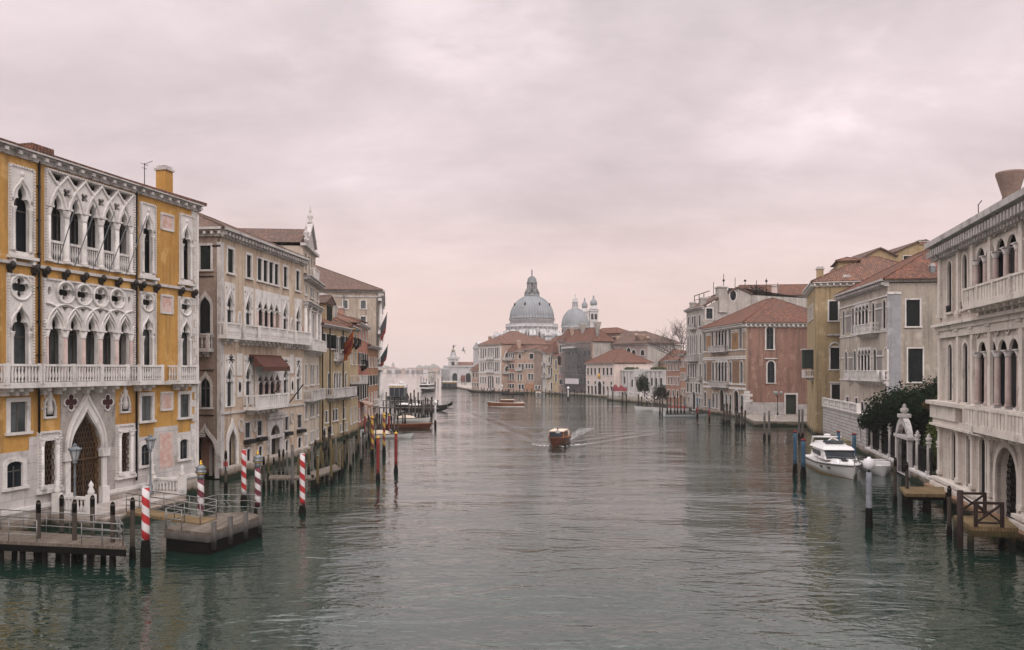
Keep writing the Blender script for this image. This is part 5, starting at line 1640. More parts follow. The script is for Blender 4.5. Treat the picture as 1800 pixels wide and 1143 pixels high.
q.lathe([(Rm * 1.04, zc_(564)), (Rm * 1.05, zc_(563)), (Rm * 1.0, zc_(562.5))], 0, 0, 0, 64)
R2_ = 43.5 * sc_
z0, z1 = 12, zc_(577)
q.lathe([(R2_, z0), (R2_, z1)], 0, 0, 0, 64)
for i in range(64):    # balusters of the gallery
    a = 2 * PI * i / 64; q.obox((45.6 * sc_ * math.cos(a), 45.6 * sc_ * math.sin(a), zc_(572.6)), (math.cos(a), math.sin(a), 0), (-math.sin(a), math.cos(a), 0), (0, 0, 1), .2, .25, .75)
for i in range(32):
    a = 2 * PI * i / 32
    q.obox((R2_ * 1.01 * math.cos(a), R2_ * 1.01 * math.sin(a), (z0 + z1) / 2), (math.cos(a), math.sin(a), 0), (-math.sin(a), math.cos(a), 0), (0, 0, 1), .45, .42, (z1 - z0) / 2)
dr_ = q.build('drum', CHST, ch)
for i in range(16):
    a = 2 * PI * (i + .5) / 16
    Mx = ch.matrix_basis.copy(); Mx = Matrix.Rotation(a + PI / 2, 4, 'Z') @ Matrix.Translation((0, -R2_ - .05, 0))
    q = MB(Mx); q.prism(shape('round', -1.15, 1.15, zc_(604), zc_(585.5)), -.12, .5); w_ = q.build('window', GLASS, dr_)
    q = MB(Mx); q.prism(shape('round', -1.5, 1.5, zc_(604), zc_(584.3)), -.35, .3, [shape('round', -1.15, 1.15, zc_(604) + .05, zc_(585.5))]); q.build('window_frame', CHST, dr_)
# great scrolls and statues round the drum
q = MB()
for i in range(16):
    a = 2 * PI * i / 16
    ca, sa = math.cos(a), math.sin(a)
    def P(r, z, s_=0): return (r * ca - s_ * sa, r * sa + s_ * ca, z)
    for s_ in (-1.0, 1.0):
        c_ = [(R2_ + 5.4 + 2.1 * math.cos(t), zc_(597) + .2 + 2.1 * math.sin(t)) for t in np.linspace(-2.2, 3.6, 14)]
        q.ring([P(r, z, s_ * .9) for r, z in c_] + [P(R2_ + 1.2, zc_(586), s_ * .9), P(R2_ + .2, zc_(583), s_ * .9)], 1.0, 8)
    MB().lathe([(.5, 0), (.45, .6), (.35, 1.6), (.5, 2.4), (.2, 2.9), (.3, 3.3), (0, 3.7)], *P(R2_ + 6.6, 0)[:2], zc_(594) - .5, 8).build('statue', CHST, ch)
q.build('scrolls', CHST, ch)
# main body below and side chapels with pediments
q = MB()
q.lathe([(29, 0), (29, 21), (28, 21.5), (17, 24.5)], 0, 0, 0, 8, smooth=False)
for i in range(8):
    a = 2 * PI * (i + .5) / 8
    Mx = Matrix.Rotation(a + PI / 2, 4, 'Z'); q.M = Mx
    q.box(-6, 6, -31, -24, 0, 20); q.prism([(-6.5, 20), (6.5, 20), (0, 23.5)], -31.5, -22)
q.M = None
q.build('body', CHST, ch)
for (px, py) in ((867, 601), (885, 592), (889.5, 591)): 
    p = atY(px, 418, hz(py, 418)); MB().lathe([(.7, -8), (.6, 0), (.5, .8), (.75, 1.6), (.35, 2.4), (.45, 2.9), (0, 3.4)], p.x - SX, p.y - SY, p.z - .5, 8).build('statue', CHST, ch)
# lantern
q = MB()
zl = zdt
q.lathe([(14 * sc_, zl - 1), (13.5 * sc_, zl + .8), (12 * sc_, zl + .9), (11 * sc_, zl + 1.6)], 0, 0, 0, 24)
q.lathe([(6.0 * sc_, zc_(516)), (6.0 * sc_, zc_(498))], 0, 0, 0, 16)
q.lathe([(9.5 * sc_, zc_(498)), (9.5 * sc_, zc_(496.5)), (8 * sc_, zc_(496)), (8.2 * sc_, zc_(494)), (7.2 * sc_, zc_(490)), (4.5 * sc_, zc_(486.6)), (1.5 * sc_, zc_(485.3)), (.8 * sc_, zc_(483.5)), (1.8 * sc_, zc_(482)), (.7 * sc_, zc_(480.5)), (1.5 * sc_, zc_(478)), (.7 * sc_, zc_(475.5)), (.9 * sc_, zc_(474.3)), (0, zc_(473.3))], 0, 0, 0, 20)
for i in range(8):
    a = 2 * PI * (i + .5) / 8; ca, sa = math.cos(a), math.sin(a)
    q.bar((8.3 * sc_ * ca, 8.3 * sc_ * sa, zl + 1), (8.3 * sc_ * ca, 8.3 * sc_ * sa, zc_(498)), .75)
    q.ring([(12.0 * sc_ * ca, 12 * sc_ * sa, zl + 1.2), (11.5 * sc_ * ca, 11.5 * sc_ * sa, zc_(512)), (10.5 * sc_ * ca, 10.5 * sc_ * sa, zc_(508))], [.75, .35, .1], 6)
    q.bar((8.3 * sc_ * ca, 8.3 * sc_ * sa, zc_(511)), (12 * sc_ * ca, 12 * sc_ * sa, zl + 1.6), .5)
q.build('lantern', stone('lantern_stone', (.20, .21, .225), (.13, .14, .15), dark=(.08, .085, .09), g=.6, scale=.4), ch)
# second dome, further back
X2, Y2 = (1011 - 900) / FPX * 455 - SX, 455 - SY
s2 = 455 / FPX
q = MB()
zb, zt = hz(575, 455), hz(543, 455); R2b = 24 * s2
q.lathe([(R2b, zb)] + [(R2b * math.cos(t) ** .9, zb + (zt - zb) * 1.02 * math.sin(t)) for t in np.linspace(0, 1.38, 12)], X2, Y2, 0, 40)
for i in range(32):
    a = 2 * PI * i / 32
    q.ring([(X2 + R2b * 1.004 * math.cos(t) ** .9 * math.cos(a), Y2 + R2b * 1.004 * math.cos(t) ** .9 * math.sin(a), zb + (zt - zb) * 1.025 * math.sin(t)) for t in np.linspace(0, 1.35, 8)], .14, 4)
q.build('dome', MAT['lead_sheet'], ch)
q = MB(); q.lathe([(R2b * .98, 10), (R2b * .98, zb - .4), (R2b * 1.04, zb - .3), (R2b * 1.04, zb)], X2, Y2, 0, 40); d2_ = q.build('drum', WHITE, ch)
for i in range(8):
    a = 2 * PI * (i + .3) / 8; Mx = Matrix.Translation((X2, Y2, 0)) @ Matrix.Rotation(a + PI / 2, 4, 'Z') @ Matrix.Translation((0, -R2b * .98 - .03, 0))
    MB(Mx).box(-.9, .9, -.1, .4, hz(586.5, 455), hz(579.5, 455)).build('window', GLASS, d2_)
q = MB(); q.lathe([(6 * s2, zt - .8), (5.5 * s2, zt + .8), (3.2 * s2, zt + .9), (3.2 * s2, hz(533, 455)), (5.5 * s2, hz(532.5, 455)), (5.3 * s2, hz(531, 455)), (4 * s2, hz(528, 455)), (3.8 * s2, hz(526.5, 455)), (1.5 * s2, hz(523.5, 455)), (.6 * s2, hz(522, 455)), (1.0 * s2, hz(519, 455)), (.0, hz(515, 455))], X2, Y2, 0, 16)
for i in range(8):
    a = 2 * PI * i / 8; q.bar((X2 + 5 * s2 * math.cos(a), Y2 + 5 * s2 * math.sin(a), zt + .5), (X2 + 4.2 * s2 * math.cos(a), Y2 + 4.2 * s2 * math.sin(a), hz(533, 455)), .5)
q.build('lantern', CHST, ch)
for px, top, w in ((1027.7, 522, 12.5), (1043.5, 517.5, 15)):
    Yt = 468; s3 = Yt / FPX; x, y = (px - 900) * s3 - SX, Yt - SY; hw = w / 2 * s3
    d = (top - 517.5)
    q = MB(); q.box(x - hw, x + hw, y - hw, y + hw, 8, hz(548 + d, Yt)); q.box(x - hw * 1.15, x + hw * 1.15, y - hw * 1.15, y + hw * 1.15, hz(547.8 + d, Yt), hz(545.5 + d, Yt)); q.box(x - hw * 1.1, x + hw * 1.1, y - hw * 1.1, y + hw * 1.1, hz(566, Yt), hz(565, Yt))
    q.lathe([(hw * 1.05, hz(545 + d, Yt)), (hw * .95, hz(542 + d, Yt)), (hw * .70, hz(541 + d, Yt)), (hw * .68, hz(537 + d, Yt))], x, y, 0, 16)
    tw = q.build('bell_tower', WHITE, ch)
    q = MB(); q.lathe([(hw * .72, hz(537 + d, Yt)), (hw * .85, hz(534 + d, Yt)), (hw * .78, hz(530 + d, Yt)), (hw * .4, hz(526.5 + d, Yt)), (hw * .2, hz(525 + d, Yt)), (hw * .25, hz(522.5 + d, Yt)), (0, hz(518 + d, Yt))], x, y, 0, 16); q.build('onion_cap', LEAD, tw)
    q = MB()
    for k in (-.42, .42): q.prism([(x + p[0], p[1]) for p in shape('round', (k - .28) * hw, (k + .28) * hw, hz(562 + d, Yt), hz(552 + d, Yt))], y - hw - .08, y - hw + .3)
    q.build('belfry_opening', DARK, tw)

# ------------------------------------------------------------------ customs house on the point
Yd = 470.0; sD = Yd / FPX
cu = empty('customs_house', ((780 - 900) * sD, Yd, 0), 0, 'white customs house with a square tower topped by a gilded globe', 'public building')
X0 = 0; q = MB(); wl, wr = 0, (835 - 779) * sD; ht = hz(645, Yd)
hs = [shape('round', (px - 780) * sD - 1.5, (px - 780) * sD + 1.5, hz(672, Yd), hz(656, Yd)) for px in (799.5, 823)]
q.prism([(wl, -1), (wr, -1), (wr, ht), (wl, ht)], 0, .8, hs); q.box(wl + .01, wr, .803, 24, -1, ht - .01)
q.box(wl - .4, wr, -.5, 24.4, ht + .001, ht + .8); q.build('body', CHST, cu)
q = MB(); q.box(-1.2, 3.4, -.6, 6, -1, ht - .5)
for x in (-1.0, .2, 1.4, 2.8): q.lathe([(.4, 0), (.36, ht - 1.6), (.5, ht - 1.2)], x, -.9, 0, 8)
q.build('portico', CHST, cu)
for h in hs: MB().prism(h, .5, .85).build('arched_door', GLASS, cu)
MB().box((810 - 780) * sD, (817.5 - 780) * sD, -.3, -.2, hz(671, Yd), hz(660, Yd)).build('banner', simple('banner_red', (.20, .08, .07), .8), cu)
q = MB(); q.add([(wl + 6, -.4, ht + .81), (wr, -.4, ht + .81), (wr, 24, ht + .81), (wl + 6, 24, ht + .81), (wl + 8, 12, ht + 3), (wr, 12, ht + 3)], [(0, 1, 5, 4), (2, 3, 4, 5), (3, 0, 4), (1, 2, 5)]); q.build('roof', TILE, cu)
tx = (795.7 - 780) * sD; hw = 9 * sD
q = MB(); q.box(tx - hw * .9, tx + hw * .9, 2, 2 + 2 * hw, ht, hz(631, Yd)); q.box(tx - hw * 1.2, tx + hw * 1.2, 1.4, 2.6 + 2 * hw, hz(630.9, Yd), hz(628, Yd)); q.slot = 1; q.box(tx - .9, tx + .9, 1.9, 2.3, hz(643, Yd), hz(636, Yd)); q.build('tower', [WHITE, GLASS], cu)
q = MB()
c_ = 2 + hw
q.lathe([(hw * .85, hz(628, Yd)), (hw * .6, hz(625, Yd)), (hw * .42, hz(624.5, Yd)), (hw * .30, hz(621, Yd)), (hw * .2, hz(619.5, Yd))], tx, c_, 0, 12)
for i in range(4):
    a = PI / 4 + i * PI / 2; q.lathe([(.5, 0), (.35, 1.5), (.2, 3)], tx + 1.5 * math.cos(a), c_ + 1.5 * math.sin(a), hz(625, Yd), 6)
q.build('tower_crown', CHST, cu)
q = MB(); r_ = 3.4 * sD; q.lathe([(r_ * math.cos(t), r_ * math.sin(t)) for t in np.linspace(-PI / 2, PI / 2, 9)], tx, c_, hz(616, Yd), 14); q.build('globe', simple('dull_gold', (.30, .25, .17), .5, .3), cu)
q = MB(); q.lathe([(.25, 0), (.4, .8), (.3, 1.5), (.2, 2.0), (0, 2.4)], tx, c_, hz(612.5, Yd), 8); q.bar((tx, c_, hz(610, Yd)), (tx + 1.4, c_, hz(607, Yd)), .35); q.build('weathervane_figure', IRON, cu)
# quay strips of the far bank
q = MB(); pts = [at(px, py, 0) for px, py in ((779, 677.2), (829, 687.2), (842, 688.2), (880, 690.2), (960, 691.9), (1030, 696.2), (1080, 700.5), (1170, 713), (1206, 719.4))]
vs = []; 
for p in pts: vs += [(p.x - .6, p.y - 1.0, -1), (p.x - .6, p.y - 1.0, .9), (p.x + 60, p.y + 150, .9)]
fs = []
for i in range(len(pts) - 1): fs += [(3 * i, 3 * i + 3, 3 * i + 4, 3 * i + 1), (3 * i + 1, 3 * i + 4, 3 * i + 5, 3 * i + 2)]
q.add(vs, fs); tag(q.build('quay', STONET), kind='structure')
# balustraded terrace in front of the white modern palace
p0, p1 = at(1067, 704), at(1166, 712.5)
tr = Bld('terrace', 'stone canal terrace with balustrade in front of the white modern palace', 'terrace', p0, p1)
f = tr.front; f.mb().box(0, f.L, 0, 3.4, -1, 1.6).build('platform', STONET, tr.root)
q = f.mb(); q.box(0, f.L * .62, 0, .35, 2.6, 2.85)
for i in range(34): u = f.L * .62 * (i + .5) / 34; q.box(u - .16, u + .16, .05, .3, 1.61, 2.597)
for i in range(7): u = f.L * .62 * i / 6; q.box(u - .3, u + .3, -.05, .4, 1.61, 3.0)
q.build('balustrade', STONE, tr.root)
# far shore across the basin
random.seed(3)
q = MB(); n = 260; Yf = 2000.0
prof = []
for i in range(n + 1):
    px = 560 + (1000 - 560) * i / n
    h = 13 + 5 * math.sin(i * .13) + 4 * math.sin(i * .37 + 1) + rnd.uniform(-1.5, 2.5) + (5 if px > 745 else 0)
    prof.append((px, h))
vs = []
for px, h in prof:
    x = (px - 900) / FPX * Yf
    vs += [(x, Yf, -2), (x, Yf + rnd.uniform(0, 8), h * .7), (x + rnd.uniform(-1, 1), Yf + 20, h), (x, Yf + 200, 0)]
fs = []
for i in range(n): 
    for k in range(3): fs.append((4 * i + k, 4 * i + 4 + k, 4 * i + 5 + k, 4 * i + 1 + k))
q.add(vs, fs); tag(q.build('far_shore', simple('distant_trees', (.16, .17, .15), .95, c2=(.12, .13, .12), scale=.05)), kind='structure')
for px, h, w, lab in ((691, 21, 3.2, 'faint distant bell tower standing over the far shore trees'), (759, 12, 2.2, 'smaller faint bell tower on the far shore')):
    x = (px - 900) / FPX * (Yf - 5); t_ = empty('bell_tower', (x, Yf - 5, 0), 0, lab, 'tower')
    q = MB(); q.box(-w, w, -w, w, 0, h); q.build('shaft', BRICKP, t_); MB().lathe([(w * 1.3, h + .01), (w, h + 2), (0, h + 8)], 0, 0, 0, 8).build('spire', LEAD, t_)
for i in range(16):
    px = 672 + i * 9.5 + rnd.uniform(-3, 3); w = rnd.uniform(6, 14); h = rnd.uniform(6, 12); x = (px - 900) / FPX * (Yf - 30)
    t_ = empty('waterfront_house', (x, Yf - 30, 0), 0, 'faint pale house at the water on the hazy far shore', 'house', 'houses along the hazy far shore')
    q = MB(); q.box(-w, w, 0, 10, -1, h); q.build('wall', [PALEP, BRICKP, WHITE][i % 3], t_)
    q = MB(); q.add([(-w - .5, -.5, h + .01), (w + .5, -.5, h + .01), (w + .5, 10.5, h + .01), (-w - .5, 10.5, h + .01), (-w * .5, 5, h + 3), (w * .5, 5, h + 3)], [(0, 1, 5, 4), (2, 3, 4, 5), (3, 0, 4), (1, 2, 5), (3, 2, 1, 0)]); q.build('roof', TILE, t_)
# ------------------------------------------------------------------ air
q = MB(); q.box(-1500, 1500, -40, 2600, -1.0, 95.0)
hm = bpy.data.materials.new('haze'); hm.use_nodes = True; t_ = hm.node_tree; t_.nodes.clear()
ho = t_.nodes.new('ShaderNodeOutputMaterial'); hv = t_.nodes.new('ShaderNodeVolumePrincipled')
hv.inputs['Color'].default_value = (1.0, .93, .92, 1); hv.inputs['Density'].default_value = .00024; hv.inputs['Anisotropy'].default_value = .2
t_.links.new(hv.outputs[0], ho.inputs['Volume'])
tag(q.build('haze', hm), kind='stuff')
# ------------------------------------------------------------------ right bank, from the bend towards the bridge
GREYW = plaster('grey_worn_plaster', (.42, .39, .36), (.33, .305, .285), (.14, .125, .115), .7, brickamt=.70)
OCH2 = plaster('dull_ochre_plaster', (.36, .275, .16), (.31, .235, .14), (.12, .10, .07), .6, brickamt=.72)
SANDG = plaster('sandy_grey_plaster', (.37, .325, .28), (.32, .28, .24), (.14, .125, .11), .55)
LILAC = plaster('lilac_grey_render', (.31, .315, .335), (.27, .27, .29), (.16, .16, .17), .45)
MOSA = stone('mosaic_ochre', (.33, .20, .09), (.23, .13, .07), dark=(.10, .06, .05), g=.7, scale=3)
MOSB = stone('mosaic_dark', (.15, .09, .07), (.24, .15, .08), dark=(.05, .04, .05), g=.7, scale=3)
ROSEB = plaster('rose_brick_wash', (.29, .17, .135), (.245, .14, .112), (.11, .08, .07), .7, brickamt=.72)
# grey Gothic palace
r1 = Bld('palace', 'tall worn grey palace with gabled flank, roof aerials and a stone balcony', 'palace', at(1206.8, 720), at(1236.2, 724.4))
f = r1.front; zE = f.Z(1236, 541)
for pb, pt, cols, st, w_, pn in ((575, 556, (1210, 1217.5, 1221.5, 1230), 'rect', 1.1, GLASS), (622, 587, (1209.5, 1214.5, 1218, 1221.5, 1225, 1231.5), 'ogee', .85, GLASS), (664, 640, (1210, 1215, 1219, 1223, 1231), 'rect', 1.0, GLASS), (690, 674, (1209, 1215, 1224, 1229), 'rect', 1.2, SHUT), (720, 688, (1220,), 'round', 1.7, DARK), (708, 700, (1211, 1230), 'rect', .9, DARK)):
    z0, z1 = f.Z(1220, pb), f.Z(1220, pt)
    for c in cols: u = f.U(c); f.win(st, u - w_ / 2, u + w_ / 2, z0, z1, pane=pn, fr=.2)
f.wall(-1.5, zE, GREYW); f.cornice(zE + .3, .6, .7, STONEG)
f.balcony(f.U(1212), f.U(1227), f.Z(1220, 634), 1.1, 1.0, STONEG, 'lathe', 4, step=.25); f.balcony(f.U(1215), f.U(1224), f.Z(1220, 578), 1.0, .7, STONEG, 'lathe', 2, step=.25)
for c in (1208, 1231): f.balcony(f.U(c - 2), f.U(c + 3), f.Z(1220, 667), .9, .5, STONEG, 'slab', 2, step=.3)
f.band(f.Z(1220, 699) - .1, f.Z(1220, 699) + .15, .1, STONEG)
D = 24; g = r1.face((f.L, 0), (f.L, D))
ax = g.U(1297)
u_, y_ = g.hit(1297); zA = hz(507, y_)
g.win('rect', g.U(1241.5), g.U(1252.5), hz(562, 172), hz(544, 172), fr=.25, mat=STONE, pane=GLASS)
g.holes.append(circ(g.U(1288.6), hz(524, 176), .7, 16, 1.1))
q = g.mb(); q.prism(circ(g.U(1288.6), hz(524, 176), .9, 16, 1.3), -.06, .1, [circ(g.U(1288.6), hz(524, 176), .7, 16, 1.1)]); w_ = q.build('oval_window', STONE, r1.root)
g.mb().box(g.U(1288.6) - 1, g.U(1288.6) + 1, .2, .25, hz(524, 176) - 1.6, hz(524, 176) + 1.6).build('pane', GLASS, w_)
q_ = GREYP
g.wall(-1, zE, q_, outline=[(0.42, -1), (D, -1), (D, zA - 2.0), (ax + 3, zA - 1.4), (ax, zA), (0.42, zE)], t=.38)
q = g.mb(); q.bar((-.3, .1, zE + .2), (ax, .1, zA + .25), .7, .3); q.bar((ax, .1, zA + .25), (ax + 3.2, .1, zA - 1.2), .7, .3); q.build('gable_coping', TILED, r1.root)
r1.body(D, zE, GREYP, sides=('l', 'b'))
q = MB(); q.add([(-.4, -.4, zE + .3), (f.L, -.4, zE + .3), (f.L, ax, zA + .2), (-.4, ax, zA + .2), (-.4, D, zA - 2), (f.L, D, zA - 2)], [(0, 1, 2, 3), (3, 2, 5, 4)]); rf = q.build('roof', TILED, r1.root)
for px, py0, py1, w_ in ((1269.8, 556, 503, 1.9), (1212, 550, 531, 1.2), (1229.5, 540, 523, 1.2)):
    if px > 1240: u, y_ = g.hit(px); r1.chimney(f.L - .6, u, zE - 1.0, hz(py1, y_) - zE + 1.0, w_, GREYP)
    else: u, y_ = f.hit(px); r1.chimney(u, .8, zE + .3, hz(py1, y_) - zE - .3, w_, GREYP)
q = MB()
for i in range(7):
    q.ring([(f.L - 1 - .4 * (i % 2), ax - 5 + i * 2.4, zA - 1.5), (f.L - 1 - .4 * (i % 2), ax - 5 + i * 2.4, zA + (3.2 if i == 1 else 1.4 + .5 * (i % 3)))], .07, 5)
    if i % 2: q.lathe([(.25, 0), (.25, .35), (0, .5)], f.L - 1.4, ax - 5 + i * 2.4, zA + 1.6, 6)
q.bar((f.L - 1.2, ax, zA + .4), (f.L - 1.2, ax + 9, zA + .6), .08); q.build('aerials', IRON, rf)
q = MB(); z = zE + 1.4
for x in (1, 4, 7): 
    for y in (1.5, 5.5): q.bar((min(x, f.L - .4), y, z - 1), (min(x, f.L - .4), y, z + 2.0), .14)
for y in (1.5, 5.5): q.bar((.8, y, z + 2), (f.L - .3, y, z + 2.2), .14); q.bar((.8, y, z + 1), (f.L - .3, y, z + 1), .1)
q.build('roof_terrace', MAT['terrace_wood'], r1.root)
q = MB(); gx = f.L + 0.1
# block behind with terrace and long orange roof
P0, P1 = atY(1310, 186), atY(1440, 184)
o = Bld('canal_house', 'long low building with an orange roof and leafy terrace behind the rose palace', 'house', P0, P1)
zz = hz(519, 185); o.front.wall(0, zz, GREYP); o.body(10, zz, GREYP, z0=0); o.hip(0, o.L, 0, 10, zz + .02, hz(506, 185) - zz + 1.2, TILEO, gable='x')
o.chimney(o.front.U(1361), -.6, zz - 1.5, hz(504, 185) - zz + 1.8, 1.3, PALEP, 'box'); 
def leaves(q, c, rad, n, size=.22, seed=1, flat=1.0, lumps=9, hollow=.55):
    """leaf-sized faces spread through a lumpy crown volume"""
    r_ = random.Random(seed)
    cs = []
    for i in range(lumps):
        a, e = r_.uniform(0, 2 * PI), r_.uniform(-.5, 1.2)
        k = r_.uniform(.25, .62)
        cs.append((Vector((c[0] + rad[0] * k * math.cos(a) * math.cos(e), c[1] + rad[1] * k * math.sin(a) * math.cos(e), c[2] + rad[2] * k * math.sin(e) * flat)), r_.uniform(.38, .60)))
    vs, fs = [], []
    for i in range(n):
        cc, k = cs[r_.randrange(lumps)]
        while True:
            d = Vector((r_.gauss(0, 1), r_.gauss(0, 1), r_.gauss(0, 1)))
            if d.length > .1: break
        d.normalize(); t = r_.uniform(hollow, 1.05) ** .7
        p = cc + Vector((d.x * rad[0], d.y * rad[1], d.z * rad[2])) * k * t
        nrm = (d + Vector((r_.gauss(0, .5), r_.gauss(0, .5), r_.gauss(0, .5) + .3))).normalized()
        x = nrm.cross(Vector((r_.gauss(0, 1), r_.gauss(0, 1), r_.gauss(0, 1)))).normalized(); y = nrm.cross(x)
        s_ = size * r_.uniform(.6, 1.4)
        b = len(vs)
        vs += [p - x * s_ * .5, p + y * s_ * .32, p + x * s_ * .5 + nrm * s_ * .12, p - y * s_ * .32]
        fs.append((b, b + 1, b + 2, b + 3))
    q.add(vs, fs)
LEAF = simple('dark_evergreen_leaf', (.013, .024, .012), .95, c2=(.007, .014, .009), scale=1.4, bump=0, spec=0)
LEAFL = simple('yellow_green_leaf', (.10, .12, .03), .8, c2=(.05, .07, .02), scale=1.4, bump=0)
q = MB(); leaves(q, (o.front.U(1328), -1.2, zz + .3), (3.2, 1.2, 2.2), 900, .4, 5); leaves(q, (o.front.U(1356), -1.0, zz - .8), (2.0, 1, 1.6), 400, .4, 6); q.build('terrace_plants', LEAF, o.root)
o.front.mb().box(o.front.U(1312), o.front.U(1350), -2.0, -.01, zz - 6, zz - 1.6).build('terrace_room', GREYP, o.root)

# rose-flanked palace with mosaics
r2 = Bld('palace', 'mosaic-fronted palace with arched loggias and a broad windowed rose flank', 'palace', at(1236.6, 724.6), at(1310.5, 736.6))
f = r2.front; U, Z = f.U, f.Z; zE = Z(1309, 571)
def arow(cols, w, px, pb, pt, pane=GLASS, frm=STONE, **k):
    z0, z1 = Z(px, pb), Z(px, pt); res = []
    for c in cols:
        u = U(c); res.append(f.win('round', max(.25, u - w / 2), u + w / 2, z0, z1, pane=pane, mat=frm, fr=.16, **k))
    return z0, z1, res
zu0, zu1, _ = arow((1239, 1252.5, 1283, 1302), 1.35, 1302, 612.5, 575, GLASSC)
c0_, c1_ = U(1257.5), U(1278.8); wq = (c1_ - c0_) / 4
arcade(f, c0_, c1_, 4, zu0, zu1 - .62, zu1, .11, zpan=zu1 + .3)
zm0, zm1, _ = arow((1239.5, 1253.5, 1284, 1303.5), 1.35, 1303, 673, 635, GLASSC)
arcade(f, c0_, c1_, 4, zm0, zm1 - .62, zm1, .11, zpan=zm1 + .3)
zg = Z(1302, 735)
for c, w, t in ((1239.8, 1.5, 694), (1253.7, 1.3, 694), (1260, 1.2, 694), (1277, 1.3, 694), (1284, 1.3, 694), (1304.2, 1.5, 694)):
    u = U(c); f.win('round', max(.25, u - w / 2), u + w / 2, .75 + .5, Z(1302, 694), pane=GLASSC, fr=.2)
for c, w in ((1268.5, 2.6), (1294, 2.6)): u = U(c); f.win('round', u - w / 2, u + w / 2, -.3, Z(1302, 687), pane=DARK, fr=.25, sill=False, deep=.38)
zb1 = Z(1302, 618); zb2 = Z(1302, 679)
f.wall(-1.5, zE, plaster('mosaic_ground', (.34, .26, .20), (.29, .22, .17), (.15, .11, .09), .5))
for (a_, b_, z0, z1, mm) in ((1242, 1249.3, zu0, zu1 - .8, MOSA), (1286.5, 1297.5, zu0, zu1 + .4, MOSA), (1242.5, 1250.5, zm0, zm1, MOSB), (1288, 1299, zm0, zm1, MOSB)):
    f.mb().box(U(a_), U(b_), -.04, -.002, z0, z1).build('mosaic_panel', mm, r2.root)
f.mb().prism([(U(1237.5), zb2 - 2.6), (f.L - .1, zb2 - 2.6), (f.L - .1, zb2 - .4), (U(1237.5), zb2 - .4)], -.03, .01, [h for h in []]).build('mosaic_frieze', MOSA, r2.root) if False else None
u = U(1292); f.mb().prism(circ(u, (zu0 + zu1) / 2, .8), -.10, -.045).build('mosaic_medallion', MOSB, r2.root)
for z0, z1 in ((zu0 - .35, zu0 - .17), (zu0 - 2.0, zu0 - 1.7), (zm1 + .75, zm1 + 1.0), (zm0 - .45, zm0 - .17), (zm0 - 1.3, zm0 - .9), (zu1 - .9, zu1 - .75), (zE - .9, zE - .65)): f.band(z0, z1, .12, STONE)
f.balcony(U(1252), U(1280), zu0 - .3, 1.1, .8, STONEG, 'lathe', 5, step=.25, ); f.balcony(U(1253), U(1281.5), zm0 - .9, 1.1, .8, STONEG, 'lathe', 5, step=.25)
q = f.mb(); zz = 1.5; i = 0
while zz < zm0 - 1.5:
    q.box(f.L - (.9 if i % 2 else .5), f.L + .05, -.08, .2, zz, zz + .48); q.box(f.L + .001, f.L + .08, .2, 1.3 if i % 2 else .8, zz, zz + .48); zz += .52; i += 1
q.build('quoins', STONE, r2.root)
f.mb().box(0, f.L, -.15, .0, -1, .8).build('plinth', STONET, r2.root)
f.cornice(zE + .45, .9, .75, STONE, step=.9, bw=.35)
D = 18.5; g = r2.face((f.L, 0), (f.L, D))
gy = lambda py: hz(py, 146)
g.win('round', g.U(1347), g.U(1359.5), gy(614), gy(574), fr=.25, pane=GLASS, cap=False); g.win('round', g.U(1349), g.U(1361.5), gy(673), gy(635), fr=.25, pane=GLASS)
for px, py in ((1353, 571), (1355, 631.5)): u = g.U(px); g.mb().box(u - 1.2, u + 1.2, -.25, 0, gy(py), gy(py) + .2).build('hood_mould', STONE, r2.root)
a_, b_ = g.U(1381), g.U(1399.5); z0, z1 = .82, gy(694)
g.holes.append(shape('rect', a_, b_, z0, z1)); q = g.mb(); q.prism(shape('rect', a_ - .3, b_ + .3, z0, z1 + .3), -.1, .2, [shape('rect', a_, b_, z0 + .01, z1)]); o_ = q.build('door', STONE, r2.root)
g.mb().box(a_ - .1, b_ + .1, .25, .3, z0, z1 + .1).build('door_leaf', planks('green_door_boards', (.035, .045, .035), (.025, .035, .028)), o_)
g.wall(-1, zE, ROSEB, t=.38, u0=.42, y0=.0)
q = g.mb(); q.box(.0, a_ - .35, -.10, -.002, .8, 3.0); q.box(b_ + .35, D, -.10, -.002, .8, 2.6); q.build('stone_skirting', STONEG, r2.root)
g.cornice(zE + .45, .9, .7, STONE, step=.9, bw=.35)
r2.body(D, zE, ROSEB, sides=('l', 'b')); rr = r2.hip(0, f.L, 0, D, zE + .46, 5.3, TILEO, over=.8)
rr_ = r2.chimney(f.L - 3, 14, zE + 1.5, 2.0, .8, PALEP)
# little quay in front of the rose flank
Zq = .8
q = MB(); pts = [(38.6, 127), (47, 125.5), (56, 124.5), (60, 147.5), (43.6, 146.5), (42.0, 146.5)]
n = len(pts); q.add([(x, y, -1) for x, y in pts] + [(x, y, Zq) for x, y in pts], [tuple(range(n, 2 * n))] + [(i, (i + 1) % n, (i + 1) % n + n, i + n) for i in range(n)])
tag(q.build('pavement', stone('quay_paving', (.40, .37, .34), (.32, .30, .28), dark=(.15, .13, .12), g=.4, tidal=True, blocks=(1.2, .6, .012))), kind='structure')
ql = empty('street_lamp', at(1367, 736.2, Zq), 0, 'green iron lamp with three globes on the little quay', 'street lamp')
q = MB(); q.lathe([(.12, .55), (.16, .9), (.07, 1.1), (.055, 4.0), (.10, 4.1), (.05, 4.4)], 0, 0, 0, 8)
for a in (0, 2.1, 4.2): q.ring([(0, 0, 3.8), (.35 * math.cos(a), .35 * math.sin(a), 3.7), (.6 * math.cos(a), .6 * math.sin(a), 4.0)], .035, 5)
q.build('post', BRONZE, ql)
MB().box(-.35, .35, -.35, .35, 0, .55).build('pedestal', STONE, ql)
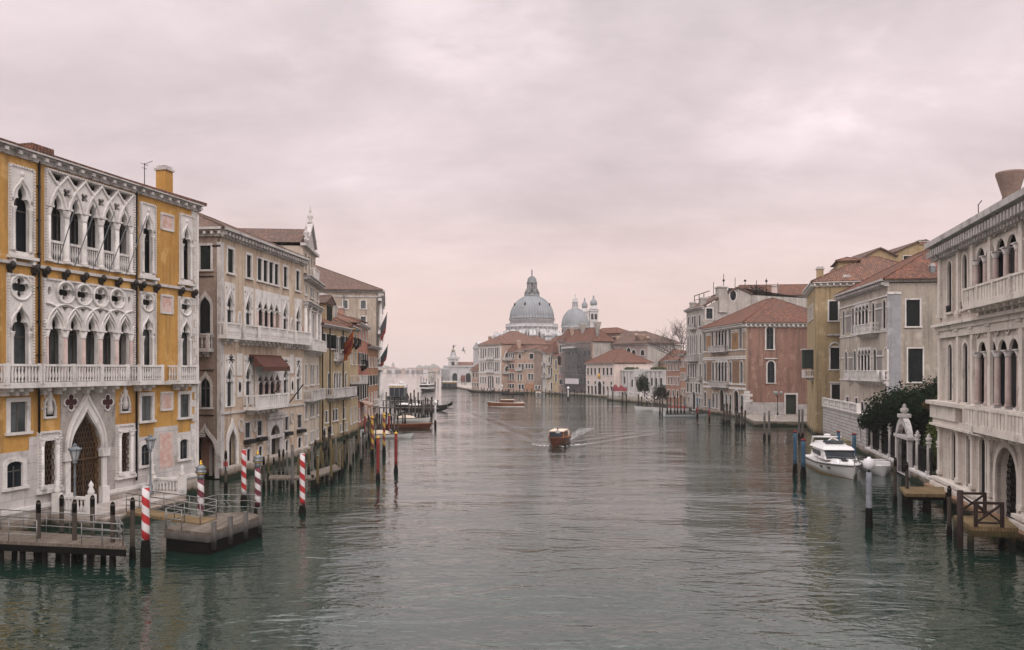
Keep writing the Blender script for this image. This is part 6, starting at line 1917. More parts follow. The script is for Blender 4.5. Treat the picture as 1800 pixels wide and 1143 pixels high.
for a in (0, 2.1, 4.2): MB().lathe([(.05, 0), (.2, .12), (.26, .35), (.18, .55), (0, .62)], .6 * math.cos(a), .6 * math.sin(a), 4.0, 10).build('lamp_globe', simple('milky_glass', (.32, .36, .34), .3) if a == 0 else MAT['milky_glass'], ql)

# ochre palace beyond the grey-white one
P0, P1 = Vector((45.2, 122.0)), Vector((41.2, 108.2))
r3 = Bld('palace', 'dull ochre palace with dark closed shutters and a green bay window', 'palace', P0, P1)
f = r3.front; zE = hz(502, 108.2)
for z0, z1 in ((hz(640, 112), hz(618, 112)), (hz(560, 112), hz(535, 112))):
    for u in lin(1, f.L - 2.5, 4): f.win('rect', u - .5, u + .5, z0, z1, pane=SHUT, fr=.15)
f.wall(-1.5, zE, OCH2); f.cornice(zE + .5, .7, .7, STONE, step=.8)
zb = hz(648, 110)
q = f.mb(); q.box(f.L - 6.2, f.L - 3.0, -1.3, 0, zb, zb + 2.6); q.slot = 1; q.box(f.L - 6.4, f.L - 2.8, -1.5, 0, zb + 2.601, zb + 2.8); q.build('bay_window', [planks('dark_green_boards', (.02, .035, .03), (.03, .045, .035), .5), STONEG], r3.root)
f.balcony(f.L - 6.4, f.L - 2.8, hz(662, 110), .9, 1.2, STONE, 'lathe', 3, step=.25)
g = r3.face((f.L, 0), (f.L, 16)); gy = lambda py: hz(py, 108)
g.win('rect', g.U(1457.4), g.U(1473), gy(564), gy(530), fr=.2, pane=SHUT); 
w_ = g.win('rect', g.U(1459.8), g.U(1475.5), gy(649), gy(611.5), fr=.2, pane=SHUT); 
uc, wd = (g.U(1459.8) + g.U(1475.5)) / 2, (g.U(1475.5) - g.U(1459.8)) / 2
q = g.mb(); q.ring([(uc + (wd + .1) * math.cos(t), -.05, gy(611.5) + (wd + .1) * math.sin(t)) for t in np.linspace(0, PI, 12)], .14, 6); q.build('blind_arch', STONEG, r3.root)
g.win('rect', g.U(1462), g.U(1478), gy(702), gy(676), fr=.2, pane=SHUT, cap=True)
for py in (590.5,): g.mb().box(uc - wd - .4, uc + wd + .4, -.25, 0, gy(py), gy(py) + .22).build('hood_mould', STONEG, r3.root)
g.wall(-1, zE, OCH2, t=.38, u0=.42); g.cornice(zE + .5, .7, .6, STONE, step=.8)
r3.body(16, zE, OCH2, sides=('l', 'b')); r3.hip(0, f.L, 0, 16, zE + .52, 4.0, TILE, over=.6)
u, y_ = g.hit(1430.5); r3.chimney(f.L - 1.2, max(.7, u), zE + .5, hz(468, y_) - zE - .5, .85, OCH2)
g2u = g.U(1489.5); r3.chimney(f.L - 1.0, g2u, zE + .3, hz(482, 107) - zE - .3, .9, GREYP)
q = MB(); q.box(3, 9, 3.5, 6, zE + 2, zE + 3.9); q.build('dormer', OCH2, r3.root); r3.hip(3, 9, 3.5, 6, zE + 3.92, .6, TILE, over=.4, name='dormer_roof')
# attic storeys rising behind
def gabled(lab, Y0, outl, mat, wins, D=10, chim=None):
    P0, P1 = atY(outl[0][0], Y0), atY(outl[-1][0], Y0)
    o = Bld('attic_house', lab, 'house', P0, P1); f = o.front
    pts = [(f.U(px), hz(py, Y0)) for px, py in outl]
    for a_, b_, t, b2 in wins: f.win('rect', f.U(a_), f.U(b_), hz(b2, Y0), hz(t, Y0), fr=.1, pane=SHUT)
    f.wall(0, 0, mat, outline=[(pts[0][0], 2)] + [(pts[-1][0], 2)] + pts[::-1])
    q = MB()
    for i in range(len(pts) - 1):
        (xa, za), (xb, zb_) = pts[i], pts[i + 1]
        q.add([(xa, -.35, za + .05), (xb, -.35, zb_ + .05), (xb, D, zb_ + .05), (xa, D, za + .05), (xa, -.35, za + .25), (xb, -.35, zb_ + .25), (xb, D, zb_ + .25), (xa, D, za + .25)], [(4, 5, 6, 7), (0, 1, 5, 4), (0, 3, 2, 1)])
    q.build('roof', TILED, o.root)
    q = MB(); q.box(pts[0][0], pts[0][0] + .3, .41, D, 2, pts[0][1] - .02); q.box(pts[-1][0] - .3, pts[-1][0], .41, D, 2, pts[-1][1] - .02); q.build('flank', mat, o.root)
    if chim:
        for px, py0, py1, w_, m_, y in chim: u = f.U(px); o.chimney(u, y, hz(py0, Y0), hz(py1, Y0) - hz(py0, Y0), w_, m_)
    return o
gabled('ochre gabled attic with two shuttered windows behind the ochre palace', 116, [(1499.5, 468), (1515, 455), (1546, 438), (1577.5, 452)], OCH2, [(1527.5, 1536, 469, 494), (1553.5, 1570, 468, 484)], 9, [(1542, 490, 456, 1.2, GREYP, -.9)])
gabled('taller ochre attic block with one dark shutter behind the grey-white palace', 122, [(1572, 446), (1578, 443), (1612, 427), (1626, 424), (1660, 440)], OCH2, [(1588, 1603.5, 450, 469)], 9, [(1623, 430, 422, 1.4, BRICKR, .5)])

# grey-white palace
P0, P1 = Vector((43.15, 104.8)), Vector((40.55, 86.0))
r4 = Bld('palace', 'grey-white palace with arched windows and a plain flank above the dark tree', 'palace', P0, P1)
f = r4.front; U, Z = f.U, f.Z; zE = Z(1557, 499)
def band_row(singles, quad_, t, b, pt):
    z1, z0 = Z(pt, t), Z(pt, b)
    for c in singles: u = U(c); f.win('round', u - .5, u + .5, z0, z1, pane=SHUT, fr=.16)
    a_, b_ = U(quad_[0]), U(quad_[1]); w = (b_ - a_) / 4
    arcade(f, a_, b_, 4, z0, z1 - .5, z1, .10, zpan=z1 + .3)
    return z0, z1
ut0, ut1 = band_row((1483.2, 1499.5, 1535.3, 1554.6), (1503.5, 1527.5), 527.4, 578, 1554.6)
um0, um1 = band_row((1487.3, 1502.8, 1538, 1558 - .6), (1508.5, 1531), 612.3, 664, 1555)
f.balcony(U(1500, .9), U(1530, .9), ut0 - .2, 1.0, .8, STONE, 'lathe', 5, step=.2); f.balcony(U(1496.5, .9), U(1543, .9), um0 - .25, 1.05, .9, STONE, 'lathe', 7, step=.2)
f.balcony(U(1484, .6), U(1491, .6), um0 - .25, 1.05, .5, STONE, 'lathe', 2, step=.2); f.balcony(U(1551, .6), f.L - .1, um0 - .25, 1.05, .5, STONE, 'lathe', 2, step=.2)
for z0 in (ut0 - .36, um0 - .5, ut1 - .9, um1 - .9): f.band(z0, z0 + .16, .10, STONE)
f.band(zE - 1.4, zE - 1.2, .12, STONE)
for c in (1490, 1505.5): u = U(c); f.win('rect', u - .55, u + .55, Z(1490, 718), Z(1490, 698), fr=.15, pane=SHUT)
for c in (1516, 1524, 1545): u = U(c); f.win('round', u - .6, u + .6, Z(1516, 722), Z(1516, 706), fr=.15, pane=BRICKB if False else GLASS)
for (a_, b_, z0, z1) in ((1488, 1496.5, ut0, ut1), (1540, 1549.5, ut0, ut1), (1542, 1550, um0, um1), (1493, 1499, um0, um1)):
    f.mb().box(U(a_), U(b_), -.03, -.002, z0 + .3, z1 - .2).build('grey_panel', stone('grey_marble', (.25, .235, .23), (.19, .18, .18), g=.5) if 'grey_marble' not in MAT else MAT['grey_marble'], r4.root)
f.wall(-1.5, zE, plaster('pale_grey_plaster', (.44, .39, .34), (.38, .335, .29), (.18, .16, .15), .6))
f.cornice(zE + .45, .8, .8, STONEG, step=.65, bw=.22)
D = 14; g = r4.face((f.L, 0), (f.L, D)); gy = lambda py: hz(py, 86)
for a_, b_, t, b in ((1593, 1617, 527.5, 574), (1596, 1622, 613, 671)):
    g.win('rect', g.U(a_), g.U(b_), gy(b), gy(t), fr=.14, pane=SHUT, deep=.10, mat=STONE)
g.wall(-1, zE, SANDG, t=.38, u0=.42, y0=.0)
g.mb().box(-.04, g.U(1583), -.05, -.002, 1, zE - 1.2).build('corner_strip', LILAC, r4.root); g.mb().box(-.06, g.U(1583) + .05, -.12, -.002, zE - 1.19, zE - .95).build('strip_cap', STONE, r4.root)
g.cornice(zE + .45, .35, .4, STONEG, step=.9)
r4.body(D, zE, SANDG, sides=('l', 'b')); r4.hip(0, f.L, 0, D, zE + .47, 4.2, TILEO, over=.55)
r4.chimney(f.L - .9, g.U(1644), zE + .3, hz(462, 85) - zE - .2, .45, METAL)

# rusticated terrace along the water before the two palaces
RUST = stone('rusticated_blocks', (.50, .475, .46), (.42, .40, .39), dark=(.14, .13, .13), g=.6, tidal=True, blocks=(.95, .38, .035))
te = Bld('terrace_wall', 'white rusticated canal terrace with balustrade, just beyond the moored motor cruiser', 'wall', Vector((41.9, 107.4)), Vector((37.1, 83.4)))
f = te.front; U, Z = f.U, f.Z; ht = 4.1
for c in (1440, 1513): u = U(c); f.win('rect', u - .35, u + .35, 1.5, 3.0, pane=DARK, fr=.12, mat=STONEG)
f.wall(-1.5, ht, RUST)
q = f.mb(); q.box(.3, f.L, .41, 3.6, -1, ht - .05); q.box(f.L - .001, f.L + .0, 0, 3.6, -1, ht); q.build('terrace_floor', RUST, te.root)
q = f.mb(); e_ = f.L * .82
q.box(0, f.L + .05, -.12, .45, ht + .001, ht + .2); q.box(0, e_, .0, .3, ht + 1.0, ht + 1.15)
for i in range(int(e_ / .27)): q.lathe([(.07, 0), (.1, .3), (.05, .6), (.07, .79)], .13 + .27 * i, .15, ht + .205, 6)
for i in range(6): q.box(e_ * i / 5 - .22, e_ * i / 5 + .22, -.05, .38, ht + .201, ht + 1.2)
q.build('balustrade', STONE, te.root)
for k in range(4):
    pass
q = f.mb(); 
for k in range(5): q.box(f.L * .40 - 0, f.L * .78 - k * .5, -1.9 + k * .35, -.001, -.8 + k * .33, -.45 + k * .33)
q.build('water_steps', stone('mossy_step_stone', (.24, .20, .13), (.16, .14, .09), g=.6), te.root)

# garden wall with railing, stone posts and gate
gw = Bld('garden_wall', 'low stone canal wall with urn-topped posts and iron railing under the dark tree', 'wall', Vector((36.95, 83.1)), Vector((31.3, 59.6)))
f = gw.front; U, Z = f.U, f.Z
gu0, gu1 = U(1575), U(1598)
f.wall(-1.5, .75, STONET, u1=gu0 - .3, name='wall'); f.wall(-1.5, .75, STONET, u0=gu1 + .3, name='wall'); f.wall(-1.5, .1, STONET, u0=gu0 - .3, u1=gu1 + .3, name='step')
q = f.mb(); q.box(0, gu0 - .3, -.12, .45, .751, .95); q.box(gu1 + .3, f.L, -.12, .45, .751, .95); q.build('coping', STONE, gw.root)
tops = 3.75
for c in (1529.6, 1545, 1560.4, 1608, 1627.6, 1645.7):
    u = U(c)
    q = f.mb(); q.box(u - .22, u + .22, -.02, .42, .951, 1.25); q.lathe([(.17, 0), (.14, 2.0), (.14, 2.05), (.22, 2.12), (.22, 2.2)], u, .2, 1.25, 8)
    q.lathe([(.08, 0), (.2, .15), (.24, .32), (.10, .42), (.16, .5), (0, .7)], u, .2, 3.45, 8); q.build('post', STONE, gw.root)
for (a_, b_) in ((0, gu0 - .3), (gu1 + .3, f.L)):
    q = f.mb()
    for z in (1.15, 2.9): q.bar((a_, .2, z), (b_, .2, z), .05)
    for i in range(int((b_ - a_) / .16)): q.bar((a_ + .16 * i, .2, 1.0), (a_ + .16 * i, .2, 3.05), .03)
    q.build('railing', IRON, gw.root)
q = f.mb(); gc = (gu0 + gu1) / 2; hw = (gu1 - gu0) / 2; ztop = Z(1586, 738); 
op = shape('round', gc - hw + .32, gc + hw - .32, .1, ztop - .2)
q.prism(shape('round', gc - hw, gc + hw, .1, ztop + .2), -.08, .36, [shape('round', gc - hw + .42, gc + hw - .42, .12, ztop - .35)])
q.box(gc - hw - .12, gc + hw + .12, -.18, .46, Z(1586, 768) - .1, Z(1586, 768) + .15)
q.box(gc - .45, gc + .45, -.3, .6, ztop + .201, ztop + .5); q.lathe([(.12, 0), (.3, .2), (.34, .42), (.1, .6), (.18, .7), (0, .9)], gc, .15, ztop + .5, 8)
q.build('gate_arch', STONEG, gw.root)
q = f.mb()
for i in range(9): q.bar((gc - hw + .42 + i * (2 * hw - .84) / 8, .1, .12), (gc - hw + .42 + i * (2 * hw - .84) / 8, .1, ztop - .9), .035)
q.build('iron_gate', IRON, gw.root)
# garden ground, tree, shrubs
q = MB(); q.add([(37.0, 83, .6), (31.6, 59.6, .6), (52, 59.6, .6), (60, 83, .6)], [(0, 1, 2, 3)]); tag(q.build('ground', simple('garden_soil', (.05, .045, .03), .95)), kind='structure')
q = MB(); q.box(46, 46.5, 52, 84, .5, 6.5)
tr_ = empty('evergreen_tree', (38.4, 72.5, .6), 0, 'broad dense dark evergreen overhanging the garden railing', 'tree')
q = MB(); q.ring([(0, 0, -.2), (.2, .1, 1.6), (-.1, .3, 3.0)], [.45, .35, .25], 8)
for i in range(9):
    a = i * .7; q.ring([(.1, .2, 1.6 + .1 * i), (1.4 * math.cos(a), 1.4 * math.sin(a), 3 + .12 * i), (3.1 * math.cos(a), 2.9 * math.sin(a), 3.9 + .2 * (i % 3))], [.16, .1, .04], 5)
q.build('trunk', MAT['dark_door_wood'], tr_)
q = MB(); leaves(q, (-.2, -.3, 4.0), (5.6, 5.8, 3.9), 38000, .30, 11, lumps=26, hollow=.15); leaves(q, (-1.9, 4.6, 3.0), (2.9, 4.6, 2.6), 12000, .28, 12, lumps=10, hollow=.15)
q.build('crown', LEAF, tr_)
hd = empty('hedge', (36.2, 70.5, .6), 0, 'dark clipped shrubbery filling the garden behind the railing', 'hedge')
q = MB()
for i in range(12):
    k = i / 11; yy = 82.0 - 20.0 * k; xx = 31.3 + (yy - 59.6) * .2405 + 2.9
    leaves(q, (xx - 36.2, yy - 70.5, 1.1), (2.2, 1.6, 2.4), 1500, .26, 30 + i, lumps=5, hollow=.3)
q.build('foliage', LEAF, hd)
sb = empty('shrub', (33.6, 62.3, .6), 0, 'yellow-green climbing shrub against the white palace corner', 'shrub')
q = MB(); leaves(q, (0, 0, 3.0), (1.3, 1.2, 3.2), 5000, .2, 21, lumps=9); leaves(q, (.5, .2, 5.4), (1.4, 1, 1.2), 1200, .2, 22, lumps=5); q.build('foliage', LEAFL, sb)
MB().ring([(0, 0, -.2), (.1, 0, 2), (0, .1, 4.4)], [.14, .1, .05], 6).build('stem', WOODP, sb)

# white Renaissance palace close on the right
P0 = Vector((30.95, 57.6)); d5 = Vector((-.2375, -.9714)); P1 = P0 + d5 * 27
r5 = Bld('palace', 'white Renaissance palace with column arcades, deep cornice and stone balconies', 'palace', P0, P1)
f = r5.front; U, Z = f.U, f.Z; zE = Z(1658, 447)
WST = stone('warm_white_stone', (.66, .605, .555), (.57, .52, .475), dark=(.17, .155, .15), g=.6)
TANP = stone('tan_marble_panel', (.42, .34, .28), (.36, .29, .24), g=.3)
tz0, tz1 = Z(1670, 549), Z(1670, 459)
mz0, mz1 = Z(1673, 704), Z(1673, 605)
gz0, gz1 = Z(1677, 844), Z(1677, 756)
pitch = U(1742) - U(1725)
singles_t = (U(1670), U(1697))
start_t = U(1725)
def arch(u, w, z0, z1, fr=.2, mat=None, pane=DARK, **k):
    return f.win('round', u - w / 2, u + w / 2, z0, z1, pane=pane, mat=mat or WST, fr=fr, proud=.06, deep=.10, **k)
for u in singles_t:
    arch(u, 1.0, tz0, tz1); arch(u + .12, 1.0, mz0, mz1)
    for zz_ in (tz1 + .75, mz1 + .65):
        for s_ in (-.42, .42): f.mb().prism(circ(u + s_ + (.12 if zz_ < tz0 else 0), zz_, .17, 12), -.05, .02).build('roundel', REDCOL, r5.root)
n = 0; u = start_t
cols_u = []
while u < f.L - 1:
    top = n < 8
    for zz_ in (tz1 + .55, mz1 + .55):
        o_ = f.mb().prism(circ(u - pitch / 2 + (.3 if zz_ < tz0 else 0), zz_, .27, 16), -.07, .02).build('roundel', TANP, r5.root)
        f.mb().ring([(p[0], -.07, p[1]) for p in circ(u - pitch / 2 + (.3 if zz_ < tz0 else 0), zz_, .30, 16)], .05, 6, True).build('roundel_rim', WST, o_)
    u += pitch; n += 1
na = 7
arcade(f, start_t - pitch / 2, start_t - pitch / 2 + pitch * na, na, tz0, tz1 - .65, tz1 - .05, .17, 'round', WST, REDCOL, tz1 + .12, .9, y=-.02, cap=.4)
arcade(f, start_t + .30 - pitch / 2, start_t + .30 - pitch / 2 + pitch * na, na, mz0 - .1, mz1 - .65, mz1 - .05, .18, 'round', WST, REDCOL, mz1 + .12, .9, y=-.02, cap=.4)
# ground floor
for px, w_ in ((1677.5, .9), (1704, .95), (1728, 1.05)): arch(U(px), w_, gz0, gz1, fr=.2, pane=DARK)
ud = U(1771); wd = U(1790) - U(1752)
zdt = Z(1768, 786); f.holes.append(shape('round', ud - wd / 2, ud + wd / 2, .45, zdt))
q = f.mb(); q.prism(shape('round', ud - wd / 2 - .35, ud + wd / 2 + .35, .45, zdt + .35), -.12, .7, [shape('round', ud - wd / 2, ud + wd / 2, .46, zdt)]); o_ = q.build('door', WST, r5.root)
q = f.mb(); grille(q, ud - wd / 2, ud + wd / 2, .5, zdt, .5, shape('round', ud - wd / 2, ud + wd / 2, .46, zdt), .22); q.build('grille', IRON, o_); f.mb().box(ud - wd, ud + wd, .9, .95, .3, zdt + .2).build('pane', DARK, o_)
for k in range(2): arch(ud + 3.2 + k * 2.6, 1.05, gz0, gz1, fr=.2, pane=DARK)
f.wall(-1.5, zE, stone('palace_wall_stone', (.57, .505, .45), (.49, .43, .385), dark=(.17, .15, .14), g=.6, blocks=(1.6, .7, .006)), t=.2)

# pilasters
for u in (.28, U(1687), U(1712), U(1743), U(1799)):
    for (za, zb_) in ((.95 + .55, mz0 - 1.9), (mz0 - .3, mz1 + 1.0), (tz0 - .3, tz1 + 1.05)):
        q = f.mb(); q.box(u - .25, u + .25, -.17, .02, za + .25, zb_ - .4); q.box(u - .34, u + .34, -.25, .02, za, za + .247); q.box(u - .30, u + .30, -.22, .02, zb_ - .397, zb_ - .2); q.box(u - .38, u + .38, -.28, .02, zb_ - .197, zb_); q.build('pilaster', WST, r5.root)
for u0_, u1_ in ((U(1676), U(1690)),):
    f.mb().box(singles_t[0] + .75, singles_t[1] - .75, -.035, -.002, tz0, tz1 - .3).build('marble_panel', TANP, r5.root)
    f.mb().box(singles_t[1] + 1.25, start_t - pitch / 2 - .35, -.035, -.002, tz0, tz1 + .9).build('marble_panel', TANP, r5.root)
uo = (singles_t[0] + singles_t[1]) / 2 + .12; zo = Z(1687.5, 642)
f.mb().prism(circ(uo, zo, .28, 16, .62), -.07, -.002).build('roundel', STONEG, r5.root)
for sx in (-.35, .35):
    for sz in (-.8, .8): f.mb().prism(circ(uo + sx * .7, zo + sz, .12, 10), -.06, -.002).build('roundel', REDCOL, r5.root)
# entablatures
zc1 = Z(1660, 575)
q = f.mb(); q.box(-.3, f.L, -.55, .02, zc1, zc1 + .2); q.box(-.1, f.L, -.32, .02, zc1 - .3, zc1 - .003); q.box(-.05, f.L, -.2, .02, zc1 - .8, zc1 - .303); q.build('entablature', WST, r5.root)
zc2 = Z(1655, 722)
q = f.mb(); q.box(-.9, f.L, -.75, .02, mz0 - .35, mz0 - .1); q.box(-.7, U(1694), -.5, .02, zc2 - .5, mz0 - .353); q.box(-.55, f.L, -.35, .02, zc2 - .9, zc2 - .503); q.box(-.7, f.L, -.55, .02, zc2 - 1.05, zc2 - .903)
q.build('entablature', WST, r5.root)
# plinth
q = f.mb(); a_ = ud - wd / 2 - .5; b_ = ud + wd / 2 + .5
for (x0, x1) in ((-.15, a_), (b_, f.L)):
    q.box(x0, x1, -.55, .02, gz0 - .35, gz0 - .15); q.box(x0 + .1, x1 - .1, -.40, .02, 1.0, gz0 - .353); q.box(x0, x1, -.65, .02, .72, .997)
q.build('plinth', WST, r5.root)
q = f.mb(); q.box(-.5, f.L, -.95, .0, .40, .70); q.build('brick_ledge', brick('ledge_brick', (.36, .17, .10), (.42, .23, .15), (.30, .25, .2)), r5.root)
q = f.mb(); q.box(-.4, f.L, -.85, .0, -1.2, .397); q.build('footing', STONET, r5.root)
# balconies
f.balcony(U(1693, 1.2), f.L - 2, tz0 - .12, 1.05, 1.15, WST, 'slab', 14, step=.46, slab=.25)
f.balcony(U(1696, 1.5), f.L - 2, mz0 - 1.15, 1.1, 1.5, WST, 'slab', 12, step=.5, slab=.3)
for u in singles_t:
    q = f.mb()
    for i in range(7): q.bar((u - .45 + .15 * i, -.12, tz0), (u - .45 + .15 * i, -.12, tz0 + .45), .03)
    q.bar((u - .5, -.12, tz0 + .45), (u + .5, -.12, tz0 + .45), .04); q.build('window_guard', IRON, r5.root)
# great cornice
f.cornice(zE + .95, 1.35, .9, STONEG, step=.5, bw=.2, u0=-.6)
q = MB(); q.box(0, .4, .5, 16, -1, zE); q.box(0, f.L, 16, 16.4, -1, zE); q.box(f.L - .4, f.L, .5, 16, -1, zE); q.build('wall', SANDG, r5.root)
rf5 = r5.hip(0, f.L, 0, 16, zE + .98, 2.6, TILED, over=.7)
uc_, yc_ = f.hit(1776, -1.5); zt_ = hz(303, yc_); zb_ = zE + 1.0
q = MB(); q.slot = 0; q.lathe([(.42, 0), (.42, zt_ - zb_ - 1.6)], uc_, 1.5, zb_, 14); q.lathe([(.46, 0), (.42, .15), (.80, 1.5), (.80, 1.62), (.6, 1.62)], uc_, 1.5, zt_ - 1.62, 16)
q.build('chimney', brick('chimney_brick', (.17, .105, .085), (.22, .15, .125), (.26, .23, .21)), rf5)
q = MB(); u = U(1692) - .2; q.ring([(u, 1, zE + 1.2), (u, 1, hz(358, 52))], .03, 5); zz_ = hz(358, 52)
q.bar((u - .1, 1, zz_), (u + 1.0, .9, zz_ + .1), .04); q.bar((u - .9, 1, zz_ - 1.0), (u + 1.0, 1, zz_ - .9), .03); q.build('aerial', IRON, rf5)
# ------------------------------------------------------------------ mooring poles
RW = stripes('red_white_spiral', (.34, .022, .026), (.52, .49, .50), .78)
MW = stripes('maroon_white_spiral', (.11, .022, .035), (.52, .49, .50), .72, 1, .45)
YM = stripes('yellow_maroon_spiral', (.13, .022, .032), (.38, .235, .035), .95)
BW = stripes('dark_white_spiral', (.05, .02, .02), (.55, .52, .53), .95)
REDP = simple('red_pole_paint', (.19, .030, .028), .7)
BLUEP = simple('blue_pole_paint', (.05, .105, .165), .7, c2=(.035, .075, .12))
WHP = simple('white_pole_paint', (.50, .49, .50), .6)
LAMPW = simple('white_lamp_globe', (.70, .68, .70), .3, bump=0)
TAR = simple('tarred_weedy_foot', (.009, .009, .008), .95, bump=.6, spec=.03)
ORD = 'first second third fourth fifth sixth seventh eighth ninth tenth eleventh twelfth thirteenth fourteenth fifteenth sixteenth seventeenth eighteenth nineteenth twentieth'.split()
def pole(px, pt, pw, wpx, kind, label, group=None, lean=0.0, foot=None, name='mooring_pole'):
    P = at(px, pw); Y = P.y; zt = hz(pt, Y); r = wpx / 2 * Y / FPX
    o = empty(name, P, rnd.uniform(0, 6), label, 'mooring pole', group)
    sgn = lean * zt
    def pt_(z): return (lean * z, 0, z)
    def shaft(z0, z1, ra, rb, mat, nm='shaft'):
        n = max(2, int((z1 - z0) / .5)); q = MB()
        q.ring([(lean * (z0 + (z1 - z0) * i / n), 0, z0 + (z1 - z0) * i / n) for i in range(n + 1)], [ra + (rb - ra) * i / n for i in range(n + 1)], 12)
        return q.build(nm, mat, o)
    ft = foot if foot is not None else .6
    if kind in ('rw', 'mw', 'ym', 'bw', 'red', 'blue', 'br'):
        mat = dict(rw=RW, mw=MW, ym=YM, bw=BW, red=REDP, blue=BLUEP, br=BLUEP)[kind]
        cap = {'mw': 1.0, 'ym': .35, 'red': .30, 'blue': .2, 'br': .15, 'rw': .0, 'bw': .3}[kind]
        shaft(ft, zt - cap, r, r * .95, mat)
        q = MB(); q.lathe([(r * 1.15, -1.2), (r * 1.35, 0), (r * 1.3, ft * .6), (r * 1.1, ft * .9), (r * .98, ft + .12)], 0, 0, 0, 12); q.build('weedy_foot', TAR, o)
        if kind == 'rw': MB().lathe([(r * .96, 0), (r * .96, .03)], lean * zt, 0, zt, 12).build('cap', WHP, o)
        elif kind == 'mw':
            z = zt - 1.0
            MB().lathe([(r, 0), (r * 1.02, .32)], 0, 0, z, 12).build('collar', METAL, o)
            MB().lathe([(r * 1.3, 0), (r * 1.65, .06), (r * 1.65, .14), (r * 1.2, .2), (r * 1.7, .30), (r * .9, .40), (r * .55, .46)], 0, 0, z + .32, 12).build('lantern_cap', METAL, o)
            MB().lathe([(r * .5, 0), (r * .6, .08), (r * .25, .12), (r * .45, .2), (0, .28)], 0, 0, z + .76, 8).build('finial', GOLD, o)
            MB().lathe([(r * 1.45, 0), (r * 1.45, .05)], 0, 0, z + .3, 12).build('gilt_ring', GOLD, o)
        elif kind in ('ym', 'red', 'bw'):
            MB().lathe([(r * 1.1, 0), (r * 1.5, cap * .15), (r * 1.4, cap * .28), (r * .6, cap * .45), (r * .35, cap * .55), (r * .45, cap * .7), (0, cap)], lean * zt, 0, zt - cap, 10).build('finial', GOLD if kind != 'bw' else WHP, o)
        elif kind in ('blue', 'br'):
            MB().lathe([(r * 1.2, 0), (r * 1.2, cap * .4), (r * .4, cap * .6), (r * .3, cap * .7), (0, cap)], 0, 0, zt - cap, 10).build('cap', REDP if kind == 'blue' else BLUEP, o)
            if kind == 'br': shaft(ft, ft + (zt - ft) * .42, r * 1.02, r * 1.01, REDP, 'red_band')
    elif kind == 'lamp':
        g_ = .38 if wpx > 6 else .5; g_ = r * 2.1
        shaft(-1, zt - g_ * 2.6, r * 1.1, r, WHP if wpx < 6 else simple('whitewashed_pile', (.24, .25, .28), .8, c2=(.16, .17, .20)) if 'whitewashed_pile' not in MAT else MAT['whitewashed_pile'])
        MB().lathe([(r * 1.2, -1.2), (r * 1.3, 0), (r * 1.15, .9), (r * 1.02, 1.15)], 0, 0, 0, 12).build('weedy_foot', TAR, o)
        MB().lathe([(r * .3, 0), (r * .3, g_ * .4), (r * .6, g_ * .45)], 0, 0, zt - g_ * 2.6, 8).build('lamp_stem', IRON, o)
        MB().lathe([(g_ * .35, 0), (g_ * .8, g_ * .3), (g_, g_ * .95), (g_ * .8, g_ * 1.6), (g_ * .3, g_ * 1.9), (g_ * .25, g_ * 2.1), (0, g_ * 2.15)], 0, 0, zt - g_ * 2.15, 14).build('lamp_globe', LAMPW, o)
    else:
        mat = {'wood': WOODP, 'grey': WOODG, 'moss': WOODY}[kind]
        shaft(-1.3, zt, r * 1.12, r * .95, mat)
        MB().lathe([(r * .97, 0), (r * .8, .10), (0, .16)] if kind != 'wood' else [(r * 1.0, -.5), (r * 1.02, -.1), (r * .7, .06), (0, .12)], lean * zt, 0, zt, 10).build('cap', TAR if kind == 'wood' else mat, o)
        MB().lathe([(r * 1.15, -1.2), (r * 1.4, 0), (r * 1.35, .25), (r * 1.05, .6)], 0, 0, 0, 10).build('weedy_foot', TAR, o)
    return o
pole(256, 857, 996, 13.5, 'rw', 'red and white spiral pole between the two landing stages of the ochre palace', foot=1.15)
pole(428.5, 791, 885, 8.5, 'rw', 'red and white spiral pole behind the railed pontoon, before the pointed door', foot=.5)
pole(531.5, 798, 903, 9.5, 'rw', 'red and white spiral pole standing alone farthest out in the canal', foot=.4)
pole(353, 810, 944, 11.5, 'mw', 'maroon and white pole with gilded cap at the near corner of the pontoon', foot=1.0)
pole(453, 793, 908, 10.5, 'mw', 'maroon and white pole with gilded cap at the far end of the pontoon', foot=.6)
pole(654.5, 729, 807, 5.0, 'ym', 'yellow and maroon spiral pole nearer the house wall', foot=.9)
pole(675, 724, 801, 4.8, 'ym', 'yellow and maroon spiral pole farther from the house wall', foot=.9)
pole(664.5, 764, 845, 6.0, 'red', 'plain red pole with yellow cap, shorter and nearer the bridge', foot=.5)
pole(696, 757, 832, 5.8, 'red', 'plain red pole with yellow cap standing farthest out in open water', foot=.6)
pole(641.5, 728, 768, 3.2, 'red', 'thin red pole at the stern of the white tarped boat', foot=.3)
pole(684, 727, 769, 3.2, 'red', 'thin red pole in front of the bow of the white tarped boat', foot=.3)
pole(765.2, 703, 751, 3.6, 'lamp', 'grey lamp pole in open water beyond the boat jetties')
pole(1527.5, 803, 926, 10, 'lamp', 'whitewashed pile with a big white lamp by the motor cruiser')
pole(882.4, 676, 691.6, 1.9, 'lamp', 'far lamp pole before the pale palace with loggias'); pole(998.7, 679.5, 704, 2.2, 'lamp', 'far lamp pole before the scaffolded palace')
for i, (px, pt, pw, w) in enumerate(((67.5, 883, 984, 8), (108.4, 873, 955, 7.5), (131, 882, 987, 8), (162.5, 874, 960, 8), (198, 886, 991, 8), (233, 878, 982, 8))):
    pole(px, pt, pw, w, 'wood', ORD[i] + ' tar-topped pile along the railed walkway, counted from the bridge side', 'tar-topped piles of the railed walkway')
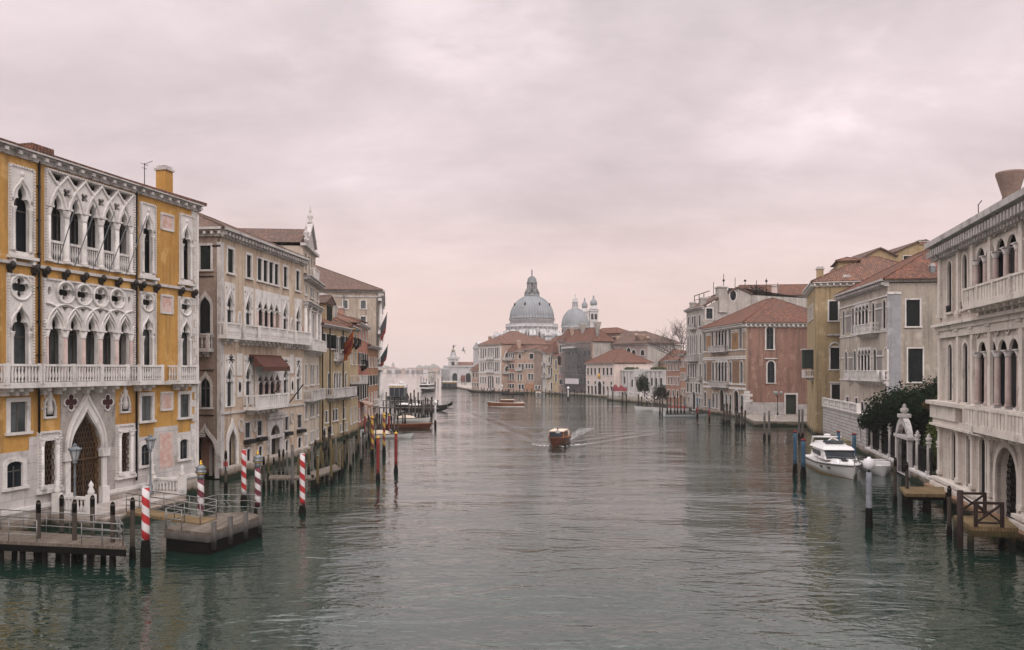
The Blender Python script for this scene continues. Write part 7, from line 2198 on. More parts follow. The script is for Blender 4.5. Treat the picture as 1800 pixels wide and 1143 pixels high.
for i, (px, pt, pw, w, l) in enumerate(((397, 795, 862, 5, 0), (463.5, 805, 860, 4.5, 0), (491, 792, 842, 4, 0), (498, 792, 842, 4, 0), (514, 785, 864, 5, 0), (542.6, 792, 833, 4, 0), (554.4, 775, 815, 4, 0), (558.4, 805, 864, 5, 0), (563.8, 786, 827, 4, 0), (570.4, 757, 798, 3.6, 0), (578, 752, 798, 3.6, 0), (583, 775, 852, 4.5, .05), (586.5, 785, 831, 4.2, 0), (601.6, 783, 834, 4.2, 0), (605.6, 771, 822, 4, 0), (616, 775, 828, 4.2, .03), (626.4, 763, 802, 3.6, 0), (634.7, 771, 818, 4, 0))):
    pole(px, pt, pw, w, ('moss' if i in (5, 7, 8, 11, 12, 13) else 'grey' if i in (4, 15, 17) else 'wood'), ORD[i] + ' wooden pile before the cream palace and the yellow house, counted from the bridge end', 'wooden piles along the left bank houses', lean=l)
for i, (px, pt, pw, w) in enumerate(((472, 802, 846, 3.6), (481, 806, 846, 3.4), (505, 797, 845, 3.6), (524, 806, 849, 3.6), (535, 800, 836, 3.4), (548, 783, 838, 3.8), (567, 796, 836, 3.6), (574, 781, 826, 3.4), (591, 771, 826, 3.4), (596, 789, 837, 3.6), (610, 764, 806, 3.0), (621, 770, 808, 3.2), (630, 756, 790, 3.0), (638, 760, 792, 3.0), (644, 752, 785, 2.8), (651, 745, 780, 2.6), (656, 740, 772, 2.4), (660, 748, 781, 2.6))):
    pole(px, pt, pw, w, ('moss', 'wood', 'grey')[i % 3], 'one of the thinner piles scattered among the posts along the left bank houses', 'thinner piles along the left bank houses', lean=rnd.uniform(-.03, .03))
for px, pt, pw, w, lab in ((1397.6, 756, 836, 6.5, 'blue pole with red tip, outermost beside the white motor cruiser'), (1412, 770, 841, 7.5, 'blue pole hard against the stern of the white motor cruiser'),
    (1473.7, 756, 826, 6, 'blue pole behind the cabin of the white motor cruiser'), (1501.5, 760, 828, 7, 'thick blue pole with red tip behind the bow of the motor cruiser'), (1496, 786, 826, 5, 'short blue pole behind the bow of the motor cruiser')):
    pole(px, pt, pw, w, 'blue', lab, foot=.9)
for px, pt, pw, lab in ((1203, 698.5, 729, 'blue and red pole before the grey gabled palace'), (1226, 698.5, 734, 'blue and red pole at the corner of the grey gabled palace'), (1247, 701, 739, 'blue and red pole before the mosaic palace')):
    pole(px, pt, pw, 2.8, 'br', lab, foot=.6)
for i, (px, pt, pw, w, l) in enumerate(((1573.7, 807, 886, 5.5, 0), (1594.7, 815, 891, 5.5, -.01), (1668.8, 857, 943, 7, 0))):
    pole(px, pt, pw, w, 'wood', ('dark pile at the outer edge of the garden gate, farther from the bridge', 'dark pile by the plain plank landing under the garden wall', 'dark pile between the plank landing and the cross-railed landing')[i], lean=l)
for i, (px, pt, pw, w, l) in enumerate(((1272, 711, 744, 3.5, .04), (1277.5, 710, 745, 4, 0), (1282, 712, 744, 3.4, -.05), (1294.5, 716, 751, 3.6, .04), (1299, 727, 751, 3, 0), (1304.5, 714, 752, 4, -.03), (1309, 722, 751, 3.2, -.06))):
    pole(px, pt, pw, w, 'wood', ORD[i] + ' thick pile of the bundles before the mosaic palace, counted from the far end', 'pile bundles before the mosaic palace', lean=l)
for i, (px, pt, pw, w) in enumerate(((1343.7, 727, 771, 3.8), (1352, 724, 772, 3.8), (1404.7, 722, 770, 3.8), (1410.5, 721, 770, 3.8))):
    pole(px, pt, pw, w, 'grey', ORD[i] + ' slim grey pile in front of the little lamp-lit quay, from the far side', 'grey piles before the little quay')
for i, (px, pt, pw) in enumerate(((1068.8, 682, 705), (1076.8, 683, 706))): pole(px, pt, pw, 2.4, 'grey', ORD[i] + ' pale grey pile at the start of the white palace terrace')
for i, (px, pt, pw) in enumerate(((1137, 687.5, 712), (1145.4, 690, 713))): pole(px, pt, pw, 2.4, 'bw', ORD[i] + ' dark and white spiral pole before the low white palace', foot=.3)
for i, (px, pt, pw) in enumerate(((1094, 690, 709), (1101, 693, 710), (1122, 694, 713), (1128, 697, 713), (1150.5, 694, 722), (1160, 692, 728), (1164.5, 689, 730), (1173, 691, 727), (1179, 700, 725), (1186, 697, 726), (1191, 692, 728), (1197, 695, 727))):
    pole(px, pt, pw, 2.4, 'wood', ORD[i] + ' slim dark pile among the boats below the brick houses, from the far end', 'slim dark piles below the brick houses')
k = 0
for i in range(30):     # row of piles along the far bank
    px = 845 + i * 6.3 + rnd.uniform(-1.5, 1.5); pw = 691.5 + (px - 845) * .028 + rnd.uniform(.3, 1.2)
    pole(px, pw - rnd.uniform(6, 12), pw, 1.4, 'wood', 'small dark pile in the long row of piles before the far bank palaces', 'row of piles along the far bank')

# ------------------------------------------------------------------ landing stages
def piperail(q, pts, h=1.0, lv=3, r=.025, step=1.4):
    pts = [Vector(p) for p in pts]
    for i in range(lv):
        z = h * (i + 1) / lv
        q.ring([p + Vector((0, 0, z)) for p in pts], r, 6)
    for a_, b_ in zip(pts[:-1], pts[1:]):
        n = max(1, round((b_ - a_).length / step))
        for i in range(n + 1): p = a_ + (b_ - a_) * i / n; q.ring([p, p + Vector((0, 0, h))], r, 6)
def slab(q, pts, z0, z1):
    n = len(pts); q.add([(p[0], p[1], z0) for p in pts] + [(p[0], p[1], z1) for p in pts], [tuple(range(n, 2 * n)), tuple(range(n - 1, -1, -1))] + [(i, (i + 1) % n, (i + 1) % n + n, i + n) for i in range(n)])
lm = empty('walkway', (-21, 38, 0), 0, 'railed plank walkway on piles under the ochre palace windows', 'landing stage')
q = MB(); pa = [at(-90, 947, 1.0), at(222, 961, 1.0), at(214, 945, 1.0), at(-90, 925, 1.0)]; pa = [p - Vector((-21, 38, 0)) for p in pa]
slab(q, pa, .86, 1.0); q.build('deck', DECK, lm)
q = MB(); slab(q, [p for p in pa], .55, .855)
for i in range(8):
    for k in (0, 1): 
        p = pa[0].lerp(pa[1], (i + .3) / 8) if k == 0 else pa[3].lerp(pa[2], (i + .3) / 8); q.ring([(p.x, p.y + (.2 if k == 0 else -.2), -1), (p.x, p.y + (.2 if k == 0 else -.2), .55)], .13, 8)
q.build('understructure', TAR, lm)
q = MB()
piperail(q, [pa[3].lerp(pa[2], .05), pa[3].lerp(pa[2], .98)]); q.build('railing', GALV, lm); q = MB(); piperail(q, [pa[0].lerp(pa[1], .02) + Vector((0, .1, 0)), pa[0].lerp(pa[1], .50) + Vector((0, .1, 0))]); q.build('railing', GALV, lm); q = MB()
piperail(q, [pa[1] + Vector((-.2, .1, 0)), pa[2] + Vector((-.2, -.05, 0))]); piperail(q, [pa[0].lerp(pa[1], .75) + Vector((0, .1, 0)), pa[1] + Vector((-.2, .1, 0))])
q.build('railing', GALV, lm)
po = empty('pontoon', (-15.3, 41.5, 0), 0, 'railed floating pontoon with grey plank sides, reached by a wooden gangway', 'landing stage')
off = Vector((-15.3, 41.5, 0)); pb = [at(289, 929, 1.1) - off, at(366, 937, 1.1) - off, at(463, 906.5, 1.1) - off, at(440, 901.5, 1.1) - off, at(383, 901.5, 1.1) - off]
q = MB(); slab(q, pb, .95, 1.1); q.build('deck', DECK, po)
q = MB(); slab(q, [p * 1.0 for p in pb], .62, .947); q.build('fascia', WOODG, po)
q = MB(); slab(q, [Vector((p.x * .97, p.y * .97, 0)) for p in pb], -1.0, .617); q.build('float', TAR, po)
q = MB(); e = .12
piperail(q, [pb[0].lerp(pb[1], .03), pb[0].lerp(pb[4], .35)]); q.build('railing', GALV, po); q = MB(); piperail(q, [pb[0].lerp(pb[4], .72), pb[4], pb[3], pb[3].lerp(pb[2], .8)]); q.build('railing', GALV, po); q = MB(); piperail(q, [pb[0].lerp(pb[1], .05), pb[0].lerp(pb[1], .4)], lv=2)
q.build('railing', GALV, po)
for t in (.1, .38, .66, .94):
    p = pb[1].lerp(pb[2], t); MB().box(p.x - .1, p.x + .1, p.y - .16, p.y + .04, .2, 1.6).build('fender_post', WOODG, po)
gwv = [at(222, 899, 1.25), at(352, 921, 1.15), at(380, 912, 1.15), at(245, 892, 1.25)]
gg_ = empty('gangway', gwv[0], 0, 'tan wooden gangway sloping from the palace steps to the pontoon', 'gangway')
gv = [p - gwv[0] for p in gwv]; q = MB(); n = 4
q.add([(p.x, p.y, p.z + 1.25) for p in gv] and [tuple(p) for p in gv] + [(p.x, p.y, p.z - .15) for p in gv], [(0, 1, 2, 3), (7, 6, 5, 4)] + [(i, i + 4, (i + 1) % 4 + 4, (i + 1) % 4) for i in range(4)]); q.build('deck', DECKY, gg_)
for a_, b_ in ((0, 1), (3, 2)):
    q = MB(); piperail(q, [gv[a_], gv[b_]], step=2.2); q.build('railing', GALV, gg_)
# marble landing with balustrade wings in front of the water door (in the palace's own frame)
q = MB(A.front.M) ; stp = empty('water_steps', A.root.location, A.root.rotation_euler.z, 'white marble steps and balustrade wings at the pointed water door', 'steps')
q = MB(); x0, x1 = ud0 - 1.5, ud1 + 4.2
q.box(x0, x1, -3.0, -.22, -1.2, .78); q.box(x0 + .5, x1 - .5, -3.5, -3.003, -1.2, .52); q.box(x0 + .3, ud1 + 1.0, -1.6, -.22, .783, zDoor + .02); q.build('landing', STONEW, stp)
for (xa, xb) in ((x0, x0 + .01), (x1 - .3, x1 - .29)):
    q = MB(); yy0, yy1 = -2.8, -.5; xx = xa + .15
    q.box(xx - .12, xx + .12, yy0, yy1, .79, .92); q.box(xx - .12, xx + .12, yy0, yy1, 1.65, 1.8)
    for i in range(9): q.lathe([(.06, 0), (.09, .2), (.045, .45), (.07, .725)], xx, yy0 + .15 + i * .25, .922, 6)
    for y in (yy0, yy1): q.box(xx - .2, xx + .2, y - .2, y + .2, .785, 1.95); q.lathe([(.16, 0), (.2, .15), (.1, .4), (.14, .55), (0, .8)], xx, y, 1.95, 8)
    q.build('balustrade', STONE, stp)
def lantern(P, ztop, lab):
    o = empty('street_lamp', P, .3, lab, 'street lamp'); h = ztop - P.z
    MB().lathe([(.22, 0), (.22, .12), (.13, .22), (.16, .5), (.07, .7), (.055, h * .5), (.08, h * .52), (.05, h * .6), (.04, h - 1.25), (.14, h - 1.12), (.06, h - 1.02)], 0, 0, 0, 10).build('post', METAL, o)
    MB().lathe([(.13, 0), (.26, .55)], 0, 0, h - 1.0, 6, smooth=False).build('lantern_glass', simple('frosted_glass', (.38, .40, .42), .25) if 'frosted_glass' not in MAT else MAT['frosted_glass'], o)
    q = MB()
    for i in range(6):
        a = PI * i / 3; q.bar((.135 * math.cos(a), .135 * math.sin(a), h - 1.02), (.27 * math.cos(a), .27 * math.sin(a), h - .44), .035); q.lathe([(.03, 0), (.05, .08), (0, .18)], .32 * math.cos(a), .32 * math.sin(a), h - .44, 5)
    q.lathe([(.33, h - .45), (.34, h - .38), (.2, h - .26), (.12, h - .22), (.13, h - .14), (.04, h - .08), (0, h)], 0, 0, 0, 6, smooth=False); q.build('lantern_frame', METAL, o)
lantern(Vector(atY(131.5, 45.2, .8)), hz(778, 45.2), 'iron lantern post left of the pointed water door, over the walkway')
lantern(Vector(at(264.5, 868, .9)), hz(762, at(264.5, 868, .9).y), 'iron lantern post right of the water door, behind the striped pole')
# jetties before the cream palace
for lab, pts, z in (('low plank jetty among the piles before the classical portal', [(548, 841), (598, 823), (590, 816), (545, 829)], .8), ('long plank jetty along the cream palace front', [(472, 841), (552, 841), (552, 835), (474, 835)], .8)):
    o = empty('jetty', at(pts[0][0], pts[0][1], z) - Vector((0, 0, z)), 0, lab, 'landing stage')
    v = [at(a_, b_, z) - o.location for a_, b_ in pts]
    q = MB(); slab(q, v, z - .15, z); q.build('deck', DECK, o); q = MB()
    for i in range(5):
        p = v[0].lerp(v[1], i / 4); MB().ring([(p.x, p.y + .1, -1), (p.x, p.y + .1, z - .15)], .12, 6).build('leg', TAR, o)
# landings on the right
o = empty('jetty', (30.4, 52.5, 0), 0, 'plain plank landing under the garden wall by the gate', 'landing stage')
v = [at(1581, 855.5, 1.2), at(1592, 868, 1.2), at(1662, 869, 1.2), at(1659, 856, 1.2)]; v = [p - o.location for p in v]
q = MB(); slab(q, v, 1.0, 1.2); q.build('deck', DECKY, o); q = MB()
for p in v + [(v[0] + v[3]) / 2, (v[1] + v[2]) / 2]: MB().ring([(p.x * .93, p.y * .9, -1), (p.x * .93, p.y * .9, .8)], .17, 8).build('leg', TAR, o)
slab(q, [Vector((p.x * .98, p.y * .98, 0)) for p in v], .8, .997); q.build('beam', TAR, o)
o = empty('jetty', (23.8, 41.0, 0), 0, 'plank landing with dark cross-braced railings beside the palace water door', 'landing stage')
v = [at(1676, 906, 1.2), at(1707, 926, 1.2), at(1790, 928, 1.2), at(1765, 908, 1.2)]; v = [p - o.location for p in v]
q = MB(); slab(q, v, 1.0, 1.2); q.build('deck', DECKY, o); q = MB(); slab(q, [Vector((p.x * .99, p.y * .99, 0)) for p in v], .7, .997)
for p in v: MB().ring([(p.x * .9, p.y * .85, -1), (p.x * .9, p.y * .85, .7)], .16, 8).build('leg', WOODY, o)
q.build('beam', WOODY, o)
DKW = wood('dark_rail_wood', (.045, .03, .028), (.03, .022, .02))
def xrail(q, a_, b_, n=1, h=1.15):
    a_, b_ = Vector(a_), Vector(b_); up = Vector((0, 0, 1))
    for i in range(n + 1): p = a_.lerp(b_, i / n); q.bar(p, p + up * h, .14)
    q.bar(a_ - (b_ - a_) * .06 + up * (h + .04), b_ + (b_ - a_) * .06 + up * (h + .04), .12); q.bar(a_ + up * .2, b_ + up * .2, .09)
    for i in range(n):
        p, r_ = a_.lerp(b_, i / n), a_.lerp(b_, (i + 1) / n); q.bar(p + up * .2, r_ + up * h, .09); q.bar(p + up * h, r_ + up * .2, .09)
q = MB(); xrail(q, v[0].lerp(v[3], .12) , v[0].lerp(v[3], .62)); q.build('railing', DKW, o); q = MB(); xrail(q, v[1].lerp(v[2], .10), v[1].lerp(v[2], .66)); q.build('railing', DKW, o); MB().ring([v[1] + Vector((-.35, .35, -2)), v[1] + Vector((-.35, .35, 1.75))], .15, 8).build('corner_post', DKW, o)

# ------------------------------------------------------------------ boats
MAHOG = wood('varnished_mahogany', (.24, .085, .035), (.17, .055, .022), sc=(.15, 1, 1), rough=.25)
MAHOD = wood('dark_mahogany', (.12, .04, .022), (.075, .026, .016), sc=(.15, 1, 1), rough=.3)
GEL = simple('white_gelcoat', (.66, .64, .64), .25, var=.08, bump=0)
GELG = simple('grey_hull', (.38, .39, .41), .4, var=.12)
CREAMC = simple('cream_canvas', (.55, .46, .38), .8, var=.15)
NAVY = simple('navy_hull', (.014, .018, .04), .3)
TINT = glassm('tinted_glass', (.015, .02, .028), (.03, .035, .04), .1)
BLACKB = simple('black_lacquer', (.012, .012, .014), .3)
RUBRAIL = simple('rub_rail', (.03, .03, .03), .6)
def hullmesh(q, L, B, H, stern=.8, bowup=.45, full=.55, draft=.3, n=14, flare=.82, ins=0, tip=.02, sternup=0, x0=0):
    """hull from stern (x=0) to bow (x=L)"""
    secs = []
    for i in range(n + 1):
        t = i / n
        if t < full: hb = B / 2 * (stern + (1 - stern) * math.sin(t / full * PI / 2))
        else: hb = B / 2 * max(tip, math.cos((t - full) / (1 - full) * PI / 2) ** .75)
        h = H * (1 + bowup * max(0, (t - .3) / .7) ** 2 + sternup * max(0, (.3 - t) / .3) ** 2)
        hb -= ins; hb = max(hb, .01)
        x = x0 + L * t
        rake = L * .05 * max(0, (t - .6) / .4)
        wl = hb * (flare if t < .6 else flare * (1 - .55 * (t - .6) / .4))
        secs.append([(x, -hb, h), (x - rake * .3, -(hb + wl) / 2 * 1.02, h * .5), (x - rake, -wl, .03), (x - rake, -wl * .6, -draft * .6), (x - rake, 0, -draft), (x - rake, wl * .6, -draft * .6), (x - rake, wl, .03), (x - rake * .3, (hb + wl) / 2 * 1.02, h * .5), (x, hb, h)])
    q.loft(secs, True, True)
    return secs
def deckmesh(q, secs, dz=-.04, i0=0, i1=None, ins=.06):
    i1 = len(secs) if i1 is None else i1
    rows = [[(s[0][0], s[0][1] * (1 - ins), s[0][2] + dz), (s[0][0], 0, s[0][2] + dz + .05), (s[-1][0], s[-1][1] * (1 - ins), s[-1][2] + dz)] for s in secs[i0:i1]]
    q.loft(rows, False, False)
def gunwale(q, secs, r=.05):
    q.ring([s[0] for s in secs], r, 6); q.ring([s[-1] for s in secs], r, 6); q.ring([secs[0][0], secs[0][-1]], r, 6)
def cabin(q, x0, x1, w0, w1, z0, z1, rake=.3, top=.9):
    vs = [(x0, -w0, z0), (x1, -w1, z0), (x1, w1, z0), (x0, w0, z0), (x0 + rake * .3, -w0 * top, z1), (x1 - rake, -w1 * top, z1), (x1 - rake, w1 * top, z1), (x0 + rake * .3, w0 * top, z1)]
    q.add(vs, [(0, 1, 5, 4), (1, 2, 6, 5), (2, 3, 7, 6), (3, 0, 4, 7), (4, 5, 6, 7)])
def water_taxi(loc, rz, lab, hullm, grp=None, white=False):
    o = empty('water_taxi', loc, rz, lab, 'water taxi', grp)
    q = MB(); s = hullmesh(q, 9.2, 2.3, .85, .82, .35, .5); q.build('hull', hullm, o)
    q = MB(); deckmesh(q, s); q.build('deck', MAHOG, o)
    q = MB(); gunwale(q, s, .045); q.build('rub_rail', MAHOG if not white else GEL, o)
    if white: q = MB(); q.loft([[(p[2][0], p[2][1] * 1.015, .28), (p[2][0], p[2][1] * 1.02, -.02)] for p in s], False); q.loft([[(p[6][0], p[6][1] * 1.015, .28), (p[6][0], p[6][1] * 1.02, -.02)] for p in s], False); q.build('waterline_stripe', GEL, o)
    q = MB(); cabin(q, 2.6, 6.3, .92, .95, .82, 1.60, .55, .88); cb = q.build('cabin', MAHOG, o)
    q = MB(); cabin(q, 2.5, 6.0, .90, .88, 1.62, 1.72, .1, .95); q.build('roof', CREAMC, o)
    q = MB()
    for i in range(4):
        for sg in (-1, 1): q.obox((3.1 + i * .75, sg * .905, 1.25), (1, 0, 0), (0, 1, -.15 * sg), (0, .15 * sg, 1), .30, .02, .20)
    for sg in (-1, 1): q.obox((6.08, sg * .42, 1.25), (.50, 0, -.9), (0, 1, 0), (.9, 0, .5), .27, .36, .02)
    q.build('window', TINT, cb)
    q = MB(); cabin(q, 6.9, 7.1, .7, .7, 1.0, 1.5, .15, .9); q.build('windscreen', TINT, o)
    q = MB(); q.box(.5, 1.9, -.7, .7, .82, 1.05); q.box(.4, .55, -.75, .75, .82, 1.35); q.build('seat', CREAMC, o)
    return o
P = at(971, 786); t1 = water_taxi((P.x + 1.9, P.y + 8.2, 0), math.atan2(-8.6, -1.9), 'brown wooden water taxi with cream roof heading for the bridge, mid-canal', MAHOD)
P = at(922, 714.5); t2 = water_taxi((P.x, P.y, 0), PI - .04, 'orange-brown water taxi with two people, crossing before the far bank', MAHOG, white=True)
# foam where the near taxi cuts the water
fm = NB('foam'); fm.fin((.62, .60, .60), .8); tr2 = fm.n('ShaderNodeBsdfTransparent'); mx2 = fm.n('ShaderNodeMixShader')
fm.l(fm.ramp(fm.noise(2.6, 6, .7, (1, 1, 1)), .50, .62), mx2.inputs[0]); fm.l(tr2.outputs[0], mx2.inputs[1]); fm.l(fm.b.outputs[0], mx2.inputs[2]); fm.l(mx2.outputs[0], fm.o.inputs[0])
q = MB(); P = at(974, 787)
for sg in (-1, 1):
    rows = []
    for i in range(12):
        t = i / 11; x = sg * (.45 + 3.4 * t) + (1.2 * t if sg > 0 else 1.6 * t); y = 3.2 * t * (1.3 if sg < 0 else 1.6); w = .35 + .35 * math.sin(t * PI) ; rows.append([(P.x + x - w, P.y + y, .05 + .10 * (1 - t)), (P.x + x, P.y + y + .1, .16 * (1 - t) + .06), (P.x + x + w, P.y + y + .3, .05)])
    q.loft(rows, False)
rows = [[(P.x + 1.9 + .22 * y - .5 - .03 * y, P.y + 8.5 + y, .03), (P.x + 1.9 + .22 * y + .5 + .03 * y, P.y + 8.5 + y, .03)] for y in (0, 3, 6, 10, 15, 22)]; q.loft(rows, False)
P2 = at(926, 715); rows = [[(P2.x + x, P2.y - .4 - .02 * x, .03), (P2.x + x, P2.y + .5 + .05 * x, .03)] for x in (0, 3, 7, 12, 18, 24)]; q.loft(rows, False)
tag(q.build('foam', fm.m), kind='stuff')
# motor cruiser
P = Vector((29.2, 75.4, 0)); hd_ = math.atan2(-12.0, -1.5)
mc = empty('motor_cruiser', P, hd_, 'white motor cruiser with dark windscreen and flybridge, moored between blue poles', 'motor cruiser'); mc.scale = (.93, 1, .82)
q = MB(); s = hullmesh(q, 11.6, 3.6, 1.15, .92, .30, .45, flare=.80, tip=.06); q.build('hull', GEL, mc)
q = MB(); deckmesh(q, s, .0, ins=.03); q.build('deck', GEL, mc)
q = MB(); q.ring([(p[0][0], p[0][1] * 1.01, p[0][2] - .12) for p in s], .05, 6); q.ring([(p[-1][0], p[-1][1] * 1.01, p[-1][2] - .12) for p in s], .05, 6); q.build('rub_rail', RUBRAIL, mc)
q = MB(); q.loft([[(p[2][0], p[2][1] * 1.02, .10), (p[2][0], p[2][1] * 1.02, -.05)] for p in s], False); q.loft([[(p[6][0], p[6][1] * 1.02, .10), (p[6][0], p[6][1] * 1.02, -.05)] for p in s], False); q.build('waterline_stripe', simple('algae_stripe', (.20, .13, .05), .7), mc)
q = MB(); cabin(q, 3.0, 9.6, 1.45, .75, 1.18, 1.62, 1.4, .85); q.build('foredeck_trunk', GEL, mc)
q = MB(); cabin(q, 2.4, 7.4, 1.45, 1.35, 1.50, 2.45, 1.0, .88); cbn = q.build('cabin', GEL, mc)
q = MB()
for sg in (-1, 1): q.obox((4.4, sg * 1.385, 2.0), (1, 0, 0), (0, 1, -.16 * sg), (0, .16 * sg, 1), 1.35, .03, .27)
q.obox((6.98, 0, 1.98), (.69, 0, -.72), (0, 1, 0), (.72, 0, .69), .50, 1.20, .03); q.build('windscreen', TINT, cbn)
q = MB(); cabin(q, 1.9, 6.75, 1.42, 1.32, 2.46, 2.78, .45, .86); q.build('cabin_roof', GEL, mc)
q = MB(); cabin(q, 2.2, 5.4, 1.1, 1.0, 2.79, 3.05, .4, .9)
q.ring([(1.9, -1.25, 2.7), (2.3, -1.2, 3.45), (3.9, -.85, 3.6), (4.4, 0, 3.6), (3.9, .85, 3.6), (2.3, 1.2, 3.45), (1.9, 1.25, 2.7)], .10, 8)
q.ring([(4.4, 0, 3.55), (5.2, -.9, 2.95)], .06, 6); q.ring([(4.4, 0, 3.55), (5.2, .9, 2.95)], .06, 6); q.lathe([(.28, 0), (.32, .1), (.28, .24), (0, .28)], 2.6, 0, 3.55, 12); q.build('flybridge', GEL, mc)
q = MB(); cabin(q, 4.6, 5.3, .9, .8, 3.051, 3.3, .3, .9); q.build('flybridge_screen', TINT, mc)
q = MB(); q.ring([(1.9, -1.2, 3.4), (1.2, -1.2, 5.6)], .015, 4); q.build('aerial', GALV, mc)
q = MB()
for sg in (-1, 1):
    pts = [(x, sg * (y - .08), z) for x, y, z in ((6.0, 1.75, 1.75), (8.0, 1.42, 1.95), (10.0, .85, 2.1), (11.4, .1, 2.2))]
    q.ring(pts, .022, 6)
    for (x, y, z) in pts: q.ring([(x, y, z), (x, y, z - .75)], .018, 5)
q.build('bow_rail', GALV, mc)
for x in (7.0, 8.3):
    for sg in (-1, 1):
        hb = 1.55 - (x - 7) * .22; MB().obox((x, sg * hb, .78), (1, -.13 * sg, 0), (0, 1, 0), (0, 0, 1), .22, .06, .09).build('porthole', TINT, mc)
for x in (7.6, 8.5): MB().obox((x, 0, 1.64), (1, 0, 0), (0, 1, 0), (0, 0, 1), .22, .28, .03).build('deck_hatch', TINT, mc)
sb_ = empty('motorboat', (32.6, 72.5, 0), math.atan2(-9, -2.0), 'small white boat moored behind the motor cruiser, against the garden wall', 'boat')
q = MB(); s = hullmesh(q, 5.6, 2.2, .7, .9, .25, .5, tip=.25); q.build('hull', GEL, sb_); q = MB(); deckmesh(q, s, 0); q.box(1.5, 4.0, -.85, .85, .8, 1.05); q.build('deck', GEL, sb_); q = MB(); q.ring([(4.8, -.65, .8), (4.8, -.65, 1.25), (5.4, 0, 1.35), (4.8, .65, 1.25), (4.8, .65, .8)], .025, 5); q.build('bow_rail', GALV, sb_)
def openboat(loc, rz, L, B, H, lab, hm_, cover=None, engine=False, cat='boat', screen=False, name='motorboat', deckm=None):
    o = empty(name, loc, rz, lab, cat); q = MB(); s = hullmesh(q, L, B, H, .8, .35, .5); q.build('hull', hm_, o)
    q = MB(); deckmesh(q, s, -.08, len(s) // 2); q.build('foredeck', deckm or hm_, o); q = MB(); deckmesh(q, s, -H * .55, 0, len(s) // 2 + 2, ins=.14); q.build('floor', WOODG, o)
    q = MB(); gunwale(q, s, .05); q.build('gunwale', deckm or RUBRAIL, o)
    if cover:
        n = 10; rows = []
        for i in range(n):
            t = i / (n - 1); x = L * (.08 + .5 * t); hb = B * .46; hh = H + .12 + .38 * math.sin(PI * t) ** .6; rows.append([(x, -hb, H - .02), (x, -hb * .5, H + (hh - H) * .75 + rnd.uniform(-.03, .03)), (x, 0, hh), (x, hb * .5, H + (hh - H) * .75 + rnd.uniform(-.03, .03)), (x, hb, H - .02)])
        q = MB(); q.loft(rows, False); q.build('cover', cover, o)
    if engine: q = MB(); q.box(-.45, -.05, -.22, .22, H * .2, H + .55); q.box(-.35, -.15, -.08, .08, -.5, H * .2); q.build('outboard', GELG if engine == 1 else BLACKB, o)
    if screen: q = MB(); q.add([(L * .60, -B * .4, H), (L * .60, B * .4, H), (L * .52, B * .34, H + .6), (L * .52, -B * .34, H + .6)], [(0, 1, 2, 3)]); q.build('windscreen', TINT, o)
    return o
P = at(640, 769); openboat((P.x, P.y, 0), -.02, 6.6, 2.0, .5, 'white open boat with cream cover moored under the salmon house', GEL, CREAMC, 1, screen=True)
P = at(676, 753); openboat((P.x - 1, P.y, 0), 0, 8.3, 2.0, .6, 'long brown wooden launch moored with its bow out into the canal', MAHOD, None, 0, deckm=MAHOG)
P = at(690, 742); openboat((P.x, P.y + 1.5, 0), 0, 6.4, 2.0, .6, 'white launch with pale cover moored behind the brown wooden launch', GEL, CREAMC, 0)
P = at(1162, 722); openboat((P.x + 3, P.y, 0), PI, 9.0, 2.6, .85, 'white cabin boat with pointed bow moored below the brick houses', GEL, None, 0, screen=True)
P = at(1182, 722.5); openboat((P.x + 3, P.y - 2, 0), PI, 8.0, 2.3, .8, 'white boat with red covers moored beside the white cabin boat', GEL, simple('red_canvas', (.22, .05, .045), .8), 0)
P = at(1167, 733); openboat((P.x + .3, P.y, 0), .10, 8.2, 1.9, .5, 'low grey barge with outboard moored before the grey gabled palace', GELG, None, 1)
def gondola(P, rz, lab, grp='gondolas'):
    o = empty('gondola', P, rz, lab, 'gondola', grp); q = MB(); L = 10.5; secs = []
    for i in range(17):
        t = i / 16; u = 2 * t - 1; hb = .70 * max(.03, (1 - abs(u) ** 2.2)); z = .42 + 1.0 * abs(u) ** 4; k = -.15 + .75 * abs(u) ** 5
        secs.append([(L * (t - .5), -hb, z), (L * (t - .5), -hb * .7, (z + k) / 2), (L * (t - .5), 0, k), (L * (t - .5), hb * .7, (z + k) / 2), (L * (t - .5), hb, z)])
    q.loft(secs, True); hl = q.build('hull', BLACKB, o)
    q = MB(); q.loft([[(s[0][0], s[0][1] * .9, s[0][2] - .1), (s[4][0], s[4][1] * .9, s[4][2] - .1)] for s in secs[:5]], False); q.loft([[(s[0][0], s[0][1] * .9, s[0][2] - .1), (s[4][0], s[4][1] * .9, s[4][2] - .1)] for s in secs[11:]], False); q.box(-.9, .3, -.45, .45, .2, .75); q.build('seat', MAHOD, o)
    q = MB(); q.prism([(5.15, .8), (5.3, .8), (5.35, 1.9), (5.05, 2.0), (4.95, 1.85), (5.18, 1.7)], -.02, .02); q.build('prow_iron', GALV, o)
    return o
gondola(at(846, 690.2), PI, 'black gondola low against the piles before the pale loggia palace'); gondola(at(872, 691.2), PI, 'black gondola moored beneath the brick flank of the loggia palace'); gondola(at(902, 694), .03, 'long dark gondola moored off the red brick house'); 
P = at(940, 693); openboat((P.x, P.y, 0), .0, 4.0, 1.6, .5, 'small boat under a pale cover at the dark brick house', GELG, CREAMC, 0)
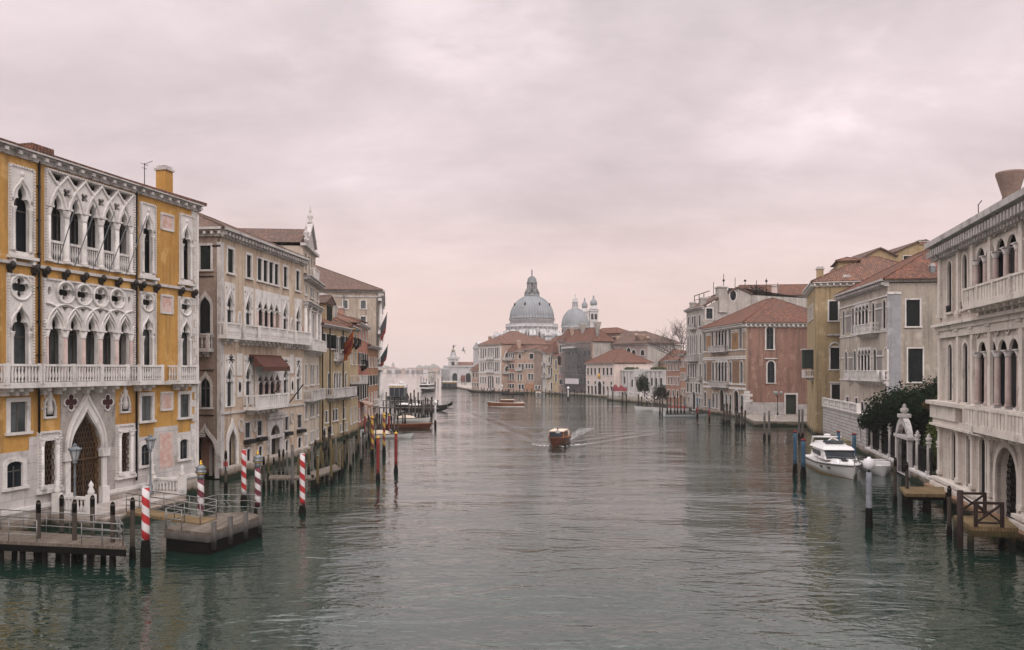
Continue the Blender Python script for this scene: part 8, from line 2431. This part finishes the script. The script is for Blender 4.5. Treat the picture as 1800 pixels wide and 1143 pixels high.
# water buses and pier buildings
def waterbus(P, rz, L, lab):
    o = empty('water_bus', P, rz, lab, 'water bus'); q = MB(); s = hullmesh(q, L, 4.4, 1.1, .85, .2, .5); q.build('hull', BLACKB, o)
    q = MB(); q.box(1.5, L - 3.2, -1.9, 1.9, 1.1, 1.7); q.box(1.2, L - 2.6, -2.05, 2.05, 2.75, 2.95); q.box(L - 5.5, L - 3.5, -1.2, 1.2, 2.951, 3.9); q.build('cabin', GEL, o)
    q = MB(); q.box(1.55, L - 3.3, -1.85, 1.85, 1.701, 2.747); q.box(L - 5.55, L - 3.45, -1.1, 1.1, 3.2, 3.7); q.build('windows', TINT, o)
    return o
waterbus(at(744, 688.5) + Vector((2, 12, 0)), -PI / 2 - .15, 15, 'white and dark water bus heading this way past the customs point')
def pier(P, w, d, h, lab, rz=0):
    o = empty('pier_shelter', P, rz, lab, 'pier shelter'); MB().box(-w / 2 - .6, w / 2 + .6, 0, d, -.5, .7).build('pontoon', TAR, o)
    MB().box(-w / 2 - .3, w / 2 + .3, .2, d - .2, h - .35, h).build('roof', GEL, o)
    q = MB()
    for x in (-w / 2, -w / 6, w / 6, w / 2):
        for y in (.4, d - .4): q.bar((x, y, .7), (x, y, h - .36), .14)
    q.build('posts', METAL, o)
    MB().box(-w / 2, w / 2, .35, .45, h - .9, h - .55).build('yellow_band', simple('sign_yellow', (.42, .24, .03), .5) if 'sign_yellow' not in MAT else MAT['sign_yellow'], o)
    MB().box(-w / 2 + .1, w / 2 - .1, .5, d - .5, .75, h - 1.0).build('glazing', TINT, o)
    return o
pier(at(697, 701), 4.6, 8, 4.4, 'glazed water bus pier shelter with yellow band, beyond the boat jetties')
q = MB(); q.lathe([(.7, 0), (.8, .4), (.6, .8), (0, 1.0)], .8, 5, 4.4, 12); q.build('roof_dome', WHITE, bpy.data.objects['pier_shelter'])
pier(at(790, 682.8), 6.8, 5, 3.5, 'low glazed water bus pier at the customs point')
# boat jetties in the middle distance, with their posts
for lab, px, pw, L, z in (('nearer plank jetty crowded with boats and posts', 684, 724, 9.5, .9), ('farther plank jetty crowded with posts', 676, 711, 14.0, 1.0)):
    P = at(px, pw); o = empty('jetty', P, 0, lab, 'landing stage'); MB().box(-4, L, 0, 2.2, z - .15, z).build('deck', WOODG, o); q = MB()
    for i in range(12): MB().ring([(-3.6 + (L + 3.2) * i / 11, 1.0 + .9 * (i % 2), -1), (-3.6 + (L + 3.2) * i / 11, 1.0 + .9 * (i % 2), z - .15)], .14, 6).build('leg', TAR, o)
    q = MB(); piperail(q, [(-3.5, 2.1, z), (L * .7, 2.1, z)], 1.0, 2, .03, 1.8); q.build('railing', METAL, o)
k = 0
for (px, pt, pw) in ((679, 690, 729), (683, 728, 762), (688, 732, 760), (693, 728, 764), (699, 731, 766), (704, 700, 731), (708, 728, 750), (712, 716, 745), (716, 692, 716), (719, 705, 738), (724, 702, 736), (728, 686, 712), (730, 700, 733), (736, 704, 736), (741, 706, 737), (744, 704, 736), (748, 699, 726), (752, 701, 728), (757, 704, 729), (759, 698, 731), (667, 729, 765), (671, 731, 764), (735, 690, 716), (722, 691, 714), (686, 696, 720), (694, 698, 724), (700, 697, 722), (745, 712, 735), (663, 727, 762), (648, 731, 770)):
    pole(px, pt, pw, 2.6 if pw < 740 else 3.0, 'grey' if k % 3 == 0 else 'wood', 'dark post in the thicket of posts round the middle-distance jetties', 'thicket of jetty posts')
    k += 1
for px, py, lab in ((714, 718, 'boat under white cover in the thicket of posts, nearer the houses'), (734, 719, 'boat under white cover in the thicket of posts, farther out')):
    P = at(px, py); openboat((P.x - 2.5, P.y, 0), .02, 6.0, 2.0, .8, lab, BLACKB, GEL, 0)
gondola(at(744, 723), .05, 'dark gondola with crew at the outer end of the jetties', 'gondolas'); gondola(at(757, 716), .02, 'dark gondola moored at the very tip of the jetties', 'gondolas')
# piles and boats at the customs point
for i, px in enumerate((740, 745, 749.5, 758, 761, 770, 777, 812, 816, 819)):
    pole(px, 662 + (i % 3) * 2, 680 - (px < 765) * 1.5, 1.1, 'wood', 'thin dark pile standing in the basin by the customs point', 'piles by the customs point')
sh = empty('pier_shelter', at(759, 677.5), 0, 'dark box-shaped shelter on piles beside the customs point', 'pier shelter'); MB().box(-1.9, 1.9, 0, 4, 2.0, 7.5).build('cabin', GREYP, sh)
q = MB()
for x in (-1.7, 1.7):
    for y in (.2, 3.8): q.ring([(x, y, -1), (x, y, 2)], .2, 6)
q.box(-2.1, 2.1, -.2, 4.2, 7.5, 7.8); q.build('posts', TAR, sh)
# ------------------------------------------------------------------ people: one skinned body each, clothes in the material
def person(loc, rz, label, coat, legs_, pose=0, hat=None, scale=1.0):
    v = [(0, 0, .95), (0, 0, 1.18), (0, .0, 1.42), (0, 0, 1.52), (0, .02, 1.62), (0, .03, 1.70),
         (-.10, 0, .90), (-.11, .02 + .08 * pose, .50), (-.11, -.02 + .05 * pose, .09), (-.11, .13, .04),
         (.10, 0, .90), (.11, .02 - .04 * pose, .50), (.11, -.04 - .10 * pose, .09), (.11, .10, .04),
         (-.19, 0, 1.40), (-.25, -.02, 1.12), (-.22, .10 + .2 * pose, .92), (-.21, .15 + .24 * pose, .84),
         (.19, 0, 1.40), (.25, -.02, 1.12), (.23, .12, .92), (.22, .17, .84)]
    r = [.13, .125, .15, .055, .095, .085, .085, .06, .042, .04, .085, .06, .042, .04, .065, .05, .036, .032, .065, .05, .036, .032]
    e = [(0, 1), (1, 2), (2, 3), (3, 4), (4, 5), (0, 6), (6, 7), (7, 8), (8, 9), (0, 10), (10, 11), (11, 12), (12, 13), (2, 14), (14, 15), (15, 16), (16, 17), (2, 18), (18, 19), (19, 20), (20, 21)]
    me = bpy.data.meshes.new('person'); me.from_pydata(v, e, [])
    o = bpy.data.objects.new('person', me); o.location = loc; o.rotation_euler = (0, 0, rz); o.scale = (scale,) * 3; link(o)
    tag(o, label, 'person')
    o.modifiers.new('skin', 'SKIN'); 
    me.skin_vertices[0].data[0].use_root = True
    for i, x in enumerate(r): me.skin_vertices[0].data[i].radius = (x, x * .85)
    sd = o.modifiers.new('sub', 'SUBSURF'); sd.levels = sd.render_levels = 2
    q = NB('clothes'); c = q.n('ShaderNodeTexCoord'); sp = q.n('ShaderNodeSeparateXYZ'); q.l(c.outputs['Object'], sp.inputs[0])
    col = q.mix(q.ramp(sp.outputs[2], .93, .95), legs_, coat); col = q.mix(q.ramp(sp.outputs[2], 1.49, 1.50), col, (.40, .25, .19)); q.fin(col, .8); me.materials.append(q.m)
    MB().lathe([(.098, 0), (.105, .05), (.085, .12), (0, .15)], 0, .015, 1.64, 10).build('hair' if not hat else 'hat', simple('dark_hair', (.03, .022, .018), .8) if not hat else simple('hat_felt', hat, .8), o)
    return o
P = at(922, 714.5)
person((P.x - 5.9, P.y + .25, .78), PI / 2, 'driver in dark coat standing at the wheel of the orange-brown taxi', (.02, .02, .025), (.02, .02, .02))
person((P.x - 5.0, P.y - .3, .55), PI / 2 + .3, 'second figure in dark clothes behind the driver of the orange-brown taxi', (.03, .03, .035), (.02, .02, .02), scale=.93)
person(at(759, 708.5, .45), -.4, 'gondolier in dark jacket standing at the tip of the jetties', (.03, .03, .05), (.02, .02, .02), 1, hat=(.25, .2, .12))
person(at(741, 711, .9) , .6, 'walker in a pale jacket on the farther jetty, towards its outer end', (.28, .27, .28), (.03, .03, .05))
person(at(713, 709.5, 1.0), 2.4, 'walker in a dark blue coat on the farther jetty near the shelter', (.03, .04, .08), (.03, .03, .03), 1)
person(at(721, 710.5, 1.0), -1.0, 'walker in a brown coat on the farther jetty, between two others', (.09, .05, .03), (.03, .03, .03))
# ------------------------------------------------------------------ gull
gb = bpy.data.objects.new
q = MB(); secs = []
for t, r in ((0, .01), (.06, .035), (.12, .05), (.25, .075), (.4, .06), (.52, .03), (.60, .05)):
    secs.append([(t - .3, r * math.cos(a), r * .8 * math.sin(a) * (1 if t < .55 else .25)) for a in np.linspace(0, 2 * PI, 9)[:-1]])
q.loft(secs, True, True, close=True)
for sg in (-1, 1):
    w = [(-.08, .05, 0, .16), (-.04, .25, .10, .15), (.02, .42, .13, .11), (.10, .58, .08, .06), (.17, .68, .03, .01)]
    q.loft([[(x - c / 2, sg * y, z), (x, sg * y, z + .012), (x + c / 2, sg * y, z), (x, sg * y, z - .006)] for x, y, z, c in w], True, True, close=True)
gl_ = q.build('seagull', simple('gull_grey', (.16, .16, .17), .7)); gl_.location = atY(815, 95, hz(616.5, 95)); gl_.rotation_euler = (.75, .15, .35); tag(gl_, 'grey gull gliding over the water near the customs tower', 'seagull')
# ------------------------------------------------------------------ flags
def flag(base, tip, drop, w, mats, label, n=10, seed=1):
    base, tip = Vector(base), Vector(tip)
    o = empty('flag', base, 0, label, 'flag'); d = tip - base
    MB().ring([(0, 0, 0), tuple(d)], .05, 6).build('staff', IRON, o); MB().lathe([(.05, 0), (.1, .1), (0, .25)], d.x, d.y, d.z, 6).build('finial', GOLD, o)
    r_ = random.Random(seed); q = MB(); q.slot = 0
    m_ = 12; L0, L1 = .30, .98; rows = []
    for j in range(m_ + 1):
        t = j / m_
        row = []
        for i in range(n + 1):
            u = L0 + (L1 - L0) * i / n
            p = d * u
            sway = .14 * math.sin(i * 1.5 + t * 2) * t
            row.append((p.x + sway * .8 - w * .10 * t, p.y + .22 * math.sin(i * 1.9 + 1) * t, p.z - drop * t * (.75 + .25 * (1 - abs(u - .6)))))
        rows.append(row)
    for j in range(m_):
        q.slot = min(len(mats) - 1, int(j * len(mats) / m_))
        q.loft([rows[j], rows[j + 1]], False, True)
    fl = q.build('cloth', mats, o); sl_ = fl.modifiers.new('thick', 'SOLIDIFY'); sl_.thickness = .015
    return o
FO = simple('flag_orange', (.40, .13, .03), .8, c2=(.28, .05, .03)); FR = simple('flag_red', (.22, .03, .03), .8); FG = simple('flag_grey_blue', (.075, .082, .095), .8); FN = simple('flag_navy', (.02, .04, .06), .8); FGR = simple('flag_green', (.03, .07, .05), .8); FW = simple('flag_white', (.35, .33, .33), .8)
flag(atY(597, 104, hz(617, 104)), atY(622, 98, hz(580, 98)), 2.6, 1.2, [FO, FR, FO], 'orange and red flag hanging over the yellow house front', seed=2)
flag(atY(664, 158, hz(586, 158)), atY(680.5, 150, hz(551, 150)), 3.3, 1.2, [FG, FG, FR], 'upper grey-blue flag on the tall beige palace')
flag(atY(664, 158, hz(637, 158)), atY(682, 150, hz(607, 150)), 2.4, 1.2, [FGR, FN, FR], 'lower dark flag on the tall beige palace')
# ------------------------------------------------------------------ bare tree over the brick houses
bt = empty('bare_tree', atY(1199, 232, 8), 0, 'leafless winter tree rising behind the brick houses', 'tree')
q = MB(); rb = random.Random(5)
def branch(p, d, L, r, lv):
    n = 4; pts = [p]; rs = [r]
    for i in range(n):
        d = (d + Vector((rb.uniform(-.22, .22), rb.uniform(-.22, .22), rb.uniform(-.08, .18)))).normalized(); p = p + d * L / n; pts.append(p); rs.append(r * (1 - .55 * (i + 1) / n))
        if lv > 0 and i >= 1:
            for k in range(2 if lv > 1 else 2):
                a = rb.uniform(0, 2 * PI); nd = (d + Vector((math.cos(a), math.sin(a), rb.uniform(-.1, .6))) * .85).normalized(); branch(p, nd, L * rb.uniform(.5, .72), r * .5, lv - 1)
    q.ring(pts, rs, 5 if lv > 1 else 3)
    if lv == 4: pass
branch(Vector((0, 0, 0)), Vector((-.15, 0, 1)), 5.5, .28, 0)
for k, (dx, dz) in enumerate(((-.8, .6), (-.45, 1), (.2, 1), (-.1, 1), (-1.0, .25), (.6, .7))): branch(Vector((-.4, 0, 4.2)), Vector((dx, rb.uniform(-.5, .5), dz)).normalized(), 6.0, .16, 3)
q.build('branches', simple('winter_bark', (.10, .085, .08), .9), bt)
# ------------------------------------------------------------------ red canopy and shrubs at the white palace terrace, roof hedges
def wp(f, px, y): return f.b.Mw @ (f.M @ Vector((f.U(px), y, 0)))
um = empty('awning', atY(1089, 222, 2.4), 0, 'crumpled red canopy on the terrace of the low white palace', 'canopy')
q = MB(); rows = []
for i in range(8):
    x = -1.9 + 3.8 * i / 7; hh = 1.6 + 1.1 * abs(math.sin(i * 2.1)) * (1 - .08 * i); rows.append([(x, -1, .6), (x + .1, -.4, hh * .7), (x, .3, hh), (x + .2, 1, .8)])
q.loft(rows, True); q.build('canopy', simple('crimson_canvas', (.15, .032, .038), .9), um); q = MB()
for x in (-1.7, 0, 1.7): MB().ring([(x, 0, -.8), (x, 0, 2)], .06, 5).build('leg', METAL, um)
for pa, pb, lab in ((1091, 1115, 'yellow-green roof hedge on the near-left half of the low white palace'), (1138, 1168, 'yellow-green roof hedge on the right half of the low white palace')):
    f = gg.front; P = wp(f, (pa + pb) / 2, 1.5); P.z = f.Z(1100, 650); o = empty('hedge', P, f.a, lab, 'hedge'); q = MB(); hw = (f.U(pb) - f.U(pa)) / 2
    for i in range(14): leaves(q, (-hw + 2 * hw * (i + .5) / 14, 0, .25), (hw / 12, .6, .7), 260, .22, 100 + i, lumps=3)
    q.build('foliage', LEAFL, o)
for px, Y, w, h, lab in ((1133, 215, 2.4, 7.0, 'clipped dark green mass by the striped poles'), (1160, 203, 2.6, 4.5, 'dark bush at the end of the white palace terrace'), (1184, 196, 3.0, 4.0, 'dark creeper hanging over the boats below the brick house')):
    o = empty('bush', atY(px, Y, .5), 0, lab, 'bush'); q = MB(); leaves(q, (0, 0, h * .5), (w * .9, w * .7, h * .62), 2600, .34, int(px), lumps=10, hollow=.2); q.build('foliage', LEAF, o); MB().ring([(0, 0, -1), (0, 0, h * .4)], .15, 5).build('stem', WOODP, o)
o = empty('bush', wp(te.front, 1505, 2) + Vector((0, 0, 4.1)), 0, 'rust-leaved shrub peering over the white palace ledge', 'bush')
o.location = (32.6, 61.5, 5.9); q = MB(); leaves(q, (0, 0, .2), (1.5, .9, .8), 1500, .18, 77, lumps=6); q.build('foliage', simple('rusty_leaf', (.10, .05, .025), .8, c2=(.05, .05, .02)), o)
# ------------------------------------------------------------------ signs
sp_ = empty('warning_sign', at(398.5, 861.5) + Vector((0, -.14, 0)), 0, 'small red and white notice on the first wooden pile by the pointed door', 'sign')
Ys = 59.3; q = MB(); q.box(-.20, .20, -.08, -.04, hz(828, Ys), hz(808, Ys)); q.slot = 1; q.box(-.16, .16, -.09, -.082, hz(820, Ys), hz(812, Ys)); q.slot = 2; q.box(-.05, .05, -.095, -.091, hz(827, Ys), hz(822, Ys)); q.build('board', [FW, simple('notice_red', (.35, .03, .03), .6), IRON], sp_)

_m = t1.matrix_basis @ Vector((6.6, .25, .35))
person(_m, t1.rotation_euler.z - PI / 2, 'skipper in a white shirt behind the windscreen of the brown taxi', (.42, .42, .44), (.02, .02, .03))
for lab, a_, b_ in (('slack mooring rope from the cruiser stern to the outermost blue pole', mc.matrix_basis @ Vector((.3, -1.6, 1.1)), at(1397.6, 836, 2.2) + Vector((0, 0, 0))), ('mooring rope from the cruiser bow to the blue pole behind it', mc.matrix_basis @ Vector((11.2, .2, 1.7)), atY(1501.5, 70.5, 3.0))):
    a_, b_ = Vector(a_), Vector(b_); q = MB(); q.ring([a_.lerp(b_, i / 10) - Vector((0, 0, .5 * math.sin(PI * i / 10))) for i in range(11)], .025, 5); tag(q.build('rope', IRON), lab, 'rope')
